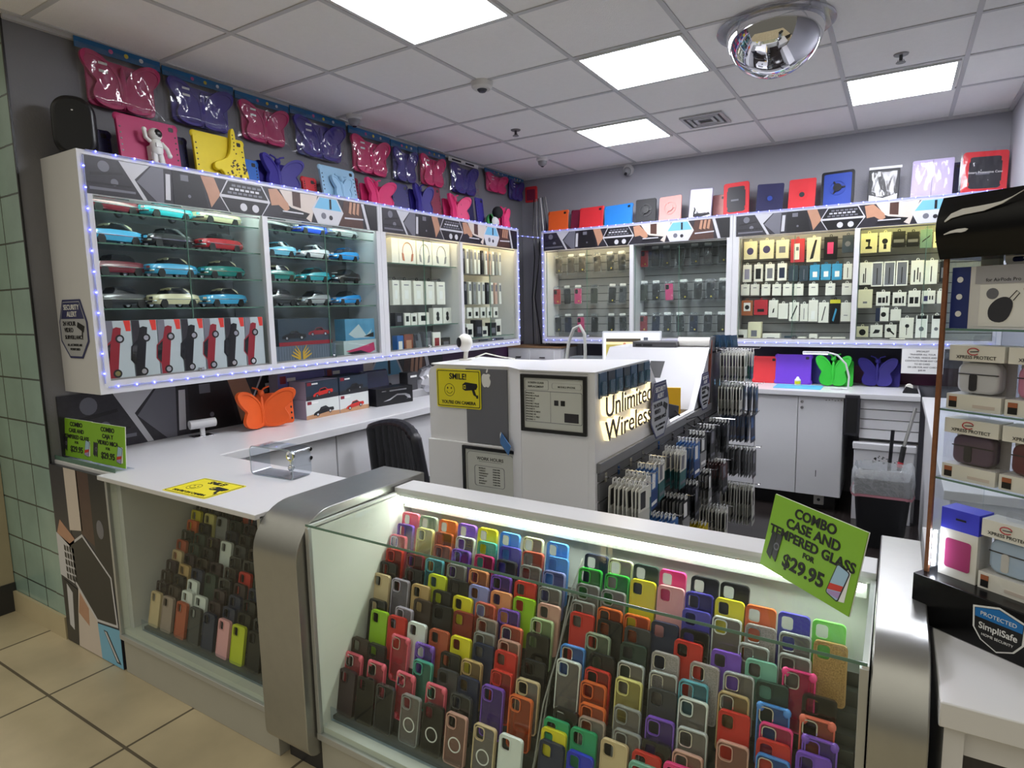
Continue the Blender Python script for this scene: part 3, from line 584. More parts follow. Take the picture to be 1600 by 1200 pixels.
# ------------------------------------------------------------------ headphones bay and slim boxes (second left cabinet)
WB = mat('white_box', '#dcdad2', 0.45, noise=0.02)
def box_thing(name, label, cat, loc, rz, size, m, group, parts=()):
    """carton with its printed front; origin at front left bottom corner"""
    t = thing(name, label, cat, loc, (0, 0, rz), group); w, d, h = size
    MB().box((0, 0, 0), (w, d, h), m).build('carton', t, bevel=min(0.0015, w * .05))
    if parts:
        p = MB()
        for pts, mm, lay in parts: p.prism([(x * w, z * h) for x, z in pts], -0.0006 - 0.0004 * lay, -0.0004 * lay, mm)
        p.build('printed_front', t, smooth=0)
    return t
def Q(x0, z0, x1, z1): return [(x0, z0), (x1, z0), (x1, z1), (x0, z1)]
HP = [mat('headphone_rose', '#a8684e', 0.4), mat('headphone_silver', '#8f9092', 0.4), mat('headphone_grey', '#7c7d7e', 0.4)]
for i, (y0, y1, cn) in enumerate([(3.50, 3.575, 'grey'), (3.58, 3.77, 'rose'), (3.785, 3.965, 'silver'), (3.975, 4.20, 'grey')]):
    w, h = y1 - y0, 0.185
    t = thing('headphone_box', 'white box picturing %s headphones, %s on the upper shelf' % (cn, ['narrow side showing at the left end', 'left of three', 'middle of three', 'right of three'][i]), 'box', (-3.20, y0, 1.944), (0, 0, R(90)), 'boxed headphones on the glass shelf')
    MB().box((0, 0, 0), (w, 0.08, h), WB).build('carton', t, bevel=0.0015)
    if w > .1:
        p = MB(); cx = w * .5; r0 = .056
        arc = [(cx + r0 * math.cos(a * PI / 14), -0.001, h * .50 + r0 * 1.25 * math.sin(a * PI / 14)) for a in range(15)]
        p.tube([(cx + .056, -.001, h * .3)] + arc + [(cx - .056, -.001, h * .3)], 0.0028, HP[i - 1], 6)
        for s_ in (-1, 1): p.prism([(cx + s_ * .036, h * .12), (cx + s_ * .058, h * .15), (cx + s_ * .066, h * .44), (cx + s_ * .046, h * .42)], -0.003, 0, HP[i - 1])
        p.build('printed_headphones', t)
for i, (y0, y1) in enumerate([(3.515, 3.59), (3.615, 3.725), (3.755, 3.868), (3.905, 4.01), (4.04, 4.15)]):
    t = thing('accessory_box', 'tall white accessory box on a peg, %s from the left in the middle row' % ORD[i], 'box', (-3.22, y0, 1.637), (0, 0, R(90)), 'tall white boxes on pegs')
    w, h = y1 - y0, .185
    MB().box((0, 0, 0), (w, .035, h), WB).build('carton', t, bevel=.0015)
    MB().ringprism(circ(w / 2, h + .012, .014, 14), circ(w / 2, h + .012, .009, 14), .015, .019, DARK).build('hanger', t)
    p = MB().box((w * .3, -.0006, h * .25), (w * .7, 0, h * .6), PAPER).box((w * .25, -.0006, h * .8), (w * .75, 0, h * .84), GG); p.build('printed_front', t, smooth=0)
    MB().cyl((w / 2, .015, h + .02), (w / 2, .107, h + .02), .003, CHROME, 8).build('peg_hook', t)
small = [(3.53, 3.62, .10, DARK, 'dark gadget box at the left end of the low glass shelf'), (3.635, 3.70, .095, WB, 'small white box with a black square picture'), (3.71, 3.78, .09, WB, 'small white box with a black watch picture'), (3.795, 3.93, .095, WB, 'white box showing grey charging parts'), (3.985, 4.10, .13, WB, 'white earphone box, left of the pair'), (4.115, 4.225, .13, WB, 'white earphone box, right of the pair')]
for y0, y1, h, m, lab in small:
    pr_ = [(circ(.5, .6, .16, 14), PB, 0), (circ(.5, .35, .18, 14), PB, 1)] if h > .12 else [(Q(.25, .3, .75, .75), PB if m is WB else GG, 0)]
    box_thing('gadget_box', lab, 'box', (-3.22, y0, 1.480), R(90), (y1 - y0, .05, h), m, 'small boxes on the low glass shelf', pr_)
floor_ = [(3.52, 3.59, .145, mat('box_blue', '#2a5f9e', .4), 'blue faced box at the left end of the cabinet floor', WB), (3.60, 3.70, .15, mat('box_brown', '#7b4230', .5), 'brown orange box beside the blue one', GS), (3.83, 3.93, .158, mat('box_graphite', '#3c4048', .4), 'graphite box right of the leaning phone', GG), (3.945, 4.045, .15, WB, 'white box with an orange top on the cabinet floor', PR), (4.06, 4.17, .10, DARK, 'low dark box near the right end of the cabinet floor', GG)]
for y0, y1, h, m, lab, pm in floor_: box_thing('gadget_box', lab, 'box', (-3.20, y0, 1.262), R(90), (y1 - y0, .05, h), m, 'boxes on the floor of the headphone bay', [(Q(.2, .2, .8, .7), pm, 0)])
t = thing('phone_handset', 'grey phone leaning among the boxes on the cabinet floor', 'phone', (-3.17, 3.745, 1.264), (R(-10), 0, R(90)))
MB().prism(rrect(-.034, 0, .034, .15, .008), 0, .009, mat('phone_grey', '#6f747b', .3, .5)).build('body', t); MB().prism(rrect(-.03, .095, .0, .145, .006), -.002, 0, DARK).build('camera_ring', t)
t = thing('wire_stand', 'small white price stand at the right end of the headphone bay floor', 'stand', (-3.18, 4.20, 1.262)); MB().box((-.03, -.03, 0), (.03, .03, .004), WB).build('foot', t); MB().box((-.002, -.025, .004), (.002, .025, .035), WB).build('card', t)
VP = [WB, mat('slim_grey', '#8f8f8d', .5), mat('slim_rose', '#c8a79a', .5), DARK]
def slim_row(y0, y1, z0, z1, n, rowname):
    for i in range(n):
        y = y0 + (y1 - y0) * i / n
        m = VP[[0, 3, 0, 1, 0, 0, 3, 0, 2, 0, 1, 0, 0][i % 13]]
        box_thing('cable_pack', 'slim %s cable pack hung edge on, %s from the left in the %s row' % ({0: 'white', 1: 'grey', 2: 'rose', 3: 'dark'}[VP.index(m)], ORD[i], rowname), 'pack', (-3.19, y, z0), R(90), ((y1 - y0) / n * .55, .16, z1 - z0), m, 'slim packs in the last left bay', [(Q(.15, .6, .85, .9), GG, 0)])
slim_row(4.31, 5.0, 1.90, 2.11, 12, 'upper'); slim_row(4.31, 5.0, 1.635, 1.83, 10, 'middle')
for i in range(6): box_thing('memory_pack', 'small white hanging pack with a dark chip, %s from the left above the jumble' % ORD[i], 'pack', (-3.2, 4.32 + .105 * i, 1.512), R(90), (.075, .02, .095), WB, 'small packs in the last left bay', [(Q(.3, .2, .8, .6), PB, 0)])
for i in range(6): box_thing('adapter_box', '%s little %s adapter box on the lower shelf of the last left bay' % (ORD[i], ['black', 'white'][i % 2]), 'box', (-3.19 - .02 * (i % 2), 4.31 + .115 * i, 1.345), R(90), (.1, .06, .09 + .03 * (i % 3)), [DARK, WB][i % 2], 'adapter boxes in the last left bay', [(Q(.2, .2, .8, .6), [GG, PB][i % 2], 0)])
for i in range(5): box_thing('adapter_box', '%s low %s box on the floor of the last left bay' % (ORD[i], ['slate', 'silver'][i % 2]), 'box', (-3.19, 4.31 + .14 * i, 1.262), R(90), (.125, .06, .055), [mat('box_graphite'), STEEL][i % 2], 'low boxes in the last left bay', [(Q(.2, .2, .8, .6), [GG, PB][i % 2], 0)])
shelf(c2, 0.97, 1.83, 1.345)
# ------------------------------------------------------------------ bagged phone cases on the back wall
PC = {'black': mat('case_black', '#15161a', .38), 'red': mat('case_red', '#b3202c', .4), 'pink': mat('case_pink', '#d9447a', .4), 'olive': mat('case_olive', '#3a3d34', .45), 'navy': mat('case_navy', '#1e2740', .4), 'brown': mat('case_brown', '#4b423c', .45), 'charcoal': mat('case_charcoal', '#33353b', .4), 'dark red': mat('case_wine', '#8c2a34', .4), 'patterned': mat('case_pattern', '#55565a', .4, noise=.9, nscale=90)}
_pb = MB().prism(rrect(-.034, -.068, .034, .068, .009), 0, .010, None); _pcb = _pb.mesh('body')
_pcr = MB().prism(rrect(-.029, .022, .0, .061, .007), -.003, 0, None).mesh('camera_ring')
def filmgrid(w, h, amp, seed):
    rnd = random.Random(seed); ph = [rnd.uniform(0, 6.28) for _ in range(6)]
    def fn(u, v):
        e = min(u, 1 - u, v, 1 - v) * 8; e = min(1, e)
        return ((u - .5) * w, -amp * e * (1 + .45 * math.sin(9 * u + ph[0] + 5 * v) + .35 * math.sin(17 * v + ph[1] - 7 * u) + .25 * math.sin(31 * u + ph[2])), (v - .5) * h)
    return MB().grid(fn, 12, 16, None).mesh('bag', 80)
_films = [filmgrid(.095, .178, .007, s) for s in range(4)]
_head = MB().prism(rrect(-.03, .078, .03, .099, .006), .002, .003, None).mesh('header_card')
_tagm = MB().prism(circ(0, 0, .007, 12), -.0125, -.0115, None).mesh('price_dot')
_peg = MB().cyl((0, .0, .092), (0, .115, .092), .0025, None, 8).mesh('peg_hook')
for me in (_pcb, _pcr, _head, _tagm, _peg, *_films):
    me.materials.clear(); me.materials.append(BLACK)
DOT = mat('price_dot', '#c9b75a', .5)
def bagged_case(x, z, w, col, label, i, group):
    t = thing('bagged_phone_case', label, 'phone case', (x, 5.685, z), (0, R(random.uniform(-3, 3)), R(random.uniform(-6, 6))), group)
    k = min(1.05, max(.8, w / .095)); t.scale = (k * 1.1, 1, 1.1)
    b = slots(link('body', _pcb, t), [PC[col]]); slots(link('camera_ring', _pcr, b), [BLACK if col != 'black' else PC['charcoal']])
    slots(link('bag', _films[i % 4], t, (0, -.002, 0)), [FILM2]); slots(link('header_card', _head, t), [PAPER if i % 3 else FILM2])
    if i % 2 == 0: slots(link('price_dot', _tagm, t, (.012, 0, -.045)), [DOT])
    slots(link('peg_hook', _peg, t), [CHROME])
rowsA = [[(-2.955, 'brown'), (-2.816, 'brown'), (-2.695, 'brown'), (-2.53, 'brown'), (-2.393, 'black'), (-2.276, 'black')], [(-2.975, 'red'), (-2.859, 'black'), (-2.74, 'pink'), (-2.565, 'olive'), (-2.374, 'black'), (-2.266, 'patterned')], [(-2.965, 'charcoal'), (-2.852, 'navy'), (-2.71, 'pink'), (-2.561, 'black'), (-2.384, 'black'), (-2.262, 'charcoal')]]
rowsB = [[(-2.050, 'red'), (-1.945, 'black'), (-1.84, 'black'), (-1.712, 'black'), (-1.58, 'charcoal'), (-1.465, 'black'), (-1.335, 'black')], [(-2.055, 'olive'), (-1.935, 'black'), (-1.811, 'pink'), (-1.675, 'black'), (-1.548, 'black'), (-1.437, 'charcoal'), (-1.33, 'black')], [(-2.055, 'dark red'), (-1.935, 'navy'), (-1.825, 'charcoal'), (-1.705, 'charcoal'), (-1.581, 'navy'), (-1.455, 'charcoal'), (-1.335, 'black')]]
n = 0
for rows, zs, bay in ((rowsA, (2.008, 1.70, 1.415), 'lit bay'), (rowsB, (2.028, 1.715, 1.42), 'unlit bay')):
    for r_, row in enumerate(rows):
        for i, (x, c) in enumerate(row):
            bagged_case(x, zs[r_], .09, c, '%s phone case in a clear bag, %s from left, %s row, %s' % (c, ORD[i], ['top', 'middle', 'bottom'][r_], bay), n, 'bagged phone cases in the back cabinet'); n += 1
# ------------------------------------------------------------------ boxed accessories, right half of the back wall
CYB, ORB, TLB = mat('box_cyan', '#3d8fb8', .4), mat('box_orange', '#9c5a3a', .45), mat('box_teal', '#6d8a84', .4)
CRB, YEL, PUR = mat('box_cream', '#d8d3b4', .45), mat('print_yellow', '#c9c23a', .4), mat('print_purple', '#3b3560', .4)
REDB, SLB = mat('box_red', '#b5303c', .4), mat('box_slate', '#2c3945')
_pegs = MB().cyl((0, .012, 0), (0, .1, 0), .0025, CHROME, 8).mesh('peg_hook')
def hang(x, z, w, h, m, label, prints=(), hole=True, dep=.022, name='accessory_pack'):
    t = thing(name, label, 'accessory pack', (x, 5.675, z), (0, 0, R(random.uniform(-5, 5))), 'boxed accessories on pegs in the back cabinet')
    w *= .93
    MB().box((-w / 2, 0, -h / 2), (w / 2, dep, h / 2), m).build('carton', t, bevel=.0012)
    if hole: MB().ringprism(circ(0, h / 2 + .007, .011, 12), circ(0, h / 2 + .007, .006, 12), .008, .011, m if m is not WB else PAPER).build('hanger', t)
    if prints:
        p = MB()
        for pts, mm, lay in prints: p.prism([(a * w - w / 2, b * h - h / 2) for a, b in pts], -.0006 - .0004 * lay, -.0004 * lay, mm)
        p.build('printed_front', t, smooth=0)
    if hole: link('peg_hook', _pegs, t, (0, 0, h / 2 + .006))
def C_(cx, cz, r, w, h): return [(cx + r * math.cos(2 * PI * i / 18), cz + r * w / h * math.sin(2 * PI * i / 18)) for i in range(18)]
cab = [(.46, .1), (.54, .1), (.54, .75), (.46, .75)]
IT = [
 (-1.105, 2.045, .115, .15, CRB, 'cream box with a purple disc, left end of the top row', [('C', .5, .45, .26, PUR)]), (-.974, 2.045, .12, .155, CRB, 'cream box with a purple disc, second in the top row', [('C', .5, .5, .26, PUR)]), (-.851, 2.04, .106, .15, CRB, 'cream box with a grey square picture in the top row', [('R', .25, .3, .75, .65, GG)]),
 (-.735, 2.02, .112, .19, REDB, 'red pack showing a white phone card in the top row', [('R', .25, .12, .65, .8, PAPER), ('R', .4, .5, .6, .66, GG)]), (-.615, 2.02, .11, .195, CRB, 'cream pack with a black charging stick in the top row', [('P', [(.25, .1), (.5, .15), (.65, .6), (.75, .9), (.6, .9), (.45, .6)], GD2)]), (-.49, 2.025, .104, .18, BLACK, 'black pack with a pink window in the top row', [('R', .25, .25, .7, .75, mat('case_pink'))]), (-.37, 2.05, .084, .137, SLB, 'dark slate pack at the right end of the top row', [('C', .5, .5, .25, GG)]),
 (-1.127, 1.852, .073, .145, WB, 'white framed pack with a lilac window, left end of second row', [('R', .2, .15, .8, .75, mat('print_lilac', '#8d8aa0', .3))]), (-1.035, 1.852, .075, .145, WB, 'white framed pack with a black window in the second row', [('R', .2, .15, .8, .75, GD2)]), (-.943, 1.852, .075, .14, WB, 'white framed pack with a grey window in the second row', [('R', .2, .15, .8, .75, GG)]), (-.848, 1.852, .077, .143, WB, 'white framed pack with a navy window in the second row', [('R', .2, .15, .8, .75, mat('case_navy'))]),
 (-.76, 1.836, .08, .13, SLB, 'left of two dark slate cable packs in the second row', [('P', cab, GG)]), (-.68, 1.834, .075, .128, SLB, 'right of two dark slate cable packs in the second row', [('P', cab, GG)]), (-.599, 1.836, .078, .124, CYB, 'left of three light blue adapter boxes', [('R', .3, .2, .75, .55, PAPER)]), (-.518, 1.836, .078, .126, CYB, 'middle of three light blue adapter boxes', [('R', .3, .2, .75, .55, PAPER)]), (-.438, 1.834, .077, .128, CYB, 'right of three light blue adapter boxes', [('R', .3, .2, .75, .55, PAPER)]), (-.362, 1.833, .066, .121, WB, 'white pack with black earphones at the end of the second row', [('P', cab, GD2)]),
] + [(x, 1.712 - .0022 * i, .074, .094, WB, 'plain little white box hung %s from the left in the third row' % ORD[i], [('R', .3, .65, .7, .72, GG)]) for i, x in enumerate([-1.139, -1.059, -.971, -.885, -.802, -.715, -.605, -.481, -.363])] + [
 (-1.119, 1.556, .099, .13, ORB, 'orange brown pack with a black and white gadget picture', [('R', .2, .3, .8, .85, PAPER), ('C', .5, .55, .2, GD2)]), (-1.007, 1.56, .118, .128, REDB, 'square red pack in the fourth row', [('R', .25, .2, .75, .4, GD2)]), (-.908, 1.546, .077, .145, WB, 'white pack with a slanted black plug in the fourth row', [('P', [(.4, .25), (.6, .3), (.65, .55), (.5, .5)], GD2)]), (-.829, 1.525, .08, .13, WB, 'blank white pack in the fourth row', []), (-.745, 1.52, .08, .155, WB, 'white pack with two slanted black pens', [('P', [(.2, .15), (.3, .1), (.85, .8), (.75, .85)], GD2)]), (-.668, 1.512, .062, .143, WB, 'narrow white pack with a grey cable', [('P', cab, GG)]), (-.6, 1.525, .074, .175, WB, 'tall white pack left of the cable earphone pack', [('R', .3, .1, .7, .5, PAPER)]), (-.522, 1.51, .08, .165, WB, 'white pack with a black earphone cable', [('P', [(.3, .1), (.4, .1), (.7, .8), (.6, .8)], GD2)]), (-.44, 1.515, .08, .195, BLACK, 'black and yellow pack with a pale blue tube', [('R', 0, .85, 1, 1, YEL), ('P', [(.25, .15), (.4, .1), (.7, .6), (.55, .65)], CYB)]), (-.362, 1.513, .076, .15, WB, 'plain white pack at the right end of the fourth row', [('R', .3, .3, .7, .34, GG)]),
 (-.224, 2.045, .12, .15, CRB, 'cream box with a black car mount picture', [('P', [(.3, .2), (.7, .2), (.7, .3), (.55, .35), (.6, .7), (.3, .7), (.3, .58), (.45, .55), (.45, .35), (.3, .3)], GD2)]), (-.117, 2.045, .084, .148, CRB, 'narrow cream box with a curved black mount', [('C', .5, .55, .25, GD2), ('R', .4, .15, .65, .4, GD2)]), (-.026, 2.06, .09, .12, GD2, 'left of two black packs with triangular hangers', [('R', .1, .3, .9, .5, GG)]), (.065, 2.055, .085, .11, GD2, 'right of two black packs with triangular hangers', [('R', .1, .3, .9, .5, GG)]), (.148, 2.052, .08, .137, TLB, 'teal green pack with a dark cable picture', [('P', [(.15, .3), (.8, .6), (.85, .7), (.2, .4)], GD2)]), (.222, 2.04, .062, .114, CRB, 'small cream pack at the right end of the top row', [('R', .2, .3, .8, .4, GD2)]),
 (-.237, 1.81, .087, .175, WB, 'white pack with two black cable plugs, left end of its row', [('P', cab, GD2), ('R', .3, .1, .4, .5, GD2)])] + [(x, 1.803, .082, .188, GG, 'grey cable pack with a white rounded border, %s of three' % nm, [('RING', 0, 0, 1, 1, PAPER), ('P', cab, GD2)]) for x, nm in ((-.158, 'left'), (-.076, 'middle'), (.006, 'right'))] + [
 (.104, 1.805, .088, .18, WB, 'white pack with three black plugs right of the bordered trio', [('R', .25, .1, .35, .6, GD2), ('R', .5, .2, .6, .7, GD2), ('R', .7, .1, .78, .5, GD2)]), (.193, 1.803, .082, .176, WB, 'white pack with one black cable', [('P', cab, GD2)]), (.262, 1.803, .04, .153, BLACK, 'narrow black pack at the right end beside the tower', [('R', .3, .2, .7, .7, GG)]),
 (-.231, 1.615, .105, .145, CRB, 'plain cream box, left end of the third row', [('R', .35, .25, .65, .35, GG)]), (-.11, 1.612, .1, .107, WB, 'white box with black charger squares left of its twin', [('R', .15, .2, .4, .6, GD2), ('R', .45, .2, .65, .6, GD2), ('R', .72, .2, .85, .7, GD2)]), (-.002, 1.607, .095, .105, WB, 'white box with black charger squares right of its twin', [('R', .15, .2, .4, .6, GD2), ('R', .45, .2, .65, .6, GD2), ('R', .72, .2, .85, .7, GD2)]), (.095, 1.608, .083, .122, WB, 'white box with two big black squares', [('R', .12, .2, .45, .6, GD2), ('R', .55, .2, .85, .6, GD2)]), (.185, 1.617, .09, .098, WB, 'wide white box with a charger and two plugs', [('R', .15, .2, .45, .6, PUR), ('R', .55, .3, .65, .6, GD2), ('R', .75, .3, .85, .6, GD2)]), (.258, 1.615, .042, .093, WB, 'narrow white box at the end of the third row', []),
 (-.11, 1.49, .095, .105, WB, 'navy and white earphone box in the fourth row', [('R', 0, 0, .35, 1, mat('case_navy')), ('C', .6, .5, .2, GD2)]), (-.02, 1.485, .074, .088, WB, 'small blank white box in the fourth row', []),
 (-.239, 1.355, .088, .085, CRB, 'cream box with a black charger disc, left end of the lowest row', [('C', .5, .45, .28, GD2)]), (-.143, 1.36, .09, .095, WB, 'white box with an angled black adapter in the lowest row', [('P', [(.2, .3), (.7, .35), (.8, .6), (.4, .65)], GD2)]), (-.048, 1.36, .083, .1, WB, 'white box with a black camera arm in the lowest row', [('C', .35, .6, .2, GD2), ('P', [(.4, .5), (.8, .2), (.85, .3), (.5, .6)], GD2)]), (.055, 1.385, .098, .155, WB, 'tall white box with a curled black cable', [('C', .55, .6, .15, GD2), ('R', .5, .15, .55, .5, GD2)]), (.152, 1.395, .08, .17, PAPER, 'left of two clear bags with grey clips', [('C', .5, .4, .22, GG), ('R', .1, .85, .9, 1, GD2)]), (.245, 1.395, .062, .17, PAPER, 'right of two clear bags with grey clips', [('C', .5, .4, .22, GG), ('R', .1, .85, .9, 1, GD2)])]
for x, z, w, h, m, lab, pr_ in IT:
    P = []
    for k, q in enumerate(pr_):
        if q[0] == 'C': P.append((C_(q[1], q[2], q[3], w, h), q[4], k))
        elif q[0] == 'R': P.append((Q(*q[1:5]), q[5], k))
        elif q[0] == 'P': P.append((q[1], q[2], k))
        elif q[0] == 'RING':
            for a in (Q(0, 0, 1, .05), Q(0, .95, 1, 1), Q(0, 0, .1, 1), Q(.9, 0, 1, 1)): P.append((a, q[5], k))
    hang(x, z, w, h, m, lab, P)
for x, w, h, m, lab, z in [(-1.145, .095, .11, WB, 'white carton at the left end of the cabinet floor', 1.262), (-1.04, .105, .175, CRB, 'tall cream carton on the cabinet floor', 1.262), (-.905, .135, .078, WB, 'wide white carton on the cabinet floor', 1.262), (-.76, .085, .06, SLB, 'dark camera box on the cabinet floor', 1.262), (-.67, .06, .05, WB, 'tiny white box with a grey lid on the cabinet floor', 1.262), (-.585, .06, .075, WB, 'white cylinder pack on the cabinet floor', 1.262), (-.5, .085, .05, WB, 'white earbud box, left of the last two on the floor', 1.262), (-.4, .09, .05, WB, 'white earbud box at the right end of the floor', 1.262)]:
    box_thing('accessory_carton', lab, 'box', (x - w / 2, 5.60, z), 0, (w, .07, h), m, 'cartons on the floor of the charger bay', [(Q(.25, .3, .7, .6), GD2 if m is WB and w < .1 else GG, 0)])
for x, w in ((-.23, .08), (-.12, .09), (.0, .1)): box_thing('accessory_carton', 'low %s carton on the floor of the right bay' % {-.23: 'black', -.12: 'grey', .0: 'white'}[x], 'box', (x - w / 2, 5.56, 1.262), 0, (w, .07, .045), {-.23: GD2, -.12: GG, .0: WB}[x], 'low cartons in the right bay', [(Q(.2, .3, .8, .6), PAPER, 0)])

# ------------------------------------------------------------------ tablet cases
TC = {'magenta': '#b0245f', 'hot pink': '#d62c6c', 'purple': '#3a2f83', 'navy': '#1c1c4a', 'deep violet': '#2b2566', 'yellow': '#dcc51c', 'blue': '#1d5cae', 'light blue': '#8fb6d2', 'red': '#b7202c', 'maroon': '#7d1c3c', 'orange': '#dd5a1b', 'coral red': '#d22b33', 'sky blue': '#1f7ed2', 'black': '#17181c', 'rose': '#d59a94', 'royal blue': '#1f3f9c', 'lilac': '#b9abd0', 'green': '#27b02c', 'violet': '#6c35c4', 'indigo': '#2c2280'}
def tcm(n): return mat('foam_' + n.replace(' ', '_'), TC[n], .55, noise=.06, nscale=20)
def wing_pts(s):
    """right wing lobes of a butterfly, unit height 1, s = +1/-1"""
    p = [(0, .08), (.06, .02), (.2, 0), (.36, .06), (.42, .2), (.38, .36), (.34, .46), (.42, .55), (.52, .74), (.54, .9), (.46, .99), (.3, .96), (.14, .80), (.03, .60)]
    return [(s * x, z) for x, z in p]
def tablet_body(t, w, h, m, th=.018, holes=True, y=0.0, camera=True):
    r = min(.025, w * .12)
    o = rrect(-w / 2, 0, w / 2, h, r)
    b = MB().prism(o, y, y + th, m)
    for sx in (-1, 1):
        for z in (0.0, h): pass
    ob = b.build('case_body', t, bevel=.003)
    for sx in (-1, 1):
        for z in (.018, h - .018):
            MB().ball((sx * (w / 2 - .012), y + th / 2, z), (.022, th * .62, .022), m, 12).build('corner_bumper', t)
    if holes:
        for sx in (-1, 1):
            for i in range(5): MB().prism(circ(sx * (w / 2 - .014), h * (.25 + .12 * i), .0045, 8), y - .0012, y + .0, BLACK).build('grip_hole', t)
    if camera: MB().prism(rrect(w / 2 - .045, h - .04, w / 2 - .02, h - .018, .006), y - .0015, y + .0005, BLACK).build('camera_hole', t)
def butterfly(t, w, h, m, y=0.0, spread=20, ant=True):
    for s_ in (-1, 1):
        p = smooth_poly([(x * w / 1.06, z * h) for x, z in wing_pts(s_)], 2)
        if s_ < 0: p = p[::-1]
        g = MB().prism(p, -.009, .009, m); ins = [(x * .86 + s_ * .03 * w, z * .84 + .07 * h) for x, z in p]
        g.ringprism(p, ins, -.013, -.008, m)
        g.build('wing', t, (0, y, 0), (0, 0, R(-s_ * spread)), bevel=.003)
    b = MB().ball((0, y - .004, h * .45), (.016, .016, h * .38), m, 12); b.ball((0, y - .006, h * .88), .02, m, 12)
    b.build('butterfly_body', t)
    if ant:
        for s_ in (-1, 1): MB().tube([(0, y - .006, h * .9), (s_ * .02, y - .008, h * 1.0), (s_ * .05, y - .008, h * 1.04)], .0055, m, 8).build('antenna', t)
def bagfilm(t, w, h, y, seed, depth=.02):
    rnd = random.Random(seed); ph = [rnd.uniform(0, 6.28) for _ in range(8)]
    def fn(u, v):
        e = min(1, min(u, 1 - u) * 7, min(v, 1 - v) * 7)
        return ((u - .5) * w, y - e * (depth + (w / .42) ** 1.6 * (.0035 * math.sin(14 * u + ph[0] + 7 * v) + .0022 * math.sin(31 * u - 9 * v + ph[1]) + .0010 * math.sin(60 * u + ph[2] + 17 * v) + .003 * math.sin(9 * v + ph[3]))), v * h)
    MB().grid(fn, 44, 36, FILM if depth > .015 else FILM3).build('bag_front', t, smooth=80)
LX = R(90)
BLC = mat('header_blue', '#1a5f92', .35, noise=.1)
def wall_bag(y0, y1, z0, z1, col, label, header='blue', i=0):
    w, h = y1 - y0, z1 - z0
    t = thing('bagged_tablet_case', label, 'tablet case', (-3.412, (y0 + y1) / 2, z0), (0, 0, LX), 'bagged tablet cases hung along the left wall')
    hh = h * .16
    if header == 'blue':
        b = MB().box((-w / 2, .0, h - hh), (w / 2, .006, h), BLC)
        for q in range(3): b.prism(circ(-w * .1 + q * w * .18, h - hh * .5, hh * .22, 10), -.001, 0, [mat('dot_pink', '#c85a8a', .4), mat('dot_yellow', '#d8c23a', .4), mat('dot_white', '#d8d8d8', .4)][q])
        b.build('header_card', t, smooth=0)
    elif header == 'white':
        b = MB().box((-w / 2, .0, h - hh * .8), (w / 2, .006, h - hh * .1), PAPER)
        for q in range(2): b.box((-w * .4 + q * w * .45, -.001, h - hh * .6), (-w * .1 + q * w * .45, 0, h - hh * .3), INK)
        b.build('header_card', t, smooth=0)
    m = tcm(col)
    st = MB()
    for q in range(2): st.box((-w * .28, -.019, h * (.66 - .12 * q)), (-w * .18, -.018, h * (.70 - .12 * q)), PAPER)
    bw, bh = w * .95, h * .85
    MB().prism(rrect(-bw * .42, .01, bw * .42, bh * .9, .03), .006, .022, m).build('case_body', t, bevel=.003)
    for s_ in (-1, 1):
        p = smooth_poly([(x * bw / 1.08, z * bh + .004) for x, z in wing_pts(s_)], 2)
        if s_ < 0: p = p[::-1]
        g = MB().prism(p, -.012, .004, m); ins = [(x * .86 + s_ * .03 * w, z * .84 + .07 * bh) for x, z in p]; g.ringprism(p, ins, -.016, -.011, m)
        g.build('wing', t, bevel=.003)
    MB().ball((0, -.008, bh * .45), (.018, .012, bh * .4), m, 12).build('butterfly_body', t)
    st.build('price_sticker', t, smooth=0)
    bagfilm(t, w, h - hh * .5, -.004, i)
for i, (y0, y1, z0, z1, c, h_, lab) in enumerate([(1.585, 1.995, 2.625, 2.935, 'magenta', 'blue', 'magenta butterfly tablet case in a blue topped bag, nearest the storefront'), (2.005, 2.425, 2.64, 2.925, 'purple', 'blue', 'purple butterfly case in a bag between the two biggest pink ones'), (2.435, 2.82, 2.64, 2.915, 'magenta', 'blue', 'pink butterfly case in a bag above the yellow giraffe case'), (2.83, 3.31, 2.63, 2.93, 'purple', 'blue', 'wide purple bagged case just left of the small dome camera'), (3.335, 3.765, 2.605, 2.92, 'hot pink', 'blue', 'pink bagged case just right of the small dome camera'), (3.775, 4.09, 2.61, 2.915, 'purple', 'blue', 'narrow purple bagged case right of the pink one beside the camera'), (4.10, 4.46, 2.63, 2.925, 'hot pink', 'blue', 'pink bagged case left of the one with a white header'), (4.51, 4.96, 2.625, 2.93, 'purple', 'white', 'purple bagged case with a white printed header'), (5.07, 5.48, 2.715, 2.925, 'hot pink', 'blue', 'small pink bagged case near the back corner'), (5.495, 5.79, 2.69, 2.925, 'purple', 'blue', 'purple bagged case in the back corner')]):
    wall_bag(y0, y1, z0, z1, c, lab, h_, i)
def tcase(label, y0, y1, zt, col, kind='plain', x=-3.27, lean=-6, group='tablet cases standing on the left cabinets', zb=2.3355):
    w, h = y1 - y0, zt - zb
    t = thing('tablet_case', label, 'tablet case', (x, (y0 + y1) / 2, zb), (R(lean), 0, LX), group); m = tcm(col)
    if kind == 'butterfly': butterfly(t, w, h * .96, m); MB().prism(rrect(-w * .42, .004, w * .42, h * .82, .015), .012, .028, m).build('case_body', t, bevel=.003)
    else: tablet_body(t, w, h, m)
    return t, w, h
tcase('navy tablet case half hidden left of the astronaut case', 1.57, 1.67, 2.50, 'navy', x=-3.32)
t, w, h = tcase('magenta tablet case with a white astronaut figure on its back', 1.655, 1.955, 2.575, 'magenta', x=-3.22)
WF = mat('astronaut_white', '#dcdcd8', .4)
a = MB(); y = -.035
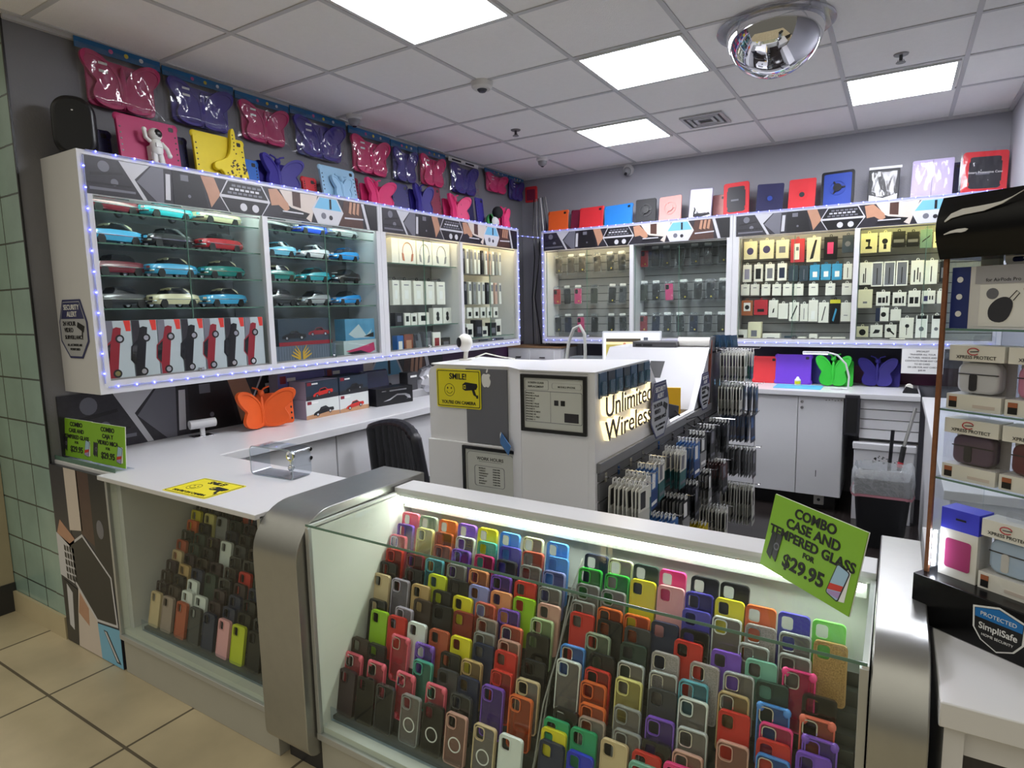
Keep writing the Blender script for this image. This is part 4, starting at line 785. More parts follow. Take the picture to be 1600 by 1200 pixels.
a.ball((0, y, .155), (.034, .03, .032), WF, 16); a.loft([[(.03 * math.cos(q * PI / 6) * k, y + .024 * math.sin(q * PI / 6) * k, z) for q in range(12)] for z, k in ((.055, .8), (.07, 1), (.1, 1.02), (.125, .85), (.132, .55))], WF)
for s_ in (-1, 1): a.tube([(s_ * .014, y, .065), (s_ * .017, y - .003, .03), (s_ * .018, y - .003, .008), (s_ * .018, y - .016, .005)], .0135, WF, 10)
a.tube([(-.028, y, .118), (-.052, y - .008, .13), (-.056, y - .01, .16)], .010, WF, 10); a.tube([(.028, y, .118), (.048, y - .008, .09), (.055, y - .012, .062)], .010, WF, 10)
a.ball((-.056, y - .01, .168), .012, WF); a.ball((.056, y - .012, .056), .012, WF); a.box((-.014, y - .028, .088), (.014, y - .02, .108), WF)
af = a.build('astronaut_figure', t, (0.01, 0, 0)); MB().ball((.004, y - .013, .157), (.025, .02, .023), BLACK, 16).build('visor', af)
MB().box((-.02, y, .03), (.02, 0.001, .1), WF).build('figure_mount', t)
tcase('dark navy tablet case between the astronaut and giraffe cases', 1.965, 2.05, 2.545, 'navy', x=-3.30)
t, w, h = tcase('yellow tablet case with a spotted giraffe stand', 2.04, 2.345, 2.58, 'yellow', x=-3.22)
gm = tcm('yellow'); gp = smooth_poly([(-.07, .06), (-.05, .04), (-.02, .05), (0, 0), (.14, 0), (.14, .05), (.125, .1), (.10, .14), (.085, .2), (.085, .27), (.075, .295), (.055, .275), (.052, .2), (.03, .13), (-.02, .1), (-.06, .085)], 1)
g = MB().prism([(x - .0, z) for x, z in gp], -.032, -.006, gm); go = g.build('giraffe_stand', t, bevel=.004)
sp = MB(); rnd = random.Random(3)
for _ in range(46):
    u, v = rnd.uniform(.005, .13), rnd.uniform(.01, .13)
    if v < .13 - abs(u - .08) * .9: sp.prism(circ(u, v, rnd.uniform(.003, .007), 8), -.0335, -.031, mat('spot_brown', '#3a2a10', .5))
for v in (.15, .17, .19, .21, .23, .25): sp.prism(circ(.068 + rnd.uniform(-.008, .008), v, .004, 8), -.0335, -.031, mat('spot_brown'))
sp.build('spots', go)
tcase('blue tablet case peeking out between the yellow and purple cases', 2.35, 2.45, 2.49, 'blue', x=-3.25)
tcase('purple butterfly tablet case right of the small blue case', 2.44, 2.77, 2.55, 'indigo', 'butterfly')
tcase('low red tablet case behind the purple butterfly', 2.76, 2.87, 2.455, 'red', x=-3.24)
t, w, h = tcase('light blue tablet case with a butterfly shaped stand', 2.88, 3.18, 2.55, 'light blue', x=-3.19, lean=-10)
butterfly(t, w * .62, h * .7, tcm('light blue'), y=-.014, spread=6)
tcase('maroon tablet case right of the light blue case', 3.19, 3.29, 2.53, 'maroon', x=-3.28)
tcase('hot pink butterfly tablet case in the middle of the shelf', 3.285, 3.62, 2.545, 'hot pink', 'butterfly')
tcase('deep violet tablet case between pink and purple butterflies', 3.625, 3.81, 2.56, 'deep violet', x=-3.27)
tcase('purple butterfly tablet case below the narrow purple bag', 3.82, 4.08, 2.59, 'indigo', 'butterfly')
tcase('maroon tablet case left of the pink butterfly with round holes', 4.09, 4.23, 2.60, 'maroon', x=-3.28)
t, w, h = tcase('pink butterfly tablet case with two round holes', 4.235, 4.58, 2.57, 'hot pink', 'butterfly')
k = MB().prism(circ(.07, h * .65, .018, 12), -.03, -.024, BLACK).prism(circ(.06, h * .3, .016, 12), -.027, -.02, BLACK); k.build('hole', t)
tcase('navy tablet case right of the pink butterfly with holes', 4.585, 4.70, 2.58, 'navy', x=-3.28)
tcase('purple tablet case near the corner, beside the soft toy', 4.71, 4.82, 2.59, 'indigo', x=-3.25)
t = thing('soft_toy', 'green and black soft toy with white wings by the corner', 'toy', (-3.22, 4.91, 2.3355), (0, 0, LX), None)
MB().ball((0, 0, .05), (.06, .05, .05), mat('toy_white', '#cfcfcf', .8), 14).build('torso', t); MB().ball((.04, -.02, .14), (.055, .05, .055), mat('toy_black', '#14181a', .8), 14).build('head', t)
for s_ in (-1, 1): MB().prism(smooth_poly([(0, 0), (.07, -.03), (.1, .05), (.05, .09)], 2), -.008, .008, mat('toy_green', '#27783a', .8)).build('ear', t, (-.03, -.01, .12 if s_ > 0 else .07), (0, R(150 if s_ > 0 else 200), 0))
tcase('pink butterfly tablet case at the corner end of the shelf', 4.99, 5.15, 2.54, 'hot pink', 'butterfly', x=-3.20)
t = thing('tablet_case', 'small red tablet case hung high in the back corner above the cables', 'tablet case', (-3.33, 5.80, 2.69)); MB().prism(rrect(-.07, 0, .07, .16, .015), .0, .018, tcm('coral red')).build('case_body', t, bevel=.003); MB().prism(rrect(-.05, .02, .05, .13, .01), -.003, 0, tcm('maroon')).build('inlay', t)
MB()
# black rounded speaker case at the storefront end
t = thing('backpack', 'black rounded hard shell bag on top of the cabinet, storefront end', 'bag', (-3.30, 1.50, 2.3355), (0, 0, R(60)), None)
bk = rrect(-.085, 0, .085, .27, .075, 8); bk = [(x, max(z, 0)) for x, z in bk]
MB().prism(bk, -.05, .05, mat('bag_black', '#0f1014', .32)).build('shell', t, bevel=.02, seg=4)
MB().ringprism([(x * 1.015, z * 1.01) for x, z in bk], [(x * .97, z * .985 + .001) for x, z in bk], -.006, .006, DARK).build('zip_seam', t); MB().box((-.004, -.0525, .2), (.004, -.05, .205), CHROME).build('badge', t)

# back shelf
def bcase(label, x0, x1, zt, col, kind='plain', y=5.62, bag=False, lean=-8):
    w, h = x1 - x0, zt - 2.3355
    t = thing('tablet_case', label, 'tablet case', ((x0 + x1) / 2, y, 2.3355), (R(lean), R(random.uniform(-2, 2)), R(random.uniform(-6, 6))), 'tablet cases standing on the back cabinets'); m = tcm(col)
    if kind == 'rugged':
        MB().prism(rrect(-w / 2, 0, w / 2, h, .02), 0, .02, m).build('case_body', t, bevel=.004)
        i_ = rrect(-w * .36, h * .13, w * .36, h * .87, .025); MB().prism(i_, -.002, 0, DARK).build('inlay', t)
        f = MB()
        for sx in (-1, 1):
            for q in (.2, .75): f.box((sx * w * .36 - .006, -.004, h * q), (sx * w * .36 + .006, 0, h * (q + .08)), m)
        f.build('clip', t); MB().box((-w * .2, -.003, h * .45), (w * .1, -.002, h * .5), GG).build('badge', t)
    elif kind == 'ring':
        MB().prism(rrect(-w / 2, 0, w / 2, h, .012), 0, .014, m).build('case_body', t, bevel=.002)
        MB().ringprism(circ(0, h * .5, .045, 28), circ(0, h * .5, .033, 28), -.003, 0, m).prism(circ(0, h * .5, .02, 20), -.004, 0, DARK if col != 'navy' else tcm('royal blue')).build('ring', t)
    elif kind == 'stand':
        MB().prism(rrect(-w / 2, 0, w / 2, h, .015), 0, .016, m).build('case_body', t, bevel=.003)
        MB().ringprism(circ(0, h * .55, .058, 24), circ(0, h * .55, .05, 24), -.006, 0, DARK if col == 'black' else m).build('ring', t)
        MB().prism(circ(0, h * .55, .03, 16), -.012, 0, BLACK if col != 'rose' else m).build('hub', t)
        s_ = MB()
        for q in range(3): a_ = R(90 + 120 * q); s_.box((-.006, -.008, 0), (.006, 0, .055), BLACK if col != 'rose' else m, Matrix.Translation((0, 0, h * .55)) @ Matrix.Rotation(a_, 4, 'Y'))
        s_.build('arm', t)
    elif kind == 'folio':
        MB().prism(rrect(-w / 2, 0, w / 2, h, .01), 0, .012, m).build('case_body', t, bevel=.002); MB().box((-.001, -.001, .005), (.001, 0, h - .005), BLACK).build('fold', t)
    else: tablet_body(t, w, h, m, holes=False)
    if bag: bagfilm(t, w * 1.12, h * 1.08, -.004, int(x0 * 100) % 50, .012)
    return t, w, h
bcase('orange tablet case at the left end of the back shelf', -3.03, -2.82, 2.55, 'orange')
bcase('dark red tablet case behind the orange and red ones', -2.84, -2.70, 2.555, 'maroon', y=5.72)
bcase('bright red tablet case between the orange and blue ones', -2.70, -2.445, 2.55, 'coral red')
bcase('bright blue tablet case between the red and black ones', -2.43, -2.15, 2.545, 'sky blue')
bcase('black tablet case with a round hand ring, next to the blue one', -2.115, -1.925, 2.57, 'black', 'stand')
bcase('rose pink tablet case with a kickstand cross', -1.90, -1.69, 2.57, 'rose', 'stand')
t, w, h = bcase('white printed tablet package with black swirls in shiny film', -1.625, -1.43, 2.605, 'lilac', 'folio', bag=True)
MB().prism(rrect(-w * .48, h * .02, w * .48, h * .98, .008), -.003, 0.0, PAPER).prism([(-w * .3, h * .1), (-w * .1, h * .05), (w * .45, h * .15), (w * .4, h * .22), (-w * .05, h * .2), (-w * .3, h * .45)], -.0036, -.003, INK).build('printed_insert', t, smooth=0)
bcase('rose tablet case behind the white package and the red rugged case', -1.44, -1.32, 2.55, 'rose', y=5.72)
bcase('red rugged tablet case with a dark inlay, left of the navy ring case', -1.325, -1.115, 2.625, 'coral red', 'rugged')
bcase('navy tablet case with a round ring', -1.06, -.855, 2.58, 'navy', 'ring')
bcase('red tablet case with a dark round ring', -.815, -.615, 2.59, 'coral red', 'ring')
t, w, h = bcase('royal blue tablet case in a black rim with a hand strap wheel', -.57, -.345, 2.615, 'royal blue', 'stand')
MB().ringprism(rrect(-w / 2 - .004, -.0, w / 2 + .004, h + .004, .018), rrect(-w / 2 + .014, .016, w / 2 - .014, h - .014, .012), -.003, .018, BLACK).build('rim', t)
t, w, h = bcase('black folio tablet case in a clear bag with a white header', -.25, -.045, 2.595, 'black', 'folio', bag=True)
MB().box((-w * .5, .0, h * 1.0), (w * .55, .003, h * 1.07), PAPER).build('header_card', t); MB().prism([(-w * .45, h * .03), (w * .45, h * .03), (w * .45, h * .25), (0, h * .14), (-w * .45, h * .25)], -.002, 0, PAPER).build('printed_insert', t, smooth=0)
bcase('lilac tablet sleeve in a shiny clear bag', .03, .285, 2.625, 'lilac', 'folio', bag=True)
bcase('navy tablet case behind the lilac sleeve and red boxed case', .27, .36, 2.60, 'navy', y=5.72)
t, w, h = bcase('large red rugged tablet case in a bag at the right wall', .335, .60, 2.64, 'coral red', 'rugged', bag=True)
text('Smart Protective Case', .022, PAPER, t, (0, -.0055, h * .5))
# ------------------------------------------------------------------ glass showcases at the storefront
from mathutils.geometry import tessellate_polygon
CASE_BACK = mat('showcase_back', '#dcdeda', .5, noise=.04); DECK = mat('showcase_deck', '#c3c6c0', .45, noise=.05); ALU = mat('aluminium_trim', '#b4b6b6', .35, .6); KICK = mat('kick_plate', '#a3a197', .5, noise=.05)
def showcase(label, x0, x1, lit, top_glass):
    t = thing('glass_showcase', label, 'showcase', ((x0 + x1) / 2, 1.29, 0), group=None); w = (x1 - x0) / 2
    MB().box((-w, .012, 0.0), (w, .47, .165), KICK).build('kick_plate', t, bevel=.002)
    MB().box((-w + .012, .012, .168), (w - .012, .503 if lit else .458, .208), DECK).build('deck', t, smooth=0)
    MB().box((-w, -.004, .165), (w, .012, .188), ALU).box((-w, .004, .165), (w, .02, .168), ALU).build('front_rail', t, bevel=.001)
    MB().box((-w, .012, .165), (-w + .012, .515 if lit else .47, .903), CASE_BACK).build('side_panel', t, smooth=0); MB().box((w - .012, .012, .165), (w, .515 if lit else .47, .903), CASE_BACK).build('side_panel', t, smooth=0)
    yb_ = .503 if lit else .458
    MB().box((-w + .012, yb_, .208 if not lit else .16), (w - .012, yb_ + .012, .903), CASE_BACK).build('back_panel', t, smooth=0)
    g = MB().box((-w + .013, .002, .19), (w - .013, .008, .908 if not lit else .912), CASEGLASS).build('front_glass', t, smooth=0)
    e = MB()
    for a in ((-w + .012, -w + .0135), (w - .0135, w - .012)): e.box((a[0], .001, .19), (a[1], .009, .905), GEDGE)
    e.build('glass_rim', g, smooth=0)
    for s_ in (-1, 1): MB().box((s_ * w - (.016 if s_ > 0 else 0), -.002, .188), (s_ * w + (.016 if s_ < 0 else 0), .012, .906), ALU).build('corner_trim', t, bevel=.001)
    if top_glass:
        g = MB().box((-w + .003, .0, .913), (w - .003, .425, .919), CASEGLASS).build('top_glass', t, smooth=0)
        MB().box((-w + .003, -.0015, .9125), (w - .003, .0, .9195), GEDGE).build('glass_rim', g, smooth=0)
        MB().box((-w, .425, .903), (w, .535, .932), WHITE).box((-w, .515, .80), (w, .535, .903), WHITE).build('top_rail', t, bevel=.002)
        for s_ in (-1, 1): MB().box((s_ * w - (.012 if s_ > 0 else 0), .0, .9), (s_ * w + (.012 if s_ < 0 else 0), .425, .9128), TRIMW).build('side_rail', t, smooth=0)
        MB().box((-w + .03, .428, .874), (w - .03, .454, .899), mat('showcase_lamp', '#ffffff', emit='#f6ffee', power=CASE_STRIP)).build('light_bar', t)
        MB().box((-w + .02, .4545, .850), (w - .02, .457, .903), ALU).box((-w + .02, .426, .8995), (w - .02, .457, .9028), ALU).build('lamp_shield', t)  # shield added to keep the bar's light off the back panel
    else:
        MB().box((-w - .02, -.02, .898), (w, .47, .917), WHITE).build('counter_top', t, bevel=.002)
    return t
showcase('lit glass showcase full of colourful phone cases in the foreground', -1.605, -.015, True, True)
showcase('unlit glass showcase with a white top at the left of the storefront', -2.895, -1.835, False, False)
def divider(label, x0, x1, y1):
    t = thing('steel_divider', label, 'counter end', ((x0 + x1) / 2, 0, 0), group='rounded steel counter ends'); w = (x1 - x0) / 2
    prof = [(y1, .10), (y1, .945)]
    prof += [(1.25 + .16 - .16 * math.sin(R(a)), .945 - .16 + .16 * math.cos(R(a))) for a in range(0, 91, 9)]
    prof += [(1.25 + .05 - .05 * math.cos(R(a)), .10 + .05 - .05 * math.sin(R(a)) * 1.0) for a in range(0, 91, 15)]
    MB().prism(prof, -w, w, STEEL, ax='x').build('body', t, bevel=.003)
    MB().box((-w + .02, 1.33, 0), (w - .02, y1 - .03, .1), DARK).build('plinth', t)
    return t
divider('brushed steel rounded end between the two showcases', -1.832, -1.612, 1.90)
divider('brushed steel rounded end right of the lit showcase', -.012, .083, 1.98)
# stepped racks + phone cases
K0, KY0, KY1, KZ1 = .355, 1.385, 1.71, .82
TILT = R(11); CH = .152
def topz(y): return K0 + (KZ1 - K0) / (KY1 - KY0) * (y - KY0)
def outline_hole(): return rrect(-.038, 0, .038, CH, .011, 4), rrect(-.0325, .1065, .0015, .1465, .0105, 4)
def panel_mesh(name, th0, th1):
    o, h = outline_hole(); b = MB(); n, m_ = len(o), len(h)
    tris = tessellate_polygon([[Vector((x, z, 0)) for x, z in o], [Vector((x, z, 0)) for x, z in h]])
    P = o + h
    b.add([(x, th0, z) for x, z in P] + [(x, th1, z) for x, z in P], [tuple(t_) for t_ in tris] + [tuple(n + m_ + a for a in reversed(t_)) for t_ in tris], None)
    fs = []
    for s0, c in ((0, n), (n, m_)): fs += [(s0 + a, s0 + (a + 1) % c, n + m_ + s0 + (a + 1) % c, n + m_ + s0 + a) for a in range(c)]
    k = len(b.v) - 2 * (n + m_)
    for f in fs: b.f.append([k + a for a in f]); b.m.append(0)
    return b.mesh(name, 30)
PANEL = panel_mesh('back_panel', -.0035, 0)
_o = rrect(-.0385, -.0005, .0385, CH + .0005, .0115, 4); _i = rrect(-.035, .003, .035, CH - .003, .009, 4)
RIM = MB().ringprism(_o, _i, -.0048, .0075, None).mesh('rim', 30)
_b = MB().ringprism(_o, _i, -.0048, .0075, None)
for sx in (-1, 1):
    for z in (.009, CH - .009): _b.ball((sx * .031, .001, z), (.0105, .0085, .0125), None, 10)
BUMP = _b.mesh('rim', 40)
_h = rrect(-.0325, .1065, .0015, .1465, .0105, 4); _h2 = rrect(-.0297, .1093, -.0013, .1437, .008, 4)
CRING = MB().ringprism(_h, _h2, -.0062, .001, None).mesh('camera_ring', 30)
for me in (PANEL, RIM, BUMP, CRING): me.materials.clear(); me.materials.append(BLACK)
PCC = {'pink': '#e8647c', 'sage': '#9aa894', 'orange': '#dd6a35', 'purple': '#7a4fc0', 'yellow': '#e2d62c', 'blue': '#4c8fe0', 'cream': '#dfe0b8', 'pale yellow': '#e2d88a', 'rust': '#b1563a', 'white': '#dfe5e4', 'teal': '#4fae9c', 'indigo': '#4c46b0', 'coral': '#dd6a55', 'magenta': '#c03a72', 'charcoal': '#3a3c40', 'grey': '#8d8f90', 'lilac': '#8d92cf', 'red': '#c8322a', 'maroon': '#7a2636', 'cyan': '#5aa8bc', 'peach': '#e59a6a', 'black': '#131417', 'yellow green': '#c8d22a', 'lime green': '#98c822', 'rose': '#c99a8e', 'beige': '#d2bb94', 'lavender': '#b0a8bc', 'tan': '#c0a06e', 'pale green': '#b8cfa0', 'brown': '#33241f', 'dark red': '#7c221c', 'taupe': '#a08d84', 'navy': '#1d2745', 'dark plum': '#33222a', 'dark green': '#263a33', 'hot pink': '#ec4088', 'pale pink': '#e8a8b0', 'green': '#3fbf4a', 'light green': '#7fd868', 'glitter': '#a8a0a2', 'gold glitter': '#b8905a', 'silver': '#b4b8bc', 'mint': '#7fb8a6', 'gold': '#c0a678', 'royal blue': '#2433c0', 'emerald': '#2f9f6c'}
def pcm(n): return mat('phonecase_' + n.replace(' ', '_'), PCC[n], .38, noise=.03, nscale=30)
_rb = {}
def rimm(n):
    k = 'phonecase_rim_' + n.replace(' ', '_')
    c = lin(PCC[n]); return mat(k, PCC[n], .22, coat=.5)
def cpm(n):
    k = 'phonecase_clear_' + n.replace(' ', '_')
    if 'glitter' in n:
        m = mat(k, PCC[n], .25, noise=.8, nscale=260, coat=.6, alpha=.8); return m
    return clear(k, PCC[n] if n in ('black', 'charcoal', 'maroon', 'purple', 'indigo') else '#b9b2b0' if n in ('grey', 'silver', 'white', 'beige', 'taupe', 'cream') else PCC[n], .06, .06, dens=.22)
MRING = MB().ringprism(circ(0, .062, .023, 28), circ(0, .062, .0195, 28), -.0045, -.0035, None).mesh('magnet_ring', 30); MRING.materials.clear(); MRING.materials.append(BLACK)
def phone_case(x, y, col, typ, label, group, ring=False):
    z0 = topz(y) - CH * math.cos(TILT); yb = y - CH * math.sin(TILT)
    t = thing('phone_case', label, 'phone case', (x, yb, z0), (-TILT, 0, R(random.uniform(-2, 2))), group)
    clr = typ != 'S'
    if typ == 'S':
        slots(link('back_panel', PANEL, t), [pcm(col)]); slots(link('rim', RIM, t), [pcm(col)]); slots(link('camera_ring', CRING, t), [pcm(col)])
    else:
        slots(link('back_panel', PANEL, t), [cpm(col)]); slots(link('rim', BUMP if typ == 'B' else RIM, t), [rimm(col)])
        if ring: slots(link('magnet_ring', MRING, t), [PAPER])
        slots(link('camera_ring', CRING, t), [rimm(col) if col not in ('pink', 'coral', 'hot pink', 'blue', 'silver', 'gold', 'glitter') else CHROME])
CASES = {'left': [
 (1.723, [(-1.531,'S','pink'),(-1.445,'C','sage'),(-1.355,'S','orange'),(-1.269,'S','purple'),(-1.181,'S','yellow'),(-1.09,'S','blue'),(-1.0,'C','cream'),(-.908,'S','blue')]),
 (1.697, [(-1.537,'C','purple'),(-1.442,'C','pale yellow'),(-1.354,'C','rust'),(-1.259,'C','white'),(-1.167,'S','teal'),(-1.073,'S','indigo'),(-.984,'C','coral'),(-.894,'S','blue')]),
 (1.671, [(-1.552,'C','pink'),(-1.343,'C','rust'),(-1.261,'C','purple'),(-1.163,'C','magenta'),(-1.073,'C','charcoal'),(-.98,'C','grey'),(-.893,'C','lilac')]),
 (1.641, [(-1.544,'C','red'),(-1.446,'C','maroon'),(-1.356,'C','cyan'),(-1.259,'C','grey'),(-1.167,'C','peach'),(-1.075,'C','purple'),(-.982,'S','red'),(-.893,'C','grey')]),
 (1.613, [(-1.551,'C','black'),(-1.429,'C','black'),(-1.323,'S','yellow green'),(-1.229,'S','black'),(-1.147,'S','lilac'),(-1.058,'S','peach'),(-.97,'S','lime green'),(-.882,'S','rose')]),
 (1.586, [(-1.562,'S','beige'),(-1.47,'C','lavender'),(-1.377,'S','tan'),(-1.283,'S','black'),(-1.196,'S','yellow'),(-1.104,'C','coral'),(-1.013,'C','purple'),(-.892,'C','pale green')]),
 (1.560, [(-1.349,'S','brown'),(-1.261,'S','black'),(-1.174,'S','dark red'),(-1.081,'C','taupe'),(-.988,'C','coral'),(-.893,'C','black')]),
 (1.536, [(-1.54,'C','black'),(-1.415,'C','lavender'),(-1.075,'C','grey'),(-.983,'C','rose')]),
 (1.517, [(-1.513,'S','lime green'),(-1.429,'S','red'),(-1.34,'S','white'),(-1.244,'S','rust'),(-1.155,'S','yellow'),(-1.067,'S','navy'),(-.984,'S','red'),(-.883,'S','black')]),
 (1.485, [(-1.389,'B','pink'),(-1.283,'B','purple'),(-1.176,'S','black'),(-1.092,'C','tan'),(-.98,'C','red'),(-.886,'C','beige')]),
 (1.457, [(-1.553,'S','brown'),(-1.473,'S','black'),(-1.269,'C','teal'),(-1.166,'S','charcoal'),(-1.086,'S','navy'),(-.993,'C','purple'),(-.895,'C','orange')]),
 (1.427, [(-1.556,'B','pink'),(-1.449,'B','pink'),(-1.32,'B','pink'),(-1.192,'B','pink'),(-1.094,'C','charcoal')]),
 (1.396, [(-1.557,'S','dark plum'),(-1.467,'C','black'),(-1.382,'C','charcoal'),(-1.271,'C','grey'),(-1.179,'C','black'),(-1.089,'C','rose'),(-.985,'C','beige'),(-.894,'S','white')])],
 'right': [
 (1.716, [(-.767,'S','navy'),(-.686,'C','cream'),(-.606,'S','dark green'),(-.524,'S','hot pink'),(-.432,'S','black'),(-.35,'S','black')]),
 (1.690, [(-.775,'C','green'),(-.687,'C','green'),(-.605,'S','yellow'),(-.521,'S','pale pink'),(-.439,'C','indigo'),(-.357,'S','yellow'),(-.276,'S','orange'),(-.194,'S','indigo'),(-.112,'S','light green')]),
 (1.662, [(-.771,'C','grey'),(-.688,'C','grey'),(-.44,'S','indigo'),(-.357,'C','white'),(-.27,'C','glitter'),(-.186,'C','silver'),(-.104,'C','gold glitter')]),
 (1.632, [(-.774,'C','grey'),(-.687,'C','orange'),(-.603,'C','orange'),(-.519,'S','navy'),(-.435,'C','black'),(-.282,'C','silver'),(-.183,'C','silver')]),
 (1.613, [(-.768,'S','red'),(-.679,'S','black'),(-.593,'S','charcoal'),(-.448,'S','red'),(-.346,'S','purple'),(-.258,'S','mint'),(-.168,'B','hot pink')]),
 (1.587, [(-.706,'C','sage'),(-.595,'S','dark green'),(-.502,'C','glitter'),(-.396,'C','glitter'),(-.307,'C','silver'),(-.226,'S','dark green'),(-.119,'C','black')]),
 (1.558, [(-.772,'C','blue'),(-.68,'S','black'),(-.592,'C','silver'),(-.498,'C','silver'),(-.416,'C','cyan'),(-.314,'C','gold'),(-.218,'B','blue'),(-.119,'B','coral')]),
 (1.534, [(-.775,'C','white'),(-.683,'C','red'),(-.589,'C','pale yellow'),(-.492,'S','charcoal'),(-.411,'C','white'),(-.306,'S','red'),(-.207,'C','hot pink'),(-.111,'B','purple')]),
 (1.513, [(-.687,'C','orange'),(-.209,'S','red'),(-.12,'S','purple')]),
 (1.494, [(-.578,'C','grey'),(-.485,'C','purple'),(-.4,'C','silver'),(-.299,'C','rose'),(-.207,'C','blue')]),
 (1.481, [(-.676,'C','orange')]),
 (1.462, [(-.75,'C','black'),(-.668,'C','taupe'),(-.566,'C','grey'),(-.485,'C','black'),(-.403,'C','rose')]),
 (1.443, [(-.768,'S','emerald'),(-.684,'S','emerald'),(-.594,'S','beige'),(-.505,'S','red'),(-.419,'S','hot pink')]),
 (1.428, [(-.77,'S','yellow'),(-.507,'S','mint')]),
 (1.410, [(-.768,'S','navy'),(-.681,'S','royal blue')])]}
TN = {'S': '', 'C': 'clear backed ', 'B': 'corner bumper '}
for side in ('left', 'right'):
    for r_, (y, row) in enumerate(CASES[side]):
        row = sorted(row)
        for i, (x, ty, c) in enumerate(row):
            phone_case(x, y, c, ty, '%s %sphone case, %s from left in row %d, lit %s rack' % (c, TN[ty], ORD[i], r_ + 1, side), 'phone cases on the %s lit rack' % side, side == 'left' and ((r_ == 12 and i in (3, 4, 5, 6)) or (r_ == 7 and i == 1)))
RACK = mat('rack_smoke', '#3f423f', .3, noise=.05)
def rack(x0, x1, ys, label, m=RACK):
    t = thing('stepped_rack', label, 'rack', ((x0 + x1) / 2, 0, .208), group='stepped phone case racks'); w = (x1 - x0) / 2
    pts = []
    for y in sorted(ys):
        yb = y - CH * math.sin(TILT); z = topz(y) - CH * math.cos(TILT) - .208 - .0015; pts.append((yb, max(z, .0005)))
    prof = [(pts[0][0] - .02, 0)]; zl = 0
    prof = [(pts[0][0] - .02, 0.0)]
    cur = pts[0][0] - .02
    for k, (yb, z) in enumerate(pts):
        st = pts[0][0] - .02 if k == 0 else yb - .007
        prof.append((st, prof[-1][1])) if k else None
        prof.append((st, z))
    prof += [(1.742, prof[-1][1]), (1.742, 0.0)]
    q = [prof[0]]
    for p in prof[1:]:
        if abs(p[0] - q[-1][0]) + abs(p[1] - q[-1][1]) > 1e-5: q.append(p)
    MB().prism(q, -w, w, m, ax='x').build('steps', t, smooth=0)
    MB().box((-w, pts[0][0] - .03, 0.0), (w, pts[0][0] - .027, .05), ACRYL).box((-w, pts[0][0] - .03, 0), (w, pts[0][0] - .02, .0006), ACRYL).build('front_lip', t, smooth=0)
rack(-1.592, -.835, [y for y, _ in CASES['left']], 'stepped rack under the phone cases in the left half of the lit showcase')
rack(-.812, -.04, [y for y, _ in CASES['right']], 'stepped rack under the phone cases in the right half of the lit showcase')
t = thing('charging_cable', 'thin grey cables hanging between the two racks of phone cases', 'cable', (-.825, 0, 0))
MB().tube([(.0, 1.735, .80), (-.005, 1.66, .72), (.003, 1.56, .58), (-.004, 1.47, .45), (.004, 1.40, .32), (-.006, 1.36, .2125)], .0025, mat('cable_grey', '#8c8c88', .5)).build('cord', t)
MB().tube([(.006, 1.735, .78), (.004, 1.62, .66), (-.006, 1.52, .50), (.006, 1.44, .38), (-.002, 1.38, .25), (.008, 1.35, .2125)], .0025, mat('cable_grey')).build('cord', t)
# dim showcase
ysd = [1.723 - .0272 * i for i in range(13)]
rack(-2.80, -1.855, ysd, 'stepped rack under the phone cases in the unlit showcase')
known = {(2, 0): 'yellow', (4, 0): 'yellow', (4, 1): 'pale yellow', (5, 0): 'orange', (7, 0): 'rust', (4, 2): 'grey', (3, 4): 'navy', (1, 3): 'coral', (4, 5): 'red', (8, 0): 'beige', (9, 1): 'tan', (10, 2): 'white', (11, 2): 'white', (11, 3): 'white', (12, 5): 'pale pink', (12, 6): 'yellow green', (12, 8): 'red', (8, 5): 'red', (6, 3): 'white', (12, 0): 'beige', (12, 1): 'taupe', (12, 2): 'rust', (12, 3): 'charcoal', (12, 4): 'navy'}
dim_pal = ['charcoal', 'black', 'dark plum', 'navy', 'brown', 'dark green', 'black', 'dark plum', 'brown', 'black', 'dark plum', 'navy']  # dark picks put the dimness of the unlit showcase into the case colours
rnd = random.Random(11)
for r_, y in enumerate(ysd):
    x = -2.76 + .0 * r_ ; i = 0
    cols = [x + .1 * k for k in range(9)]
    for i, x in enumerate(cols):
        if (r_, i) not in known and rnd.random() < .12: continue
        c = known.get((r_, i)) or rnd.choice(dim_pal); ty = 'S' if (r_, i) in known else rnd.choice('SSC')
        phone_case(x + rnd.uniform(-.004, .004), y, c, ty, '%s %sphone case, column %s from left, row %d in the unlit showcase' % (c, TN[ty], ORD[i], r_ + 1), 'phone cases in the unlit showcase')

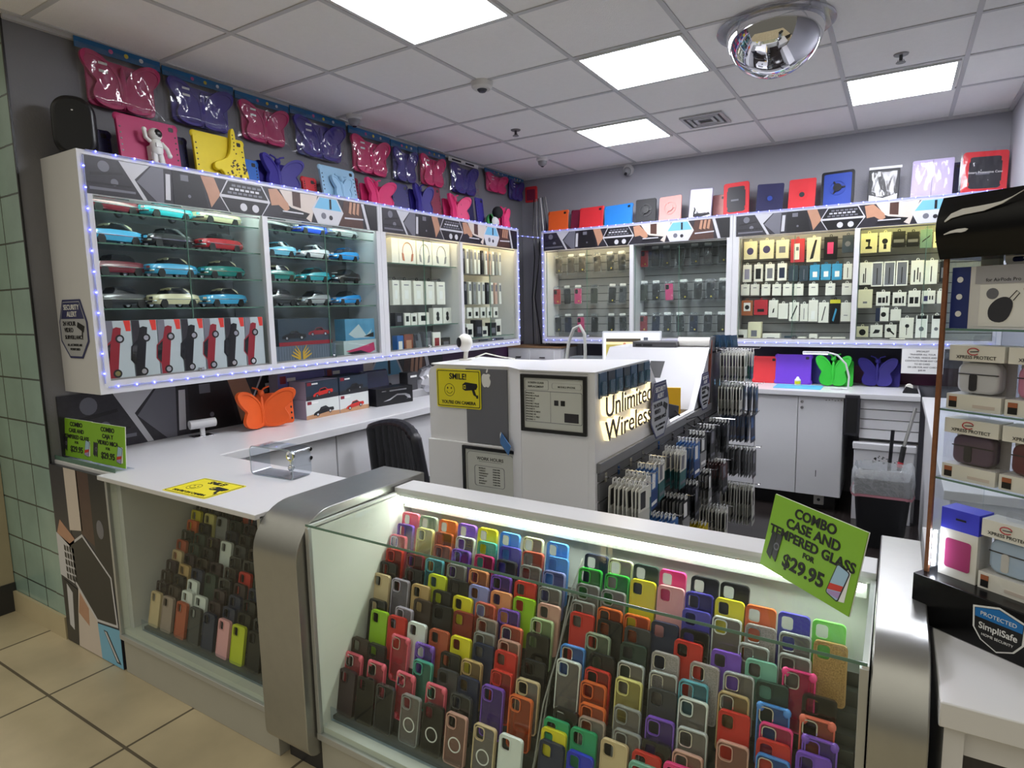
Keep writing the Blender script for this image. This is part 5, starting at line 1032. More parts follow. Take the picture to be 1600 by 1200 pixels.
# ------------------------------------------------------------------ green price signs
def price_sign(label, loc, rot, lines, w=.292, h=.19, stand=True):
    t = thing('price_sign', label, 'price sign', loc, rot, 'lime green combo price signs')
    MB().box((-w / 2, 0, 0), (w / 2, .003, h), LIME).build('card', t, smooth=0)
    MB().box((-w / 2 - .001, .003, -.001), (w / 2 + .001, .005, h + .001), PAPER).build('backing', t, smooth=0)
    for (s_, sz, xo), z in zip(lines, (.865, .70, .535, .40, .215)):
        text(s_, sz * 1.04, INK, t, (xo, -.0004, z * h), bold=.028, sx=1.1)
    p = MB()
    for q in range(2): p.prism([(-w * .45 + .02 * q, h * .2 + .0 * q), (-w * .39 + .02 * q, h * .14), (-w * .37 + .02 * q, h * .5), (-w * .43 + .02 * q, h * .52)], -.0012 - .0004 * q, -.0004, DARK if q == 0 else GD)
    p.prism(circ(-w * .345, h * .34, .010, 14), -.002, -.0016, GG); p.prism(circ(-w * .345, h * .34, .006, 14), -.0024, -.002, GD)
    p.prism([(w * .36, h * .09), (w * .44, h * .12), (w * .44, h * .50), (w * .38, h * .5)], -.0008, -.0004, PAPER)
    T = Matrix.Translation((w * .345, -.0008, h * .30)) @ Matrix.Rotation(R(12), 4, 'Y')
    p.prism(rrect(-.020, -.038, .020, .038, .006), -.0004, 0, GD, T); p.prism(rrect(-.0175, -.0355, .0175, .0355, .005), -.0008, -.0004, mat('screen_blue', '#9dbcd4', .3), T)
    p.prism([(-.0175, -.012), (.0175, .002), (.0175, -.012), (-.0175, -.028)], -.0012, -.0008, mat('print_bright_red', '#c8352c', .4), T); p.prism([(-.0175, -.03), (.0175, -.014), (.0175, -.03), (-.01, -.0355)], -.0012, -.0008, mat('screen_violet', '#a88cc0', .3), T)
    p.build('printed_phones', t, smooth=0)
    return t
_d = Vector((.218, -.2, 0)).normalized(); ang = math.atan2(_d.y, _d.x)
L1 = [('COMBO', .032, .0), ('CASE AND', .032, 0.0), ('TEMPERED GLASS', .031, 0), ('FOR', .017, .005), ('$29.95', .044, -.004)]
price_sign('lime green combo price sign leaning on top of the lit showcase', (-.171, 1.57, .9195), (R(-12.8), 0, ang), L1, .296, .19)
price_sign('left of the two lime green signs on the far left ledge', (-3.33, 1.375, .925), (R(-4), 0, R(1)), [('COMBO', .028, 0), ('CASE AND', .026, 0), ('TEMPERED GLASS', .026, 0), ('FOR', .016, 0), ('$29.95', .038, 0)], .288, .185)
price_sign('right of the two lime green signs, in Spanish, on the far left ledge', (-3.035, 1.375, .925), (R(-4), 0, R(1)), [('COMBO', .028, 0), ('CAJA Y', .026, 0), ('VIDRIO MICA', .026, 0), ('FOR', .016, 0), ('$29.95', .038, 0)], .288, .185)
t = thing('acrylic_sign_holder', 'clear acrylic ledge holding the two lime green signs', 'sign holder', (-3.17, 1.36, .9165)); MB().box((-.315, -.03, 0), (.29, .05, .0045), ACRYL).box((-.315, -.03, .0045), (.29, -.026, .02), ACRYL).box((-.315, -.0305, 0), (.29, -.03, .02), GEDGE).build('tray', t, smooth=0)

# ------------------------------------------------------------------ left counter
t = thing('wall_counter', 'long white counter along the left wall under the car cabinets', 'counter', (-3.449, 1.325, 0))
MB().box((0, 0, .868), (.655, 3.765, .915), WHITE).build('worktop', t, bevel=.004)
MB().box((0.02, .005, 0.10), (.60, 3.76, .868), WHITE_D).build('carcass', t, smooth=0); MB().box((.02, .02, 0), (.56, 3.75, .1), DARK).build('plinth', t, smooth=0)
for i, (a, b) in enumerate([(.62, 1.22), (1.225, 1.795), (1.80, 2.37), (2.375, 2.70), (2.705, 3.3)]):
    d = MB().box((.600, a, .115), (.616, b - .006, .858), WHITE_D).build('cabinet_door', t, bevel=.001)
    if i in (0, 2):
        yk = a + .05 if i == 2 else b - .2
        for z in (.82, .77): MB().cyl((.616, yk, z), (.624, yk, z), .011, CHROME, 14).build('lock', d)
    if i == 2: MB().tube([(.626, yk, .765), (.628, yk, .74), (.627, yk + .005, .72)], .003, STEEL, 6).build('key', d)
# printed backsplash on the wall over the counter
t = thing('printed_backsplash', 'dark printed hexagon strip on the left wall above the counter', 'wall panel', (-3.449, 1.36, .917), (0, 0, R(90)))
b = hex_band(3.0, .30); b.build('printed_sheet', t, (0, -.005, 0), smooth=0)
t = thing('purple_backsplash', 'dark purple strip on the wall under the left cabinets, near the corner', 'wall panel', (-3.449, 4.37, .917), (0, 0, R(90))); MB().box((0, -.004, 0), (1.42, 0, .32), mat('splash_purple', '#3b2140', .4, noise=.2)).build('sheet', t)
# orange butterfly case
t = thing('tablet_case', 'orange butterfly tablet case standing on the left counter', 'tablet case', (-3.215, 2.33, .9155), (R(-4), 0, R(76)))
butterfly(t, .40, .235, tcm('orange'), spread=28); MB().prism(rrect(-.02, .0, .21, .2, .02), .03, .048, tcm('orange')).build('case_body', t, bevel=.004)
for q in range(5): MB().ball((.195, .029, .03 + .035 * q), (.006, .003, .008), BLACK, 8).build('grip_hole', t)
# car kit boxes
def kit_box(label, y0, z0, w, h, base, car, sky, x=-3.17, d=.16):
    t = thing('car_kit_box', label, 'box', (x, y0, z0), (0, 0, R(90)), 'boxed car kits on the left counter')
    MB().box((0, 0, 0), (w, d, h), base).build('carton', t, bevel=.0012)
    p = MB(); p.box((0, -.0005, 0), (w, 0, h), sky); p.prism([(0, 0), (w, 0), (w, h * .22), (w * .5, h * .3), (0, h * .2)], -.0009, -.0005, mat('print_desert', '#b58a66', .5, noise=.15, nscale=14) if sky is PW2 else DARK)
    p.box((w * .04, -.0012, h * .78), (w * .16, -.0005, h * .95), PR); p.box((w * .18, -.0012, h * .82), (w * .36, -.0005, h * .9), PAPER)
    car_print(p, w * .52, h * .2, w * .62, car, -.0012, rot=R(6)); p.build('printed_front', t, smooth=0)
PW2 = mat('print_sky_pale', '#cdd2d0', .4, noise=.08); PDK = mat('print_night', '#243040', .4, noise=.35, nscale=10); LILB = mat('box_lilac', '#a9a3b8', .45)
PRB = mat('print_car_red', '#c22f28', .3)
kit_box('dark topped kit box with a red car, upper left of the stack', 2.62, 1.037, .268, .12, LILB, PRB, PDK)
kit_box('pale kit box with a black car, lower left of the stack', 2.615, .9155, .275, .12, LILB, PB, PW2)
kit_box('dark kit box with a black car, upper right of the stack', 2.90, 1.037, .262, .122, SLB, PB, PDK)
kit_box('desert coloured kit box with a red car, lower right of the stack', 2.895, .9155, .268, .12, LILB, PRB, PW2)
kit_box('violet kit box behind the stack, left', 2.55, .9155, .38, .29, LILB, PB, mat('print_violet', '#6d6aa8', .4, noise=.15), x=-3.345, d=.09); kit_box('violet kit box behind the stack, right', 2.94, .9155, .36, .30, LILB, PB, mat('print_violet2', '#4d4a88', .4, noise=.2), x=-3.345, d=.09)
t = thing('car_kit_box', 'black box with a silver sports car outline beside the kit stack', 'box', (-3.13, 3.20, .9155), (0, 0, R(82)), None)
MB().box((0, 0, 0), (.34, .14, .125), BLACK).build('carton', t, bevel=.0015); p = MB(); p.prism([(.06, .03), (.12, .045), (.19, .075), (.27, .07), (.31, .055), (.32, .03), (.3, .03), (.26, .058), (.19, .064), (.12, .034)], -.001, 0, CHROME)
p.tube([(.28, -.001, .03), (.295, -.001, .036), (.31, -.001, .03)], .002, CHROME, 6); p.box((.05, -.001, .1), (.09, 0, .108), CHROME); p.box((.12, -.001, .098), (.28, 0, .108), CHROME); p.build('printed_front', t, smooth=0)
t = thing('plastic_bag', 'dark blue plastic pouch standing behind the black car box', 'bag', (-3.24, 3.32, .9155), (R(-8), 0, R(90))); MB().prism(rrect(-.14, .0, .14, .25, .02), -.02, .02, mat('pouch_navy', '#20264a', .3)).build('pouch', t, bevel=.012); bagfilm(t, .3, .27, -.022, 4, .012)
t = thing('grey_box', 'low grey cardboard box near the kiosk on the left counter', 'box', (-3.2, 3.66, .9155), (0, 0, R(86))); MB().box((0, 0, 0), (.26, .18, .06), mat('card_grey', '#a4a4a6', .6)).build('carton', t, bevel=.002); MB().box((.0, -.001, .05), (.26, .18, .0605), mat('card_lid', '#b4b4b6', .6)).build('lid', t)
t = thing('metal_box', 'shiny dark box standing on the low grey box', 'box', (-3.2, 3.62, .976), (0, 0, R(88))); MB().box((0, 0, 0), (.11, .09, .14), mat('box_darkgrey', '#3c3c40', .3)).build('carton', t, bevel=.003); MB().box((.03, -.001, .1), (.1, 0, .115), PAPER).build('sticker', t)
t = thing('crumpled_bag', 'crumpled silver plastic bag on the counter near the kiosk', 'bag', (-3.22, 3.90, .976 - .06)); rnd = random.Random(5)
b = MB(); b.ball((0, 0, .11), (.10, .14, .11), mat('foil_silver', '#c9c9d0', .25, .3), 18); b.v = [v + Vector((rnd.uniform(-.018, .018), rnd.uniform(-.018, .018), rnd.uniform(-.014, .018) if v.z > .03 else 0)) for v in b.v]; b.build('bag', t, smooth=15)
t = thing('desk_stand', 'small white cradle with a glossy foot on the left counter', 'stand', (-3.30, 2.00, .9155), (0, 0, R(80)))
MB().box((-.06, -.03, 0), (.05, .05, .006), CHROME).box((-.012, .0, .006), (.012, .014, .05), WHITE).build('foot', t, bevel=.001); MB().cyl((-.07, 0, .075), (.07, 0, .075), .024, WHITE, 18).box((-.07, -.01, .05), (.07, .012, .08), WHITE).build('cradle', t)

# on the left showcase top
def smile_sign(label, loc, rot, w, h, vert=True):
    t = thing('camera_warning_sign', label, 'sign', loc, rot, 'yellow camera warning signs')
    MB().prism(rrect(-w / 2, 0, w / 2, h, .008), 0, .003, SIGNY).build('plate', t, smooth=0)
    f = MB().ringprism(rrect(-w / 2 + .006, .006, w / 2 - .006, h - .006, .006), rrect(-w / 2 + .009, .009, w / 2 - .009, h - .009, .005), -.0006, 0, INK)
    cx, cz, r_ = -w * .2, h * .46, h * .165
    f.ringprism(circ(cx, cz, r_, 28), circ(cx, cz, r_ * .93, 28), -.0006, 0, INK); f.prism(circ(cx - r_ * .35, cz + r_ * .3, r_ * .11, 10, r_ * .17), -.0006, 0, INK).prism(circ(cx + r_ * .35, cz + r_ * .3, r_ * .11, 10, r_ * .17), -.0006, 0, INK)
    f.tube([(cx + r_ * .58 * math.cos(a), -.0004, cz + r_ * .55 * math.sin(a)) for a in [PI * (1.1 + .8 * q / 10) for q in range(11)]], h * .006, INK, 5)
    k = h
    cam_ = [(.10, .62), (.16, .68), (.42, .65), (.43, .58), (.40, .50), (.16, .46), (.10, .50)]
    f.prism([(x * w * 1.0, z * k) for x, z in cam_], -.0006, 0, INK); f.prism([(x * w, z * k) for x, z in [(.12, .52), (.17, .51), (.17, .61), (.12, .6)]], -.001, -.0006, SIGNY); f.prism(circ(w * .145, h * .56, h * .025, 10), -.0014, -.001, INK)
    f.prism([(x * w, z * k) for x, z in [(.30, .5), (.36, .5), (.40, .36), (.44, .36), (.44, .28), (.40, .28), (.40, .32), (.34, .36)]], -.0006, 0, INK)
    f.build('symbols', t, smooth=0)
    text('SMILE!', h * .21, INK, t, (-.0, -.0005, h * .81), bold=.02, sx=.95); text("YOU'RE ON CAMERA", h * .118, INK, t, (0, -.0005, h * .14), bold=.018, sx=.96)
    return t
smile_sign('yellow smile sign lying flat on the white top of the unlit showcase', (-2.30, 1.29, .9185), (R(-90), 0, R(2)), .27, .185)
t = thing('acrylic_cover', 'clear acrylic cover with a key ring inside on the unlit showcase top', 'acrylic box', (-2.20, 1.665, .9175), (0, 0, R(4)))
b = MB(); pr_ = rrect(-.125, .0, .125, .125, .02); b.ringprism(pr_, [(x * .976, .003 + z * .952) for x, z in pr_], -.05, .05, ACRYL); b.build('cover', t)
o = MB().ringprism([(x, z) for x, z in rrect(-.126, 0, .126, .126, .02)], rrect(-.122, .003, .122, .122, .018), -.0515, -.0497, mat('acrylic_edge', '#a9b4bc', .15, alpha=.6)); o.build('cover_rim', t)
MB().box((-.12, -.045, .003), (.12, .045, .005), mat('acrylic_floor', '#8c9094', .2, alpha=.5)).build('tray', t)
MB().ringprism(circ(.06, .085, .022, 20), circ(.06, .085, .016, 20), -.004, .004, CHROME).cyl((.06, 0, .005), (.06, 0, .063), .004, CHROME, 10).ball((.06, 0, .035), .014, CHROME, 12).build('key_ring_holder', t)
# ------------------------------------------------------------------ service kiosk
K = thing('service_kiosk', 'white service kiosk with glowing shop name letters and hanging packs', 'kiosk', (-1.40, 2.16, 0))
def ch(mb, name, t=None, par=None, **kw):
    t = t or K; return mb.build(name, par or t, tuple(-v for v in t.location) if par is None else (0, 0, 0), **kw)
KG = mat('kiosk_grey', '#66676e', .45, noise=.04); KW = mat('kiosk_white', '#e4e4e7', .4, noise=.03, nscale=4); RAIL = mat('rail_grey', '#7e7e80', .4, .4)
b = MB().box((-1.305, 2.16, 0), (-1.0, 2.66, 1.345), KW)
ch(b, 'front_block', smooth=0, bevel=.003)
prof = [(2.16, 0), (3.86, 0), (3.86, 1.0), (3.52, 1.0), (3.10, 1.0), (2.76, 1.346), (2.16, 1.346)]
ch(MB().prism(prof, -1.0, -.972, KW, ax='x'), 'side_panel', smooth=0)
ch(MB().box((-.972, 2.17, .955), (-.955, 3.86, .995), RAIL), 'rail', bevel=.002)
s = MB(); z = .06
while z < .95: s.box((-.972, 2.18, z), (-.962, 4.2, min(z + .07, .95)), mat('slat_dark', '#5a5a5c', .5)); z += .078
ch(s, 'slatwall', smooth=0)
lo = [(-1.85, 1.0), (-1.41, 1.0), (-1.41, 1.345), (-1.81, 1.345), (-1.838, 1.333), (-1.85, 1.305)]
ch(MB().prism(lo, 2.24, 2.64, KW), 'left_block', smooth=30); ch(MB().box((-1.858, 2.228, 0), (-1.38, 2.64, 1.0), KW), 'left_block_base', smooth=0, bevel=.003)
ch(MB().prism([(-1.41, 2.24), (-1.3055, 2.161), (-1.3055, 2.6), (-1.41, 2.6)], 0.0, 1.345, KW, ax='z'), 'corner_panel', smooth=0)
ch(MB().prism([(-1.85, 2.26), (-1.81, 2.238), (-1.41, 2.236), (-1.305, 2.156), (-.97, 2.156), (-.97, 2.765), (-1.36, 2.665), (-1.46, 2.5), (-1.85, 2.66)], 1.3455, 1.352, WHITE, ax='z'), 'top', smooth=0)
ch(MB().box((-1.632, 2.232, 1.003), (-1.415, 2.2395, 1.338), KG), 'grey_panel', smooth=0)
# fruit emblem on the grey panel
a = MB(); ap = smooth_poly([(0, -.03), (.014, -.036), (.028, -.024), (.034, -.004), (.026, .004), (.024, .014), (.032, .022), (.02, .03), (0, .025), (-.02, .03), (-.034, .016), (-.034, -.006), (-.026, -.026), (-.012, -.036)], 2)
a.prism([(x * .72 - 1.522, z * .95 + 1.290) for x, z in ap], 2.2312, 2.232, PAPER); a.prism([(x * .72 - 1.522, z + 1.290) for x, z in smooth_poly([(0, .03), (.012, .034), (.016, .05), (.002, .044)], 2)], 2.2312, 2.232, PAPER)
ch(a, 'emblem', smooth=0)
# rear block with the slanted white board
ch(MB().prism([(3.52, 1.0), (3.84, 1.33), (4.16, 1.33), (4.16, 0), (3.9, 0), (3.52, .9)], -1.62, -.972, mat('board_white', '#b4b4b8', .4, noise=.02), ax='x'), 'rear_block', smooth=0)
ch(MB().prism([(3.835, 1.33), (3.835, 1.3), (4.16, 1.3), (4.16, 1.40), (3.86, 1.40)], -.9718, -.962, mat('slat_dark'), ax='x').box((-.972, 3.86, .95), (-.962, 4.2, 1.31), mat('slat_dark')), 'rear_slatwall', smooth=0)
ch(MB().prism([(3.80, .99), (3.815, .99), (3.87, 1.38), (3.855, 1.38)], -.974, -.958, mat('copper_edge', '#8c4a36', .4), ax='x'), 'copper_trim', smooth=0)
ch(MB().prism([(3.51, .995), (3.53, .995), (3.85, 1.335), (3.83, 1.335)], -1.0, -.968, WHITE, ax='x'), 'panel_edge', smooth=0)
d = Vector((0, .32, .33)).normalized(); nrm = Vector((0, -.33, .32)).normalized()
def slant(u, v, o): p = Vector((u, 3.52, 1.0)) + d * v + nrm * o; return tuple(p)
sq = [slant(-1.31, .22, .002), slant(-1.22, .22, .002), slant(-1.22, .35, .002), slant(-1.31, .35, .002)]
ch(MB().add(sq + [slant(-1.31, .22, .0003), slant(-1.22, .22, .0003), slant(-1.22, .35, .0003), slant(-1.31, .35, .0003)], [(0, 1, 2, 3), (0, 4, 5, 1), (1, 5, 6, 2), (2, 6, 7, 3), (3, 7, 4, 0)], BLACK), 'cable_opening', smooth=0)
# halo letters
GLOW = mat('letter_glow', '#ffffff', emit='#ffe3a0', power=.62); LFACE = mat('letter_face', '#4a4238', .4, .2)
for s_, z, hh in (('Unlimited', 1.205, .118), ('Wireless', 1.108, .118)):
    me = text_mesh(s_, hh, .006, 'LEFT', .010, 1.0); w = max(v.co.x for v in me.vertices); k = .53 / w
    g = link('glowing_letters', me, K, (-.961 + 1.40, 2.205 - 2.16, z), (PI / 2, 0, PI / 2), (k, 1, 1))
    if not me.materials: me.materials.append(GLOW)
    me2 = text_mesh(s_, hh, .0, 'LEFT', .0012, 1.0); 
    if not me2.materials: me2.materials.append(LFACE)
    link('letter_faces', me2, K, (-.9485 + 1.40, 2.205 - 2.16, z), (PI / 2, 0, PI / 2), (k, 1, 1))
# frames and notices fixed to the kiosk front
def framed(label, x0, x1, z0, z1, y, lines, extra):
    t = thing('framed_notice', label, 'framed notice', ((x0 + x1) / 2, y, z0), group='black framed notices on the kiosk'); w, h = (x1 - x0) / 2, z1 - z0
    MB().ringprism([(-w, 0), (w, 0), (w, h), (-w, h)], [(-w + .014, .014), (w - .014, .014), (w - .014, h - .014), (-w + .014, h - .014)], -.014, -.0005, BLACK).build('frame', t, smooth=0, bevel=.001)
    MB().box((-w + .013, -.006, .013), (w - .013, -.001, h - .013), mat('notice_paper', '#c6c8c2', .5)).build('sheet', t, smooth=0)
    for s_, sz, x, z, al in lines: text(s_, sz, INK, t, (x, -.0065, z), bold=.01, align=al, ext=.0003)
    p = MB(); extra(p, w, h); p.build('printed_lines', t, smooth=0)
def ex1(p, w, h):
    for a in (rrect(-w + .018, h - .062, -.02, h - .022, .006), rrect(-.005, h - .055, w - .022, h - .032, .008), rrect(-w + .018, .04, w - .02, h - .066, .006)):
        cx = sum(q[0] for q in a) / len(a); cz = sum(q[1] for q in a) / len(a); p.ringprism(a, [(cx + (q[0] - cx) * .985, cz + (q[1] - cz) * .97) for q in a], -.0066, -.006, GG)
    p.box((-.012, -.0066, .04), (-.011, -.006, h - .066), GG); p.box((.005, -.0066, h * .48), (.024, -.006, h * .57), DARK); p.box((.034, -.0066, h * .48), (.053, -.006, h * .57), GD2); p.box((.05, -.0066, .048), (.112, -.006, h * .36), GD)
L = [('SCREEN GLASS', .011, -.078, .20, 'CENTER'), ('REPLACEMENT', .011, -.078, .184, 'CENTER'), ('MODELS IPHONE', .010, .06, .187, 'CENTER')]
for i, s_ in enumerate(['IPHONE 6', 'IPHONE 6 PLUS', 'IPHONE 6S', 'IPHONE 7', 'IPHONE 7 PLUS', 'IPHONE 8 PLUS', 'IPHONE X', 'IPHONE XS MAX', 'IPHONE XR', 'IPHONE 11 PRO', 'IPHONE 11']): L.append((s_, .009, -.125, .157 - .0108 * i, 'LEFT'))
framed('black framed price list beside the grey panel on the kiosk front', -1.297, -1.003, 1.101, 1.335, 2.16, L, ex1)
def ex2(p, w, h):
    for a, k in ((rrect(-w + .022, .028, w - .022, h - .024, .02), .985), (rrect(-.085, .06, .075, h - .085, .012), .97)):
        cx = sum(q[0] for q in a) / len(a); cz = sum(q[1] for q in a) / len(a); p.ringprism(a, [(cx + (q[0] - cx) * k, cz + (q[1] - cz) * k) for q in a], -.0066, -.006, GG)
    p.box((-.06, -.0066, h - .066), (.06, -.006, h - .065), INK)
L = [('WORK HOURS', .021, 0, .186, 'CENTER')]
for i, s_ in enumerate(['MONDAY', 'TUESDAY', 'WEDNESDAY', 'THURSDAY', 'FRIDAY', 'SATURDAY', 'SUNDAY']): L += [(s_, .0085, -.062, .142 - .0115 * i, 'LEFT'), ('10AM-9PM' if i < 6 else '11AM-7PM', .0085, .012, .142 - .0115 * i, 'LEFT')]
framed('black framed work hours notice low on the kiosk front', -1.652, -1.358, .751, .990, 2.228, L, ex2)
smile_sign('upright yellow smile sign on the kiosk front left', (-1.672, 2.2275, 1.156), (0, 0, 0), .246, .176)
t = thing('blue_card', 'tilted blue card stuck at the kiosk corner', 'card', (-1.42, 2.215, 1.02), (0, R(28), R(-30))); MB().box((-.05, -.003, -.024), (.05, 0, .024), mat('card_blue', '#3f74b0', .4)).box((-.05, -.0035, -.024), (-.043, -.003, .024), PAPER).build('card', t, smooth=0)
security_plate('octagonal security alert plate on the kiosk side after the letters', (-.957, 2.88, 1.105), (0, 0, R(90)), .98)
security_plate('octagonal security alert plate at the rear end of the kiosk', (-.957, 3.70, 1.09), (0, 0, R(90)), .8)
# webcam
t = thing('webcam', 'white round webcam on a stem on top of the kiosk', 'webcam', (-1.79, 2.45, 1.3525), (0, 0, R(-24)))
MB().lathe([(0, .006), (.03, .005), (.033, 0), (0, 0)], WB, 20).build('foot', t); MB().cyl((0, 0, .004), (0, .006, .045), .011, WB, 14).ball((0, .006, .045), .013, WB).build('stem', t)
MB().ball((0, 0, .085), (.043, .036, .043), WB, 24).build('head', t); MB().lathe([(0, .004), (.018, .003), (.024, .0)], BLACK, 20, Matrix.Translation((0, -.034, .088)) @ Matrix.Rotation(R(90), 4, 'X')).build('lens', t)
t = thing('webcam_cable', 'white cable trailing behind the webcam', 'cable', (-1.76, 2.49, 1.3525)); MB().tube([(0, 0, .01), (.05, .02, .03), (.12, .05, .012), (.2, .05, .0035)], .003, WB, 8).build('cord', t)
# row of small blue packs along the kiosk's top edge
BP = [mat('pack_blue', '#2c4a68', .35, noise=.3, nscale=30), mat('pack_navy', '#1c2634', .35, noise=.3, nscale=30)]
for i in range(7):
    t = thing('blue_pack', 'small blue pack hanging over the kiosk letters, %s from the front' % ORD[i], 'pack', (-.9705, 2.19 + .083 * i, 1.245), (0, 0, R(90)), 'small blue packs above the shop name')
    MB().box((0, -.006, 0), (.07, 0, .1), BP[i % 2]).build('card', t, bevel=.0008); MB().prism(rrect(.012, .012, .058, .065, .008), -.012, -.006, mat('blister', '#5a7890', .2, alpha=.7)).build('blister', t)
# packs hanging on hooks
PS = {'white': (mat('pk_white', '#d5d4cc', .5), mat('pk_white2', '#bdbdb6', .5), GD2), 'teal': (mat('pk_white'), mat('pk_teal', '#2b5f60', .45), GG), 'blue': (mat('pk_blue', '#2a5f9e', .4), mat('pk_blue2', '#1d3f78', .4), PAPER), 'dark': (mat('pk_dark', '#202327', .4), mat('pk_dark2', '#121418', .4), GG), 'navy': (mat('pk_navy', '#1d2b4e', .4), mat('pk_navy2', '#141d38', .4), mat('pk_blue')), 'black': (mat('pk_black', '#131417', .35), mat('pk_grey', '#8a8a8a', .4), PAPER), 'yellow': (mat('pk_yellow', '#cdb51e', .5), mat('pk_yellow2', '#a9950e', .5), GD2), 'wine': (mat('pk_wine', '#4a2a28', .4), mat('pk_dark'), GG)}
_pk = {}
def pack_mesh(st, w, h):
    k = (st, w, h)
    if k in _pk: return _pk[k]
    a, c, p = PS[st]
    b = MB().prism([(-w / 2, -h * .55), (w / 2, -h * .55), (w / 2, -.018), (w / 2 - .006, -.012), (-w / 2 + .006, -.012), (-w / 2, -.018)], 0, .0032, a)
    b.box((-w / 2, 0, -h), (w / 2, .0032, -h * .55), c)
    b.prism(rrect(-w * .36, -h * .5, w * .1, -h * .14, .004), -.0006, 0, p); b.box((-w * .38, -.0006, -h * .9), (w * .38, 0, -h * .82), p)
    t_ = MB().ringprism(rrect(-.018, -.014, .018, .012, .006), rrect(-.009, -.004, .009, .006, .004), 0, .002, PAPER)
    _pk[k] = (b.mesh('card', 0), t_.mesh('hang_tab', 0)); return _pk[k]
_hook = {}
def hook_group(label, y, z, n, st, w=.095, h=.17, x0=-.94, dx=.0175):
    L_ = abs(x0 + .965) + n * dx + .03
    hk = thing('wire_hook', 'wire hook for the ' + label, 'hook', (-.9615, y, z), group='wire hooks on the kiosk side')
    MB().tube([(0, 0, .002), (L_, 0, .002), (L_ + .006, 0, .012)], .0022, CHROME, 6).build('wire', hk)
    MB().box((-.0005, -.012, -.02), (.002, .012, .02), CHROME).build('hook_plate', hk)
    a, c = pack_mesh(st, w, h)
    for i in range(n):
        t = thing('screen_protector_pack', label.replace(' packs ', ' pack ').replace('blue ones', 'blue one').replace('the front blue one', 'the front blue ones'), 'pack', (x0 + dx * (i + 1), y + random.uniform(-.004, .004), z - .008), (R(random.uniform(-2, 2)), R(0), R(90 + random.uniform(-5, 5))), label)
        link('card', a, t, (0, 0, -.0)); link('hang_tab', c, t)
G_ = [('white packs on the front hook of the upper kiosk row', 2.235, .925, 8, 'white'), ('white and teal packs on the second hook, upper kiosk row', 2.37, .925, 6, 'teal'), ('blue packs on the third hook of the upper kiosk row', 2.51, .925, 5, 'blue'), ('white and teal packs behind the front blue ones, upper kiosk row', 2.66, .925, 4, 'teal'), ('white and teal packs halfway along the upper kiosk row', 2.88, .925, 6, 'teal'), ('blue packs halfway along the upper kiosk row', 3.10, .925, 6, 'blue'), ('dark packs after the middle blue ones, upper kiosk row', 3.30, .925, 5, 'black'), ('dark packs near the rear of the upper kiosk row', 3.50, .925, 5, 'dark'), ('dark packs second from the rear of the upper kiosk row', 3.72, .925, 7, 'dark'), ('navy packs at the rear end of the upper kiosk row', 4.05, .925, 11, 'navy'),
 ('white packs at the front of the middle kiosk row', 2.37, .70, 8, 'white'), ('blue packs low at the front of the middle kiosk row', 2.56, .70, 9, 'blue'), ('black and white packs of the middle kiosk row', 2.86, .70, 7, 'black'), ('dark packs in the centre of the middle kiosk row', 3.12, .70, 6, 'dark'), ('grey edged dark packs of the middle kiosk row', 3.38, .70, 6, 'black'), ('wine coloured packs of the middle kiosk row', 3.64, .70, 7, 'wine'), ('dark packs at the rear end of the middle kiosk row', 4.05, .70, 12, 'dark'),
 ('yellow packs on the lowest kiosk row', 3.30, .43, 6, 'yellow'), ('white packs crowded on the lowest kiosk row', 3.56, .45, 9, 'white'), ('white packs at the rear end of the lowest kiosk row', 4.05, .46, 12, 'white'),
 ('white packs at the top of the rear kiosk rack', 3.98, 1.315, 9, 'white'), ('navy packs on the second row of the rear kiosk rack', 4.08, 1.10, 12, 'navy'), ('white packs on the second row of the rear kiosk rack', 3.95, 1.11, 8, 'white'), ('white and teal packs at the end of the rear kiosk rack', 4.12, 1.315, 10, 'teal')]
for lab, y, z, n, st in G_:
    big = 'lowest' in lab
    hook_group(lab, y, z, n, st, .105 if big else .095, .25 if big else .185)
for i in range(4):
    t = thing('blue_pack', 'small blue pack on top of the rear rack, %s in its row' % ORD[i], 'pack', (-.95 + .035 * i, 3.97, 1.332), (R(-8), 0, R(70)), 'small blue packs on the rear rack'); MB().box((-.03, 0, 0), (.03, .008, .075), BP[0]).build('card', t); MB().box((-.02, -.004, .01), (.02, 0, .045), mat('blister')).build('blister', t)
# things on and behind the kiosk
t = thing('card_reader', 'grey card reader with a curly cord in the gap of the kiosk side', 'card reader', (-1.10, 3.22, .93), (0, 0, R(70)))
MB().prism([(-.1, 0), (.12, 0), (.14, .12), (-.02, .16), (-.1, .05)], -.06, .06, DARK).build('housing', t, bevel=.004); MB().box((-.05, -.05, .155), (.04, .05, .165), CHROME).build('slot', t); MB().tube([(.1, -.06, .1), (.16, -.1, .02), (.2, -.13, .0), (.25, -.14, .02), (.22, -.12, .06), (.15, -.1, .05)], .004, BLACK, 8).build('cord', t)
t = thing('yellow_folder', 'yellow folder standing in the kiosk gap', 'folder', (-1.08, 3.46, .93), (0, 0, R(20))); MB().box((-.05, 0, 0), (.05, .02, .2), mat('folder_yellow', '#d8a612', .5)).build('cover', t, smooth=0)
t = thing('video_recorder', 'flat dark box lying on top of the rear kiosk block', 'electronics', (-1.36, 3.92, 1.3305), (0, 0, R(4))); MB().box((-.11, -.06, 0), (.17, .1, .035), mat('recorder_grey', '#4b4b4e', .4)).build('housing', t, bevel=.002); MB().box((-.09, -.0615, .008), (-.05, -.06, .02), BLACK).box((-.04, -.0615, .008), (.02, -.06, .02), BLACK).build('ports', t)
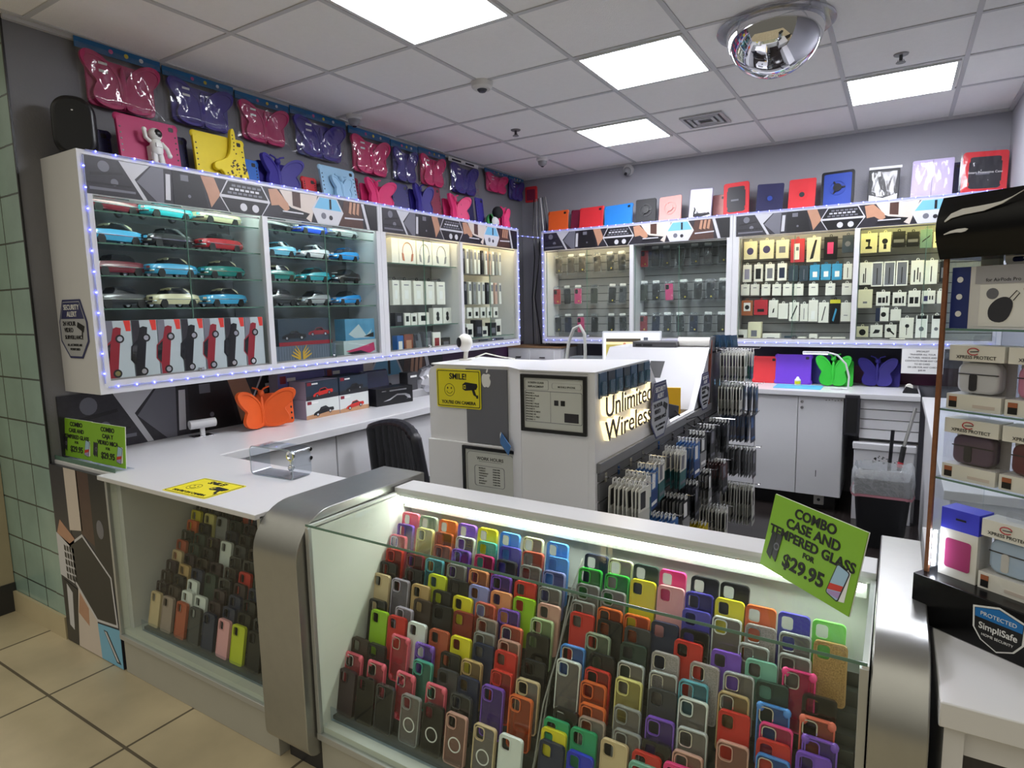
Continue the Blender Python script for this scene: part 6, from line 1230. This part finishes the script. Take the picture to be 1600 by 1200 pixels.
t = thing('paper_roll', 'white roll lying on top of the rear kiosk block', 'roll', (-1.10, 3.98, 1.3605)); MB().cyl((-.10, 0, 0), (.12, .01, .0), .03, WB, 18).cyl((.12, .01, 0), (.1215, .01, 0), .012, DARK, 12).build('roll', t)
# computer on the back counter
t = thing('computer_monitor', 'white desktop computer showing a footballer, behind the kiosk', 'computer', (-2.02, 5.28, .9305), (0, 0, R(8)))
MB().prism(rrect(-.265, .09, .265, .44, .008), -.006, .018, mat('monitor_white', '#d4d6da', .35)).build('housing', t); MB().box((-.06, -.03, 0), (.06, .1, .006), STEEL).box((-.05, .02, .006), (.05, .03, .12), STEEL).build('foot', t)
SCR = lambda n, c, p=.55: mat('screen_' + n, c, .3, emit=c, power=p)
s = MB().box((-.252, -.0065, .165), (.252, -.006, .425), SCR('page', '#d8dce4')); s.box((-.23, -.0072, .16), (.085, -.0065, .375), SCR('field', '#8a7f3e')); s.box((-.23, -.0076, .32), (.085, -.0072, .345), SCR('sky', '#cbb28a')); s.box((-.23, -.0079, .345), (.085, -.0076, .375), SCR('trees', '#3a342a'))
s.prism(smooth_poly([(-.1, .17), (-.06, .24), (-.09, .28), (-.06, .32), (-.03, .3), (.0, .28), (.0, .26), (-.04, .25), (-.03, .17)], 1), -.0083, -.0079, SCR('figure', '#2c2c30')); s.prism(circ(-.06, .325, .013, 12), -.0084, -.0079, SCR('skin', '#a06a50'))
for q in range(4): s.box((.11, -.0072, .36 - .045 * q), (.15, -.0065, .385 - .045 * q), SCR('thumb', '#3c4048')); s.box((.155, -.0072, .365 - .045 * q), (.23, -.0065, .372 - .045 * q), SCR('line', '#9aa0aa'))
s.build('screen', t, smooth=0)
t = thing('desk_lamp', 'lit white work lamp with a slim bar behind the kiosk', 'lamp', (-1.46, 4.55, 0), (0, 0, R(-12)))
MB().box((-.1, -.02, 1.27), (.12, .02, 1.282), WHITE).build('lamp_head', t, (0, 0, 0), (0, R(-6), 0)); MB().box((-.095, -.018, 1.262), (.115, .018, 1.2695), mat('work_light', '#ffffff', emit='#ffffff', power=4)).build('light_bar', t, (0, 0, 0), (0, R(-6), 0)); MB().tube([(.12, 0, 1.30), (.2, .03, 1.33), (.26, .05, 1.25), (.27, .06, .002)], .008, WHITE, 8).build('arm', t); MB().cyl((.27, .06, 0), (.27, .06, .015), .09, WHITE, 20).build('foot', t)
t = thing('cable_loop', 'white bent hose standing behind the kiosk', 'hose', (-1.62, 3.3, 0)); MB().tube([(-.05, .0, .005), (-.05, 0, 1.28), (-.03, 0, 1.40), (.0, 0, 1.47), (.04, 0, 1.49), (.07, 0, 1.44), (.07, .01, 1.34), (.05, .01, .9), (.06, 0, .005)], .010, mat('hose_white', '#c4c6c2', .35), 8).build('hose', t)
# chair
t = thing('office_chair', 'black office chair with a channelled back left of the kiosk', 'chair', (-2.40, 2.98, 0), (0, 0, R(-14)))
LTH = mat('black_leather', '#15151a', .42, bump=.2, bscale=40)
def back(u, v, off):
    x = (u - .5) * .52 * (1 - .12 * v); zz = .50 + .43 * v - .045 * (2 * u - 1) ** 2 * v; y = -.24 + .05 * (2 * u - 1) ** 2 * -1 - .05 * v
    rib = .012 * abs(math.sin(u * PI * 9)); return (x, y - (off + rib if off > 0 else off - .02), zz)
b = MB(); b.grid(lambda u, v: back(u, v, .03), 54, 8, LTH); b.grid(lambda u, v: back(u, v, -.02), 54, 8, LTH)
rim_ = [(i / 26, 1) for i in range(27)]
b.tube([tuple((Vector(back(0, v / 8, .03)) + Vector(back(0, v / 8, -.02))) / 2) for v in range(9)] + [tuple((Vector(back(u, 1, .03)) + Vector(back(u, 1, -.02))) / 2) for u, _ in rim_] + [tuple((Vector(back(1, 1 - v / 8, .03)) + Vector(back(1, 1 - v / 8, -.02))) / 2) for v in range(9)], .034, LTH, 10); b.build('backrest', t)
MB().prism(rrect(-.25, -.25, .25, .23, .07), .42, .50, LTH, ax='z').build('seat', t, bevel=.02); MB().cyl((0, 0, .09), (0, 0, .42), .028, DARK, 14).build('column', t)
for k in range(5):
    a_ = R(72 * k + 20); l = MB().tube([(0, 0, .1), (.14 * math.cos(a_), .14 * math.sin(a_), .09), (.28 * math.cos(a_), .28 * math.sin(a_), .065)], .018, DARK, 8).build('leg', t); MB().cyl((.28 * math.cos(a_) - .012, .28 * math.sin(a_), .027), (.28 * math.cos(a_) + .012, .28 * math.sin(a_), .027), .027, BLACK, 14).build('caster', l)
t = thing('waste_bag', 'white and red plastic bag in a small bin beside the kiosk', 'bag', (-2.14, 2.42, 0)); MB().lathe([(0, 0), (.10, 0), (.13, .4), (.125, .4), (.1, .02)], DARK, 20).build('bin', t)
rnd = random.Random(9); b = MB(); b.ball((0, 0, .46), (.135, .12, .09), mat('bag_white', '#d2cfcf', .4), 18); b.v = [v + Vector((rnd.uniform(-.014, .014), rnd.uniform(-.014, .014), rnd.uniform(-.014, .02))) for v in b.v]; b.ball((.04, -.09, .48), (.03, .02, .02), mat('bag_red', '#b03038', .4), 8); b.build('bag', t, smooth=15)

# ------------------------------------------------------------------ back counter and things on it
t = thing('back_counter', 'white cabinet counter along the back wall under the glass cabinets', 'counter', (-1.3, 5.82, 0))
def cb(mb, name, par=None, **k): return mb.build(name, par or t, (1.3, -5.82, 0) if par is None else (0, 0, 0), **k)
cb(MB().box((-2.8, 5.12, .892), (.16, 5.815, .93), WHITE), 'worktop', bevel=.003); cb(MB().box((-2.8, 5.17, .12), (-.312, 5.815, .892), WHITE_D), 'carcass', smooth=0); cb(MB().box((-2.8, 5.24, 0), (-.35, 5.8, .12), BLACK), 'plinth', smooth=0)
for i in range(8):
    x1 = -.315 - .31 * i; d = cb(MB().box((x1 - .305, 5.15, .125), (x1, 5.169, .888), WHITE_D), 'cabinet_door', bevel=.001)
    if i == 0:
        for z in (.845, .80): MB().cyl((x1 - .28, 5.15, z), (x1 - .28, 5.143, z), .011, CHROME, 12).build('lock', d)
        sc_ = MB().box((x1 - .17, 5.1494, .27), (x1 - .165, 5.15, .32), INK)
        for q in range(6): sc_.box((x1 - .02 * q - .02, 5.1494, .868 - .003 * (q % 3)), (x1 - .02 * q - .01, 5.15, .872 - .003 * (q % 3)), INK)
        sc_.build('scuff', d, smooth=0)
s = MB(); z = .60
while z < .88: s.box((-.205, 5.155, z), (.16, 5.17, z + .066), WHITE); z += .0725
s.box((-.205, 5.17, .58), (.16, 5.18, .892), BLACK); cb(s, 'slatwall', smooth=0); cb(MB().box((-.205, 5.18, .0), (.16, 5.8, .58), WHITE_D), 'side_unit', smooth=0)
t = thing('white_case', 'scuffed low white box under the slatted panel', 'box', (-.03, 5.14, 0)); MB().box((-.20, -.05, .0), (.17, .0, .56), WHITE_D).box((-.21, -.06, .53), (.18, .005, .575), WHITE).build('carton', t, bevel=.003)
b = MB(); rnd = random.Random(8)
for q in range(26): x, z = rnd.uniform(-.08, .1), rnd.uniform(.43, .49); b.prism(circ(x, z, rnd.uniform(.003, .011), 7, rnd.uniform(.002, .006)), -.0508, -.05, INK)
b.build('scuff', t, smooth=0)
t = thing('black_box', 'tall black box hanging between the white doors and the slatted panel', 'box', (-.257, 5.13, .62)); MB().box((-.048, -.03, 0), (.048, .1, .30), DARK).build('housing', t, bevel=.004); MB().box((-.036, -.032, .02), (.036, -.03, .28), mat('grille_black', '#0a0a0c', .8)).build('grille', t)
t = thing('dark_backing', 'dark indigo board on the wall between the back cabinets and counter', 'wall panel', (-2.75, 5.816, .931)); MB().box((0, -.012, 0), (2.78, 0, .305), mat('splash_navy', '#1b1832', .4, noise=.3)).build('sheet', t); MB().box((2.2, -.013, 0.0), (3.3, -.012, .14), mat('splash_wine', '#4a1436', .4)).build('wine_strip', t)
t = thing('notice', 'white printed notice hanging under the back cabinets beside the tower', 'notice', (.165, 5.47, 1.055)); MB().box((-.13, 0, 0), (.13, .001, .184), PAPER).build('sheet', t, smooth=0)
for i, s_ in enumerate(['SPECIALIST', 'TRANSFER ALL YOUR', 'PICTURES, VIDEOS AND', 'CONTACTS FROM ANY CELL', 'TO SD CARD', 'OR USB FOR ANY CARD', '$49.99']): text(s_, .0165, INK, t, (0, -.0004, .165 - .0235 * i), bold=.02, ext=.0003)
def uc(label, x, zt, w, col, kind, y=5.52, lean=-8):
    t = thing('tablet_case', label, 'tablet case', (x, y, .931), (R(lean), 0, R(random.uniform(-4, 4))), 'tablet cases on the back counter'); h = zt - .931; m = tcm(col)
    if kind == 'b': butterfly(t, w, h * .95, m, spread=14); MB().prism(rrect(w * .0, .0, w * .55, h * .8, .02), .02, .036, m).build('case_body', t, bevel=.003)
    else: tablet_body(t, w, h, m, holes=False)
uc('red tablet case on the back counter beside the kiosk rack', -.93, 1.155, .19, 'coral red', 'p'); uc('violet tablet case standing behind the cyan mat', -.715, 1.175, .27, 'violet', 'p'); uc('indigo tablet case behind the violet one', -.56, 1.18, .2, 'indigo', 'p', 5.62)
uc('bright green butterfly tablet case on the back counter', -.42, 1.19, .26, 'green', 'b', 5.5); uc('navy butterfly tablet case right of the green one', -.12, 1.17, .28, 'indigo', 'b', 5.6)
t = thing('work_mat', 'cyan silicone mat lying on the back counter', 'mat', (-.66, 5.36, .9305)); MB().prism(rrect(-.16, -.13, .18, .1, .01), 0, .004, mat('mat_cyan', '#59b4d8', .5), ax='z').build('mat', t)
t = thing('glue_bottle', 'small white bottle with a yellow label on the cyan mat', 'bottle', (-.665, 5.42, .9348)); MB().lathe([(0, 0), (.022, 0), (.023, .045), (.013, .055), (.012, .06), (0, .06)], WB, 16).build('bottle', t); MB().lathe([(.0232, .012), (.0234, .036)], SIGNY, 16).build('label_band', t); MB().lathe([(0, .07), (.008, .068), (.011, .06)], WB, 14).build('cap', t)
t = thing('bent_lamp', 'white flexible lamp bent over the green butterfly case', 'lamp', (-.38, 5.30, .931)); MB().cyl((0, 0, 0), (0, 0, .012), .04, WHITE, 18).build('foot', t)
MB().tube([(.08 , 0, .0), (.085, -.01, .1), (.06, -.02, .2), (.0, -.02, .265), (-.06, -.01, .28)], .007, WHITE, 8).tube([(0, 0, .008), (.08, 0, .004)], .006, WHITE, 6).build('arm', t); MB().box((-.24, -.035, .272), (-.06, .015, .288), WHITE).build('lamp_head', t, bevel=.003)
MB().box((-.235, -.03, .268), (-.065, .01, .2715), mat('task_light', '#ffffff', emit='#eaf6ff', power=5)).build('light_bar', t)
t = thing('tape_dispenser', 'small black and white dispenser at the right end of the counter', 'dispenser', (.10, 5.30, .9305)); MB().prism([(-.05, 0), (.05, 0), (.04, .03), (-.03, .05)], -.03, .03, BLACK).build('housing', t, bevel=.003); MB().cyl((-.01, -.025, .04), (-.01, .025, .04), .025, WB, 16).build('roll', t)
t = thing('radio_box', 'grey electronic box on the back counter left of the computer', 'electronics', (-2.50, 5.35, .931)); MB().box((-.17, 0, .0), (.17, .2, .19), mat('radio_grey', '#7d8286', .4)).build('housing', t, bevel=.004); MB().prism(circ(.09, .13, .02, 14), -.002, 0, CYB).box((-.12, -.002, .11), (.04, 0, .15), DARK).build('display', t)
t = thing('corner_cabinet', 'low white cupboard with a brown edge in the back left corner', 'cabinet', (-3.1, 5.45, 0)); MB().box((-.33, 0, .0), (.28, .36, 1.19), WHITE_D).build('carcass', t, smooth=0); MB().box((-.34, -.01, 1.19), (.29, .36, 1.205), mat('wood_edge', '#8a6a4c', .5, noise=.15)).build('worktop', t); 
for x in (-.2, .08): d = MB().box((x - .12, -.012, .60), (x + .13, 0, 1.17), WHITE).build('cabinet_door', t, smooth=0); MB().box((x - .03, -.02, 1.09), (x + .03, -.012, 1.10), BLACK).build('handle', d)
t = thing('hanging_cables', 'bunch of black and white cables hanging in the back left corner', 'cables', (-3.16, 5.62, 0))
for i in range(6):
    c = .018 * i; MB().tube([(-.1 + c * 2, .12 - c, 2.70), (-.08 + c * 2.2, .06, 2.4), (-.05 + c * 1.5 + .03 * (i % 2), .03, 2.1), (-.08 + c * 2 - .02 * (i % 3), .02, 1.7), (-.06 + c * 2, .0 + c, 1.215)], .006, [BLACK, mat('cable_grey'), BLACK, PAPER][i % 4], 6).build('cord', t)
t = thing('toy_pack', 'red and black toy car pack hanging in the back left corner', 'pack', (-3.40, 5.36, 1.43), (0, 0, R(60))); MB().box((-.11, 0, 0), (.11, .06, .32), mat('pack_black', '#17171c', .4, noise=.2)).build('card', t); p = MB(); car_print(p, 0, .05, .2, mat('print_bright_red'), 0); p.box((-.1, -.001, .2), (.1, 0, .24), GG); p.build('printed_front', t, smooth=0)

# ------------------------------------------------------------------ trash, broom, right side
t = thing('trash_can', 'black trash can lined with a clear bag at the back', 'trash can', (-.035, 4.62, 0))
def rr(w, d, z, r=.05): return [(x, y, z) for x, y in rrect(-w, -d, w, d, r, 5)]
MB().loft([rr(.125, .10, .0), rr(.128, .103, .01), rr(.165, .135, .46), rr(.165, .135, .465), rr(.155, .125, .465), rr(.12, .095, .02)], mat('bin_black', '#111216', .45)).build('bin', t)
rnd = random.Random(4); ring = []
for k, (w, d, z) in enumerate([(.172, .142, .37), (.175, .145, .44), (.172, .142, .50), (.162, .132, .53), (.150, .122, .47), (.14, .112, .36)]):
    ring.append([(x * (1 + rnd.uniform(-.03, .03)), y * (1 + rnd.uniform(-.03, .03)), zz + rnd.uniform(-.012, .012)) for x, y, zz in rr(w, d, z)])
MB().loft(ring, clear('liner_film', '#f2f5f8', .14, .2, dens=.22, bump=.8, bscale=25), caps=False).build('liner', t); MB().loft([[(x, y, z - .018) for x, y, z in ring[0]], [(x * 1.03, y * 1.03, z) for x, y, z in ring[0]]], mat('liner_pink', '#c88a96', .5), caps=False).build('liner_hem', t)
t = thing('broom', 'silver and black long handled grabber leaning over the trash can', 'tool', (.0, 4.90, .0)); MB().tube([(.0, 0, .004), (.06, .05, .48)], .014, BLACK, 10).tube([(.06, .05, .48), (.075, .06, .60)], .017, mat('grip_black', '#1a1a1c', .6), 10).build('grip', t); MB().tube([(.075, .06, .60), (.13, .13, .86)], .011, STEEL, 10).build('shaft', t); MB().tube([(.055, .046, .455), (.062, .051, .49)], .018, REDB, 10).build('collar', t)
t = thing('dustpan', 'black dustpan with an upright handle behind the trash can', 'dustpan', (-.12, 5.0, .0)); MB().tube([(.1, 0, .06), (.115, .0, .4), (.125, .01, .70)], .012, BLACK, 10).build('handle', t); MB().prism([(.02, 0), (.12, 0), (.12, .1), (.04, .1)], -.06, .02, BLACK).build('pan', t)
t = thing('wall_charger', 'small grey plug box at the foot of the white cabinet doors', 'plug', (-.46, 5.22, 0)); MB().box((-.035, -.012, .035), (.035, 0.018, .115), mat('plug_grey', '#b8b6b2', .4)).build('housing', t, bevel=.003); MB().cyl((0, -.0125, .075), (0, -.0135, .075), .012, DARK, 14).build('socket', t)
t = thing('side_counter', 'white counter along the right wall behind the display tower', 'counter', (.4, 2.62, 0)); MB().box((-.21, 0, .0), (.215, 2.45, .90), WHITE_D).build('carcass', t, smooth=0); MB().box((-.235, -.02, .90), (.215, 2.46, .935), WHITE).build('worktop', t, bevel=.003)

# ------------------------------------------------------------------ right counter and display tower
t = thing('storefront_counter', 'white counter with a printed front at the right edge', 'counter', (.36, 1.255, 0))
MB().box((-.265, 0, .852), (.6, 1.0, .90), WHITE).build('worktop', t, bevel=.003); MB().box((-.255, .06, .0), (.58, .98, .852), WHITE_D).build('carcass', t, smooth=0); MB().box((-.255, .02, 0), (-.225, .06, .852), WHITE).box((-.225, .035, .79), (.58, .06, .852), WHITE).build('leg', t, smooth=0)
b = hex_band(2.2, .78); b.v = [Vector((v.x - .22, v.y, v.z)) for v in b.v if True]; b.build('printed_sheet', t, (0, .055, .005), smooth=0)
T = thing('display_tower', 'clear acrylic tower of boxed earbud covers on a black plinth', 'display stand', (.079, 1.60, .9005), (0, 0, math.atan2(-.555, .83)))
BLK = mat('gloss_black', '#07070a', .22, spec=.3); COP = mat('copper_film_edge', '#7a4a2a', .5, noise=.3, nscale=120)
MB().box((-.006, -.035, 0), (.40, .20, .106), BLK).build('plinth', T, bevel=.002)
MB().box((0, 0, .106), (.005, .19, .80), ACRYL).box((.39, 0, .106), (.395, .19, .80), ACRYL).box((0.005, .186, .106), (.39, .19, .80), ACRYL).build('acrylic_walls', T, smooth=0)
MB().box((-.001, -.006, .106), (.0075, 0, .80), COP).build('copper_edge', T, smooth=0)
for z in (.322, .472, .642): MB().box((.0052, .0, z - .004), (.3898, .186, z), ACRYL).box((.0052, -.001, z - .004), (.3898, 0, z), GEDGE).build('acrylic_shelf', T, smooth=0)
hd = MB().grid(lambda u, v: (-.006 + .41 * u, -.012 - .02 * math.sin(PI * v), .785 + .125 * v), 10, 12, BLK); hd.box((-.006, -.012, .785), (.404, .19, .91), BLK); hd.build('header', T, smooth=50)
MB().prism(smooth_poly([(.006, .855), (.03, .868), (.1, .872), (.16, .905), (.12, .885), (.09, .882), (.03, .880)], 1), -.034, -.031, PAPER).prism(smooth_poly([(.006, .832), (.03, .842), (.06, .842), (.05, .834), (.03, .836)], 1), -.034, -.032, PAPER).build('swoosh', T, smooth=0)
MB().box((.009, .002, .12), (.013, .01, .20), mat('tower_led', '#ffffff', emit='#e8f0ff', power=18)).build('led_bar', T)
sh = [(0, .088), (.047, .074), (.045, .03), (.03, .008), (0, -.006), (-.03, .008), (-.045, .03), (-.047, .074)]
p = MB().prism([(x + .165, z + .012) for x, z in sh], -.036, -.035, PAPER).prism([(x * .92 + .165, z * .93 + .0145) for x, z in sh], -.0366, -.036, INK).prism([(.165, .0955), (.207, .083), (.2065, .066), (.1235, .066), (.123, .083)], -.0372, -.0366, mat('shield_blue', '#1c6fb4', .4)); p.build('shield_sticker', T, smooth=0)
text('PROTECTED', .0115, PAPER, T, (.165, -.0375, .076), ext=.0002); text('SimpliSafe', .019, PAPER, T, (.165, -.0369, .05), bold=.015, ext=.0002, sx=.9); text('HOME SECURITY', .0075, PAPER, T, (.165, -.0369, .033), ext=.0002)
TW = T.matrix_basis.copy()
def tower_thing(name, label, cat, x, y, z, group):
    w = Matrix.Translation(T.location) @ Matrix.Rotation(T.rotation_euler.z, 4, 'Z') @ Vector((x, y, z)); return thing(name, label, cat, w, (0, 0, T.rotation_euler.z), group)
WIN = clear('box_window', '#fafafc', .025, .03)
EB = {'white': '#d6d8da', 'pink': '#d487a4', 'plum': '#5c4a5e', 'maroon': '#5e1f2c', 'pale blue': '#bcd4ea', 'navy': '#1f2436'}
def cover_box(label, x, z, w, h, col, acc):
    t = tower_thing('earbud_cover_box', label, 'box', x, .012, z, 'boxed earbud covers on the tower'); d = .05
    MB().box((0, 0, 0), (w, d, h * .24), WB).box((0, 0, h * .76), (w, d, h), WB).box((0, d - .002, h * .24), (w, d, h * .76), WB).build('carton', t, smooth=0)
    MB().box((.0, .0, h * .24), (w, .0008, h * .76), WIN).box((0, .0, h * .24), (.0008, d - .002, h * .76), WIN).box((w - .0008, 0, h * .24), (w, d - .002, h * .76), WIN).build('window', t, smooth=0)
    m = mat('cover_' + col.replace(' ', '_'), EB[col], .4); e = MB().prism(rrect(w * .12, h * .26, w * .88, h * .73, h * .12), .010, .04, m).build('earbud_cover', t, bevel=.006, seg=3)
    MB().box((w * .12, .0085, h * .55), (w * .88, .011, h * .565), DARK).prism(rrect(w * .36, h * .3, w * .5, h * .56, .005), .0075, .011, acc).build('clasp', e, smooth=0)
    p = MB().box((w * .05, -.0006, h * .03), (w * .2, 0, h * .2), BLACK).box((w * .05, -.001, h * .13), (w * .2, -.0006, h * .2), ORB).box((w * .5, -.0006, h * .05), (w * .9, 0, h * .10), GBE)
    c = w * .45
    p.tube([(c + .011 * math.cos(a), -.0006, h * .91 + .007 * math.sin(a)) for a in [R(20 + 30 * q) for q in range(11)]], .0011, REDB, 5); p.tube([(c - .006, -.0006, h * .905), (c + .010, -.0006, h * .915)], .001, DARK, 5); p.build('printed_marks', t, smooth=0)
    text('XPRESS PROTECT', .0095, INK, t, (w * .5, -.0004, h * .82), ext=.0002, bold=.01)
    MB().ringprism(rrect(w * .3, h, w * .7, h + .02, .006), rrect(w * .42, h + .006, w * .58, h + .013, .003), d * .5, d * .5 + .001, WIN).build('hang_tab', t, smooth=0)
cover_box('boxed white and black earbud cover, second tower shelf, left', .012, .4722, .103, .135, 'white', DARK); cover_box('boxed pink earbud cover, second tower shelf', .122, .4722, .11, .135, 'pink', DARK)
cover_box('boxed plum earbud cover, third tower shelf, left', .012, .3222, .103, .13, 'plum', DARK); cover_box('boxed maroon earbud cover, third tower shelf', .122, .3222, .11, .13, 'maroon', BLACK)
cover_box('boxed pale blue and white earbud cover on the tower floor', .098, .1062, .098, .148, 'pale blue', WB); cover_box('boxed white earbud cover at the right edge of the tower floor', .205, .1062, .1, .148, 'white', ORB)
cover_box('boxed plum earbud cover at the far right of the third tower shelf', .24, .3222, .11, .13, 'plum', BLACK)
t = tower_thing('earbud_box', 'blue topped white box with a magenta window on the tower floor', 'box', .018, .012, .1062, None); MB().box((0, 0, 0), (.075, .05, .105), WB).box((0, 0, .105), (.075, .05, .15), mat('box_bright_blue', '#3a3fd8', .4)).build('carton', t, smooth=0); MB().prism(rrect(.012, .02, .063, .085, .006), -.001, 0, mat('window_magenta', '#a03068', .3)).box((.03, -.001, .128), (.05, 0, .132), BLACK).build('printed_front', t, smooth=0)
t = tower_thing('earbud_box', 'navy and white box picturing a dark earbud pouch, top tower shelf', 'box', .008, .012, .6422, None); NV = mat('box_navy', '#1f2f6e', .4)
MB().box((0, 0, 0), (.155, .06, .125), mat('box_white2', '#d6d6d8', .4)).box((-.0005, -.0005, 0), (.035, .0605, .1255), NV).build('carton', t, smooth=0)
p = MB().box((.045, -.001, .09), (.155, 0, .1255), mat('box_grey', '#a3a3ab', .4)).box((.055, -.001, .005), (.152, -.0005, .088), PAPER).prism(smooth_poly([(.075, .015), (.105, .012), (.118, .05), (.105, .065), (.085, .06), (.07, .04)], 2), -.0016, -.001, mat('pouch_dark', '#2f3038', .4)).prism(circ(.078, .07, .011, 16), -.0016, -.001, KG).prism(circ(.137, .078, .006, 14), -.0016, -.001, REDB)
p.tube([(.108, -.0012, .06), (.12, -.0012, .075), (.125, -.0012, .07), (.115, -.0012, .056)], .001, GD, 5)
for q in range(3): p.prism(circ(.016, .03 + .035 * q, .006, 12), -.0012, -.0005, PAPER)
p.build('printed_front', t, smooth=0); MB().ringprism(rrect(.085, .126, .13, .15, .008), rrect(.097, .131, .118, .141, .004), .02, .0215, PAPER).build('hang_tab', t); text('for AirPods Pro', .0095, INK, t, (.095, -.0012, .097), ext=.0002)
t = tower_thing('earbud_box', 'white box picturing a turquoise earbud cover, top tower shelf', 'box', .168, .012, .6422, None); MB().box((0, 0, 0), (.1, .06, .12), mat('box_white2')).build('carton', t, smooth=0); MB().prism(rrect(.02, .02, .08, .075, .018), -.004, 0, mat('cover_turquoise', '#3f93ac', .4)).box((.01, -.001, .1), (.07, 0, .106), INK).build('printed_front', t, smooth=0)
t = tower_thing('hanging_pack', 'navy hang pack behind the boxes on the top tower shelf', 'pack', .05, .12, .6425, None); MB().box((0, 0, 0), (.1, .02, .175), NV).box((.03, -.001, .14), (.06, 0, .148), PAPER).build('card', t, smooth=0)
t = tower_thing('hanging_pack', 'pale hang pack with a small product at the left of the top tower shelf', 'pack', .012, .1, .6425, None); MB().box((0, 0, 0), (.035, .015, .18), CRB).box((.008, -.001, .09), (.024, 0, .13), GS).build('card', t, smooth=0)
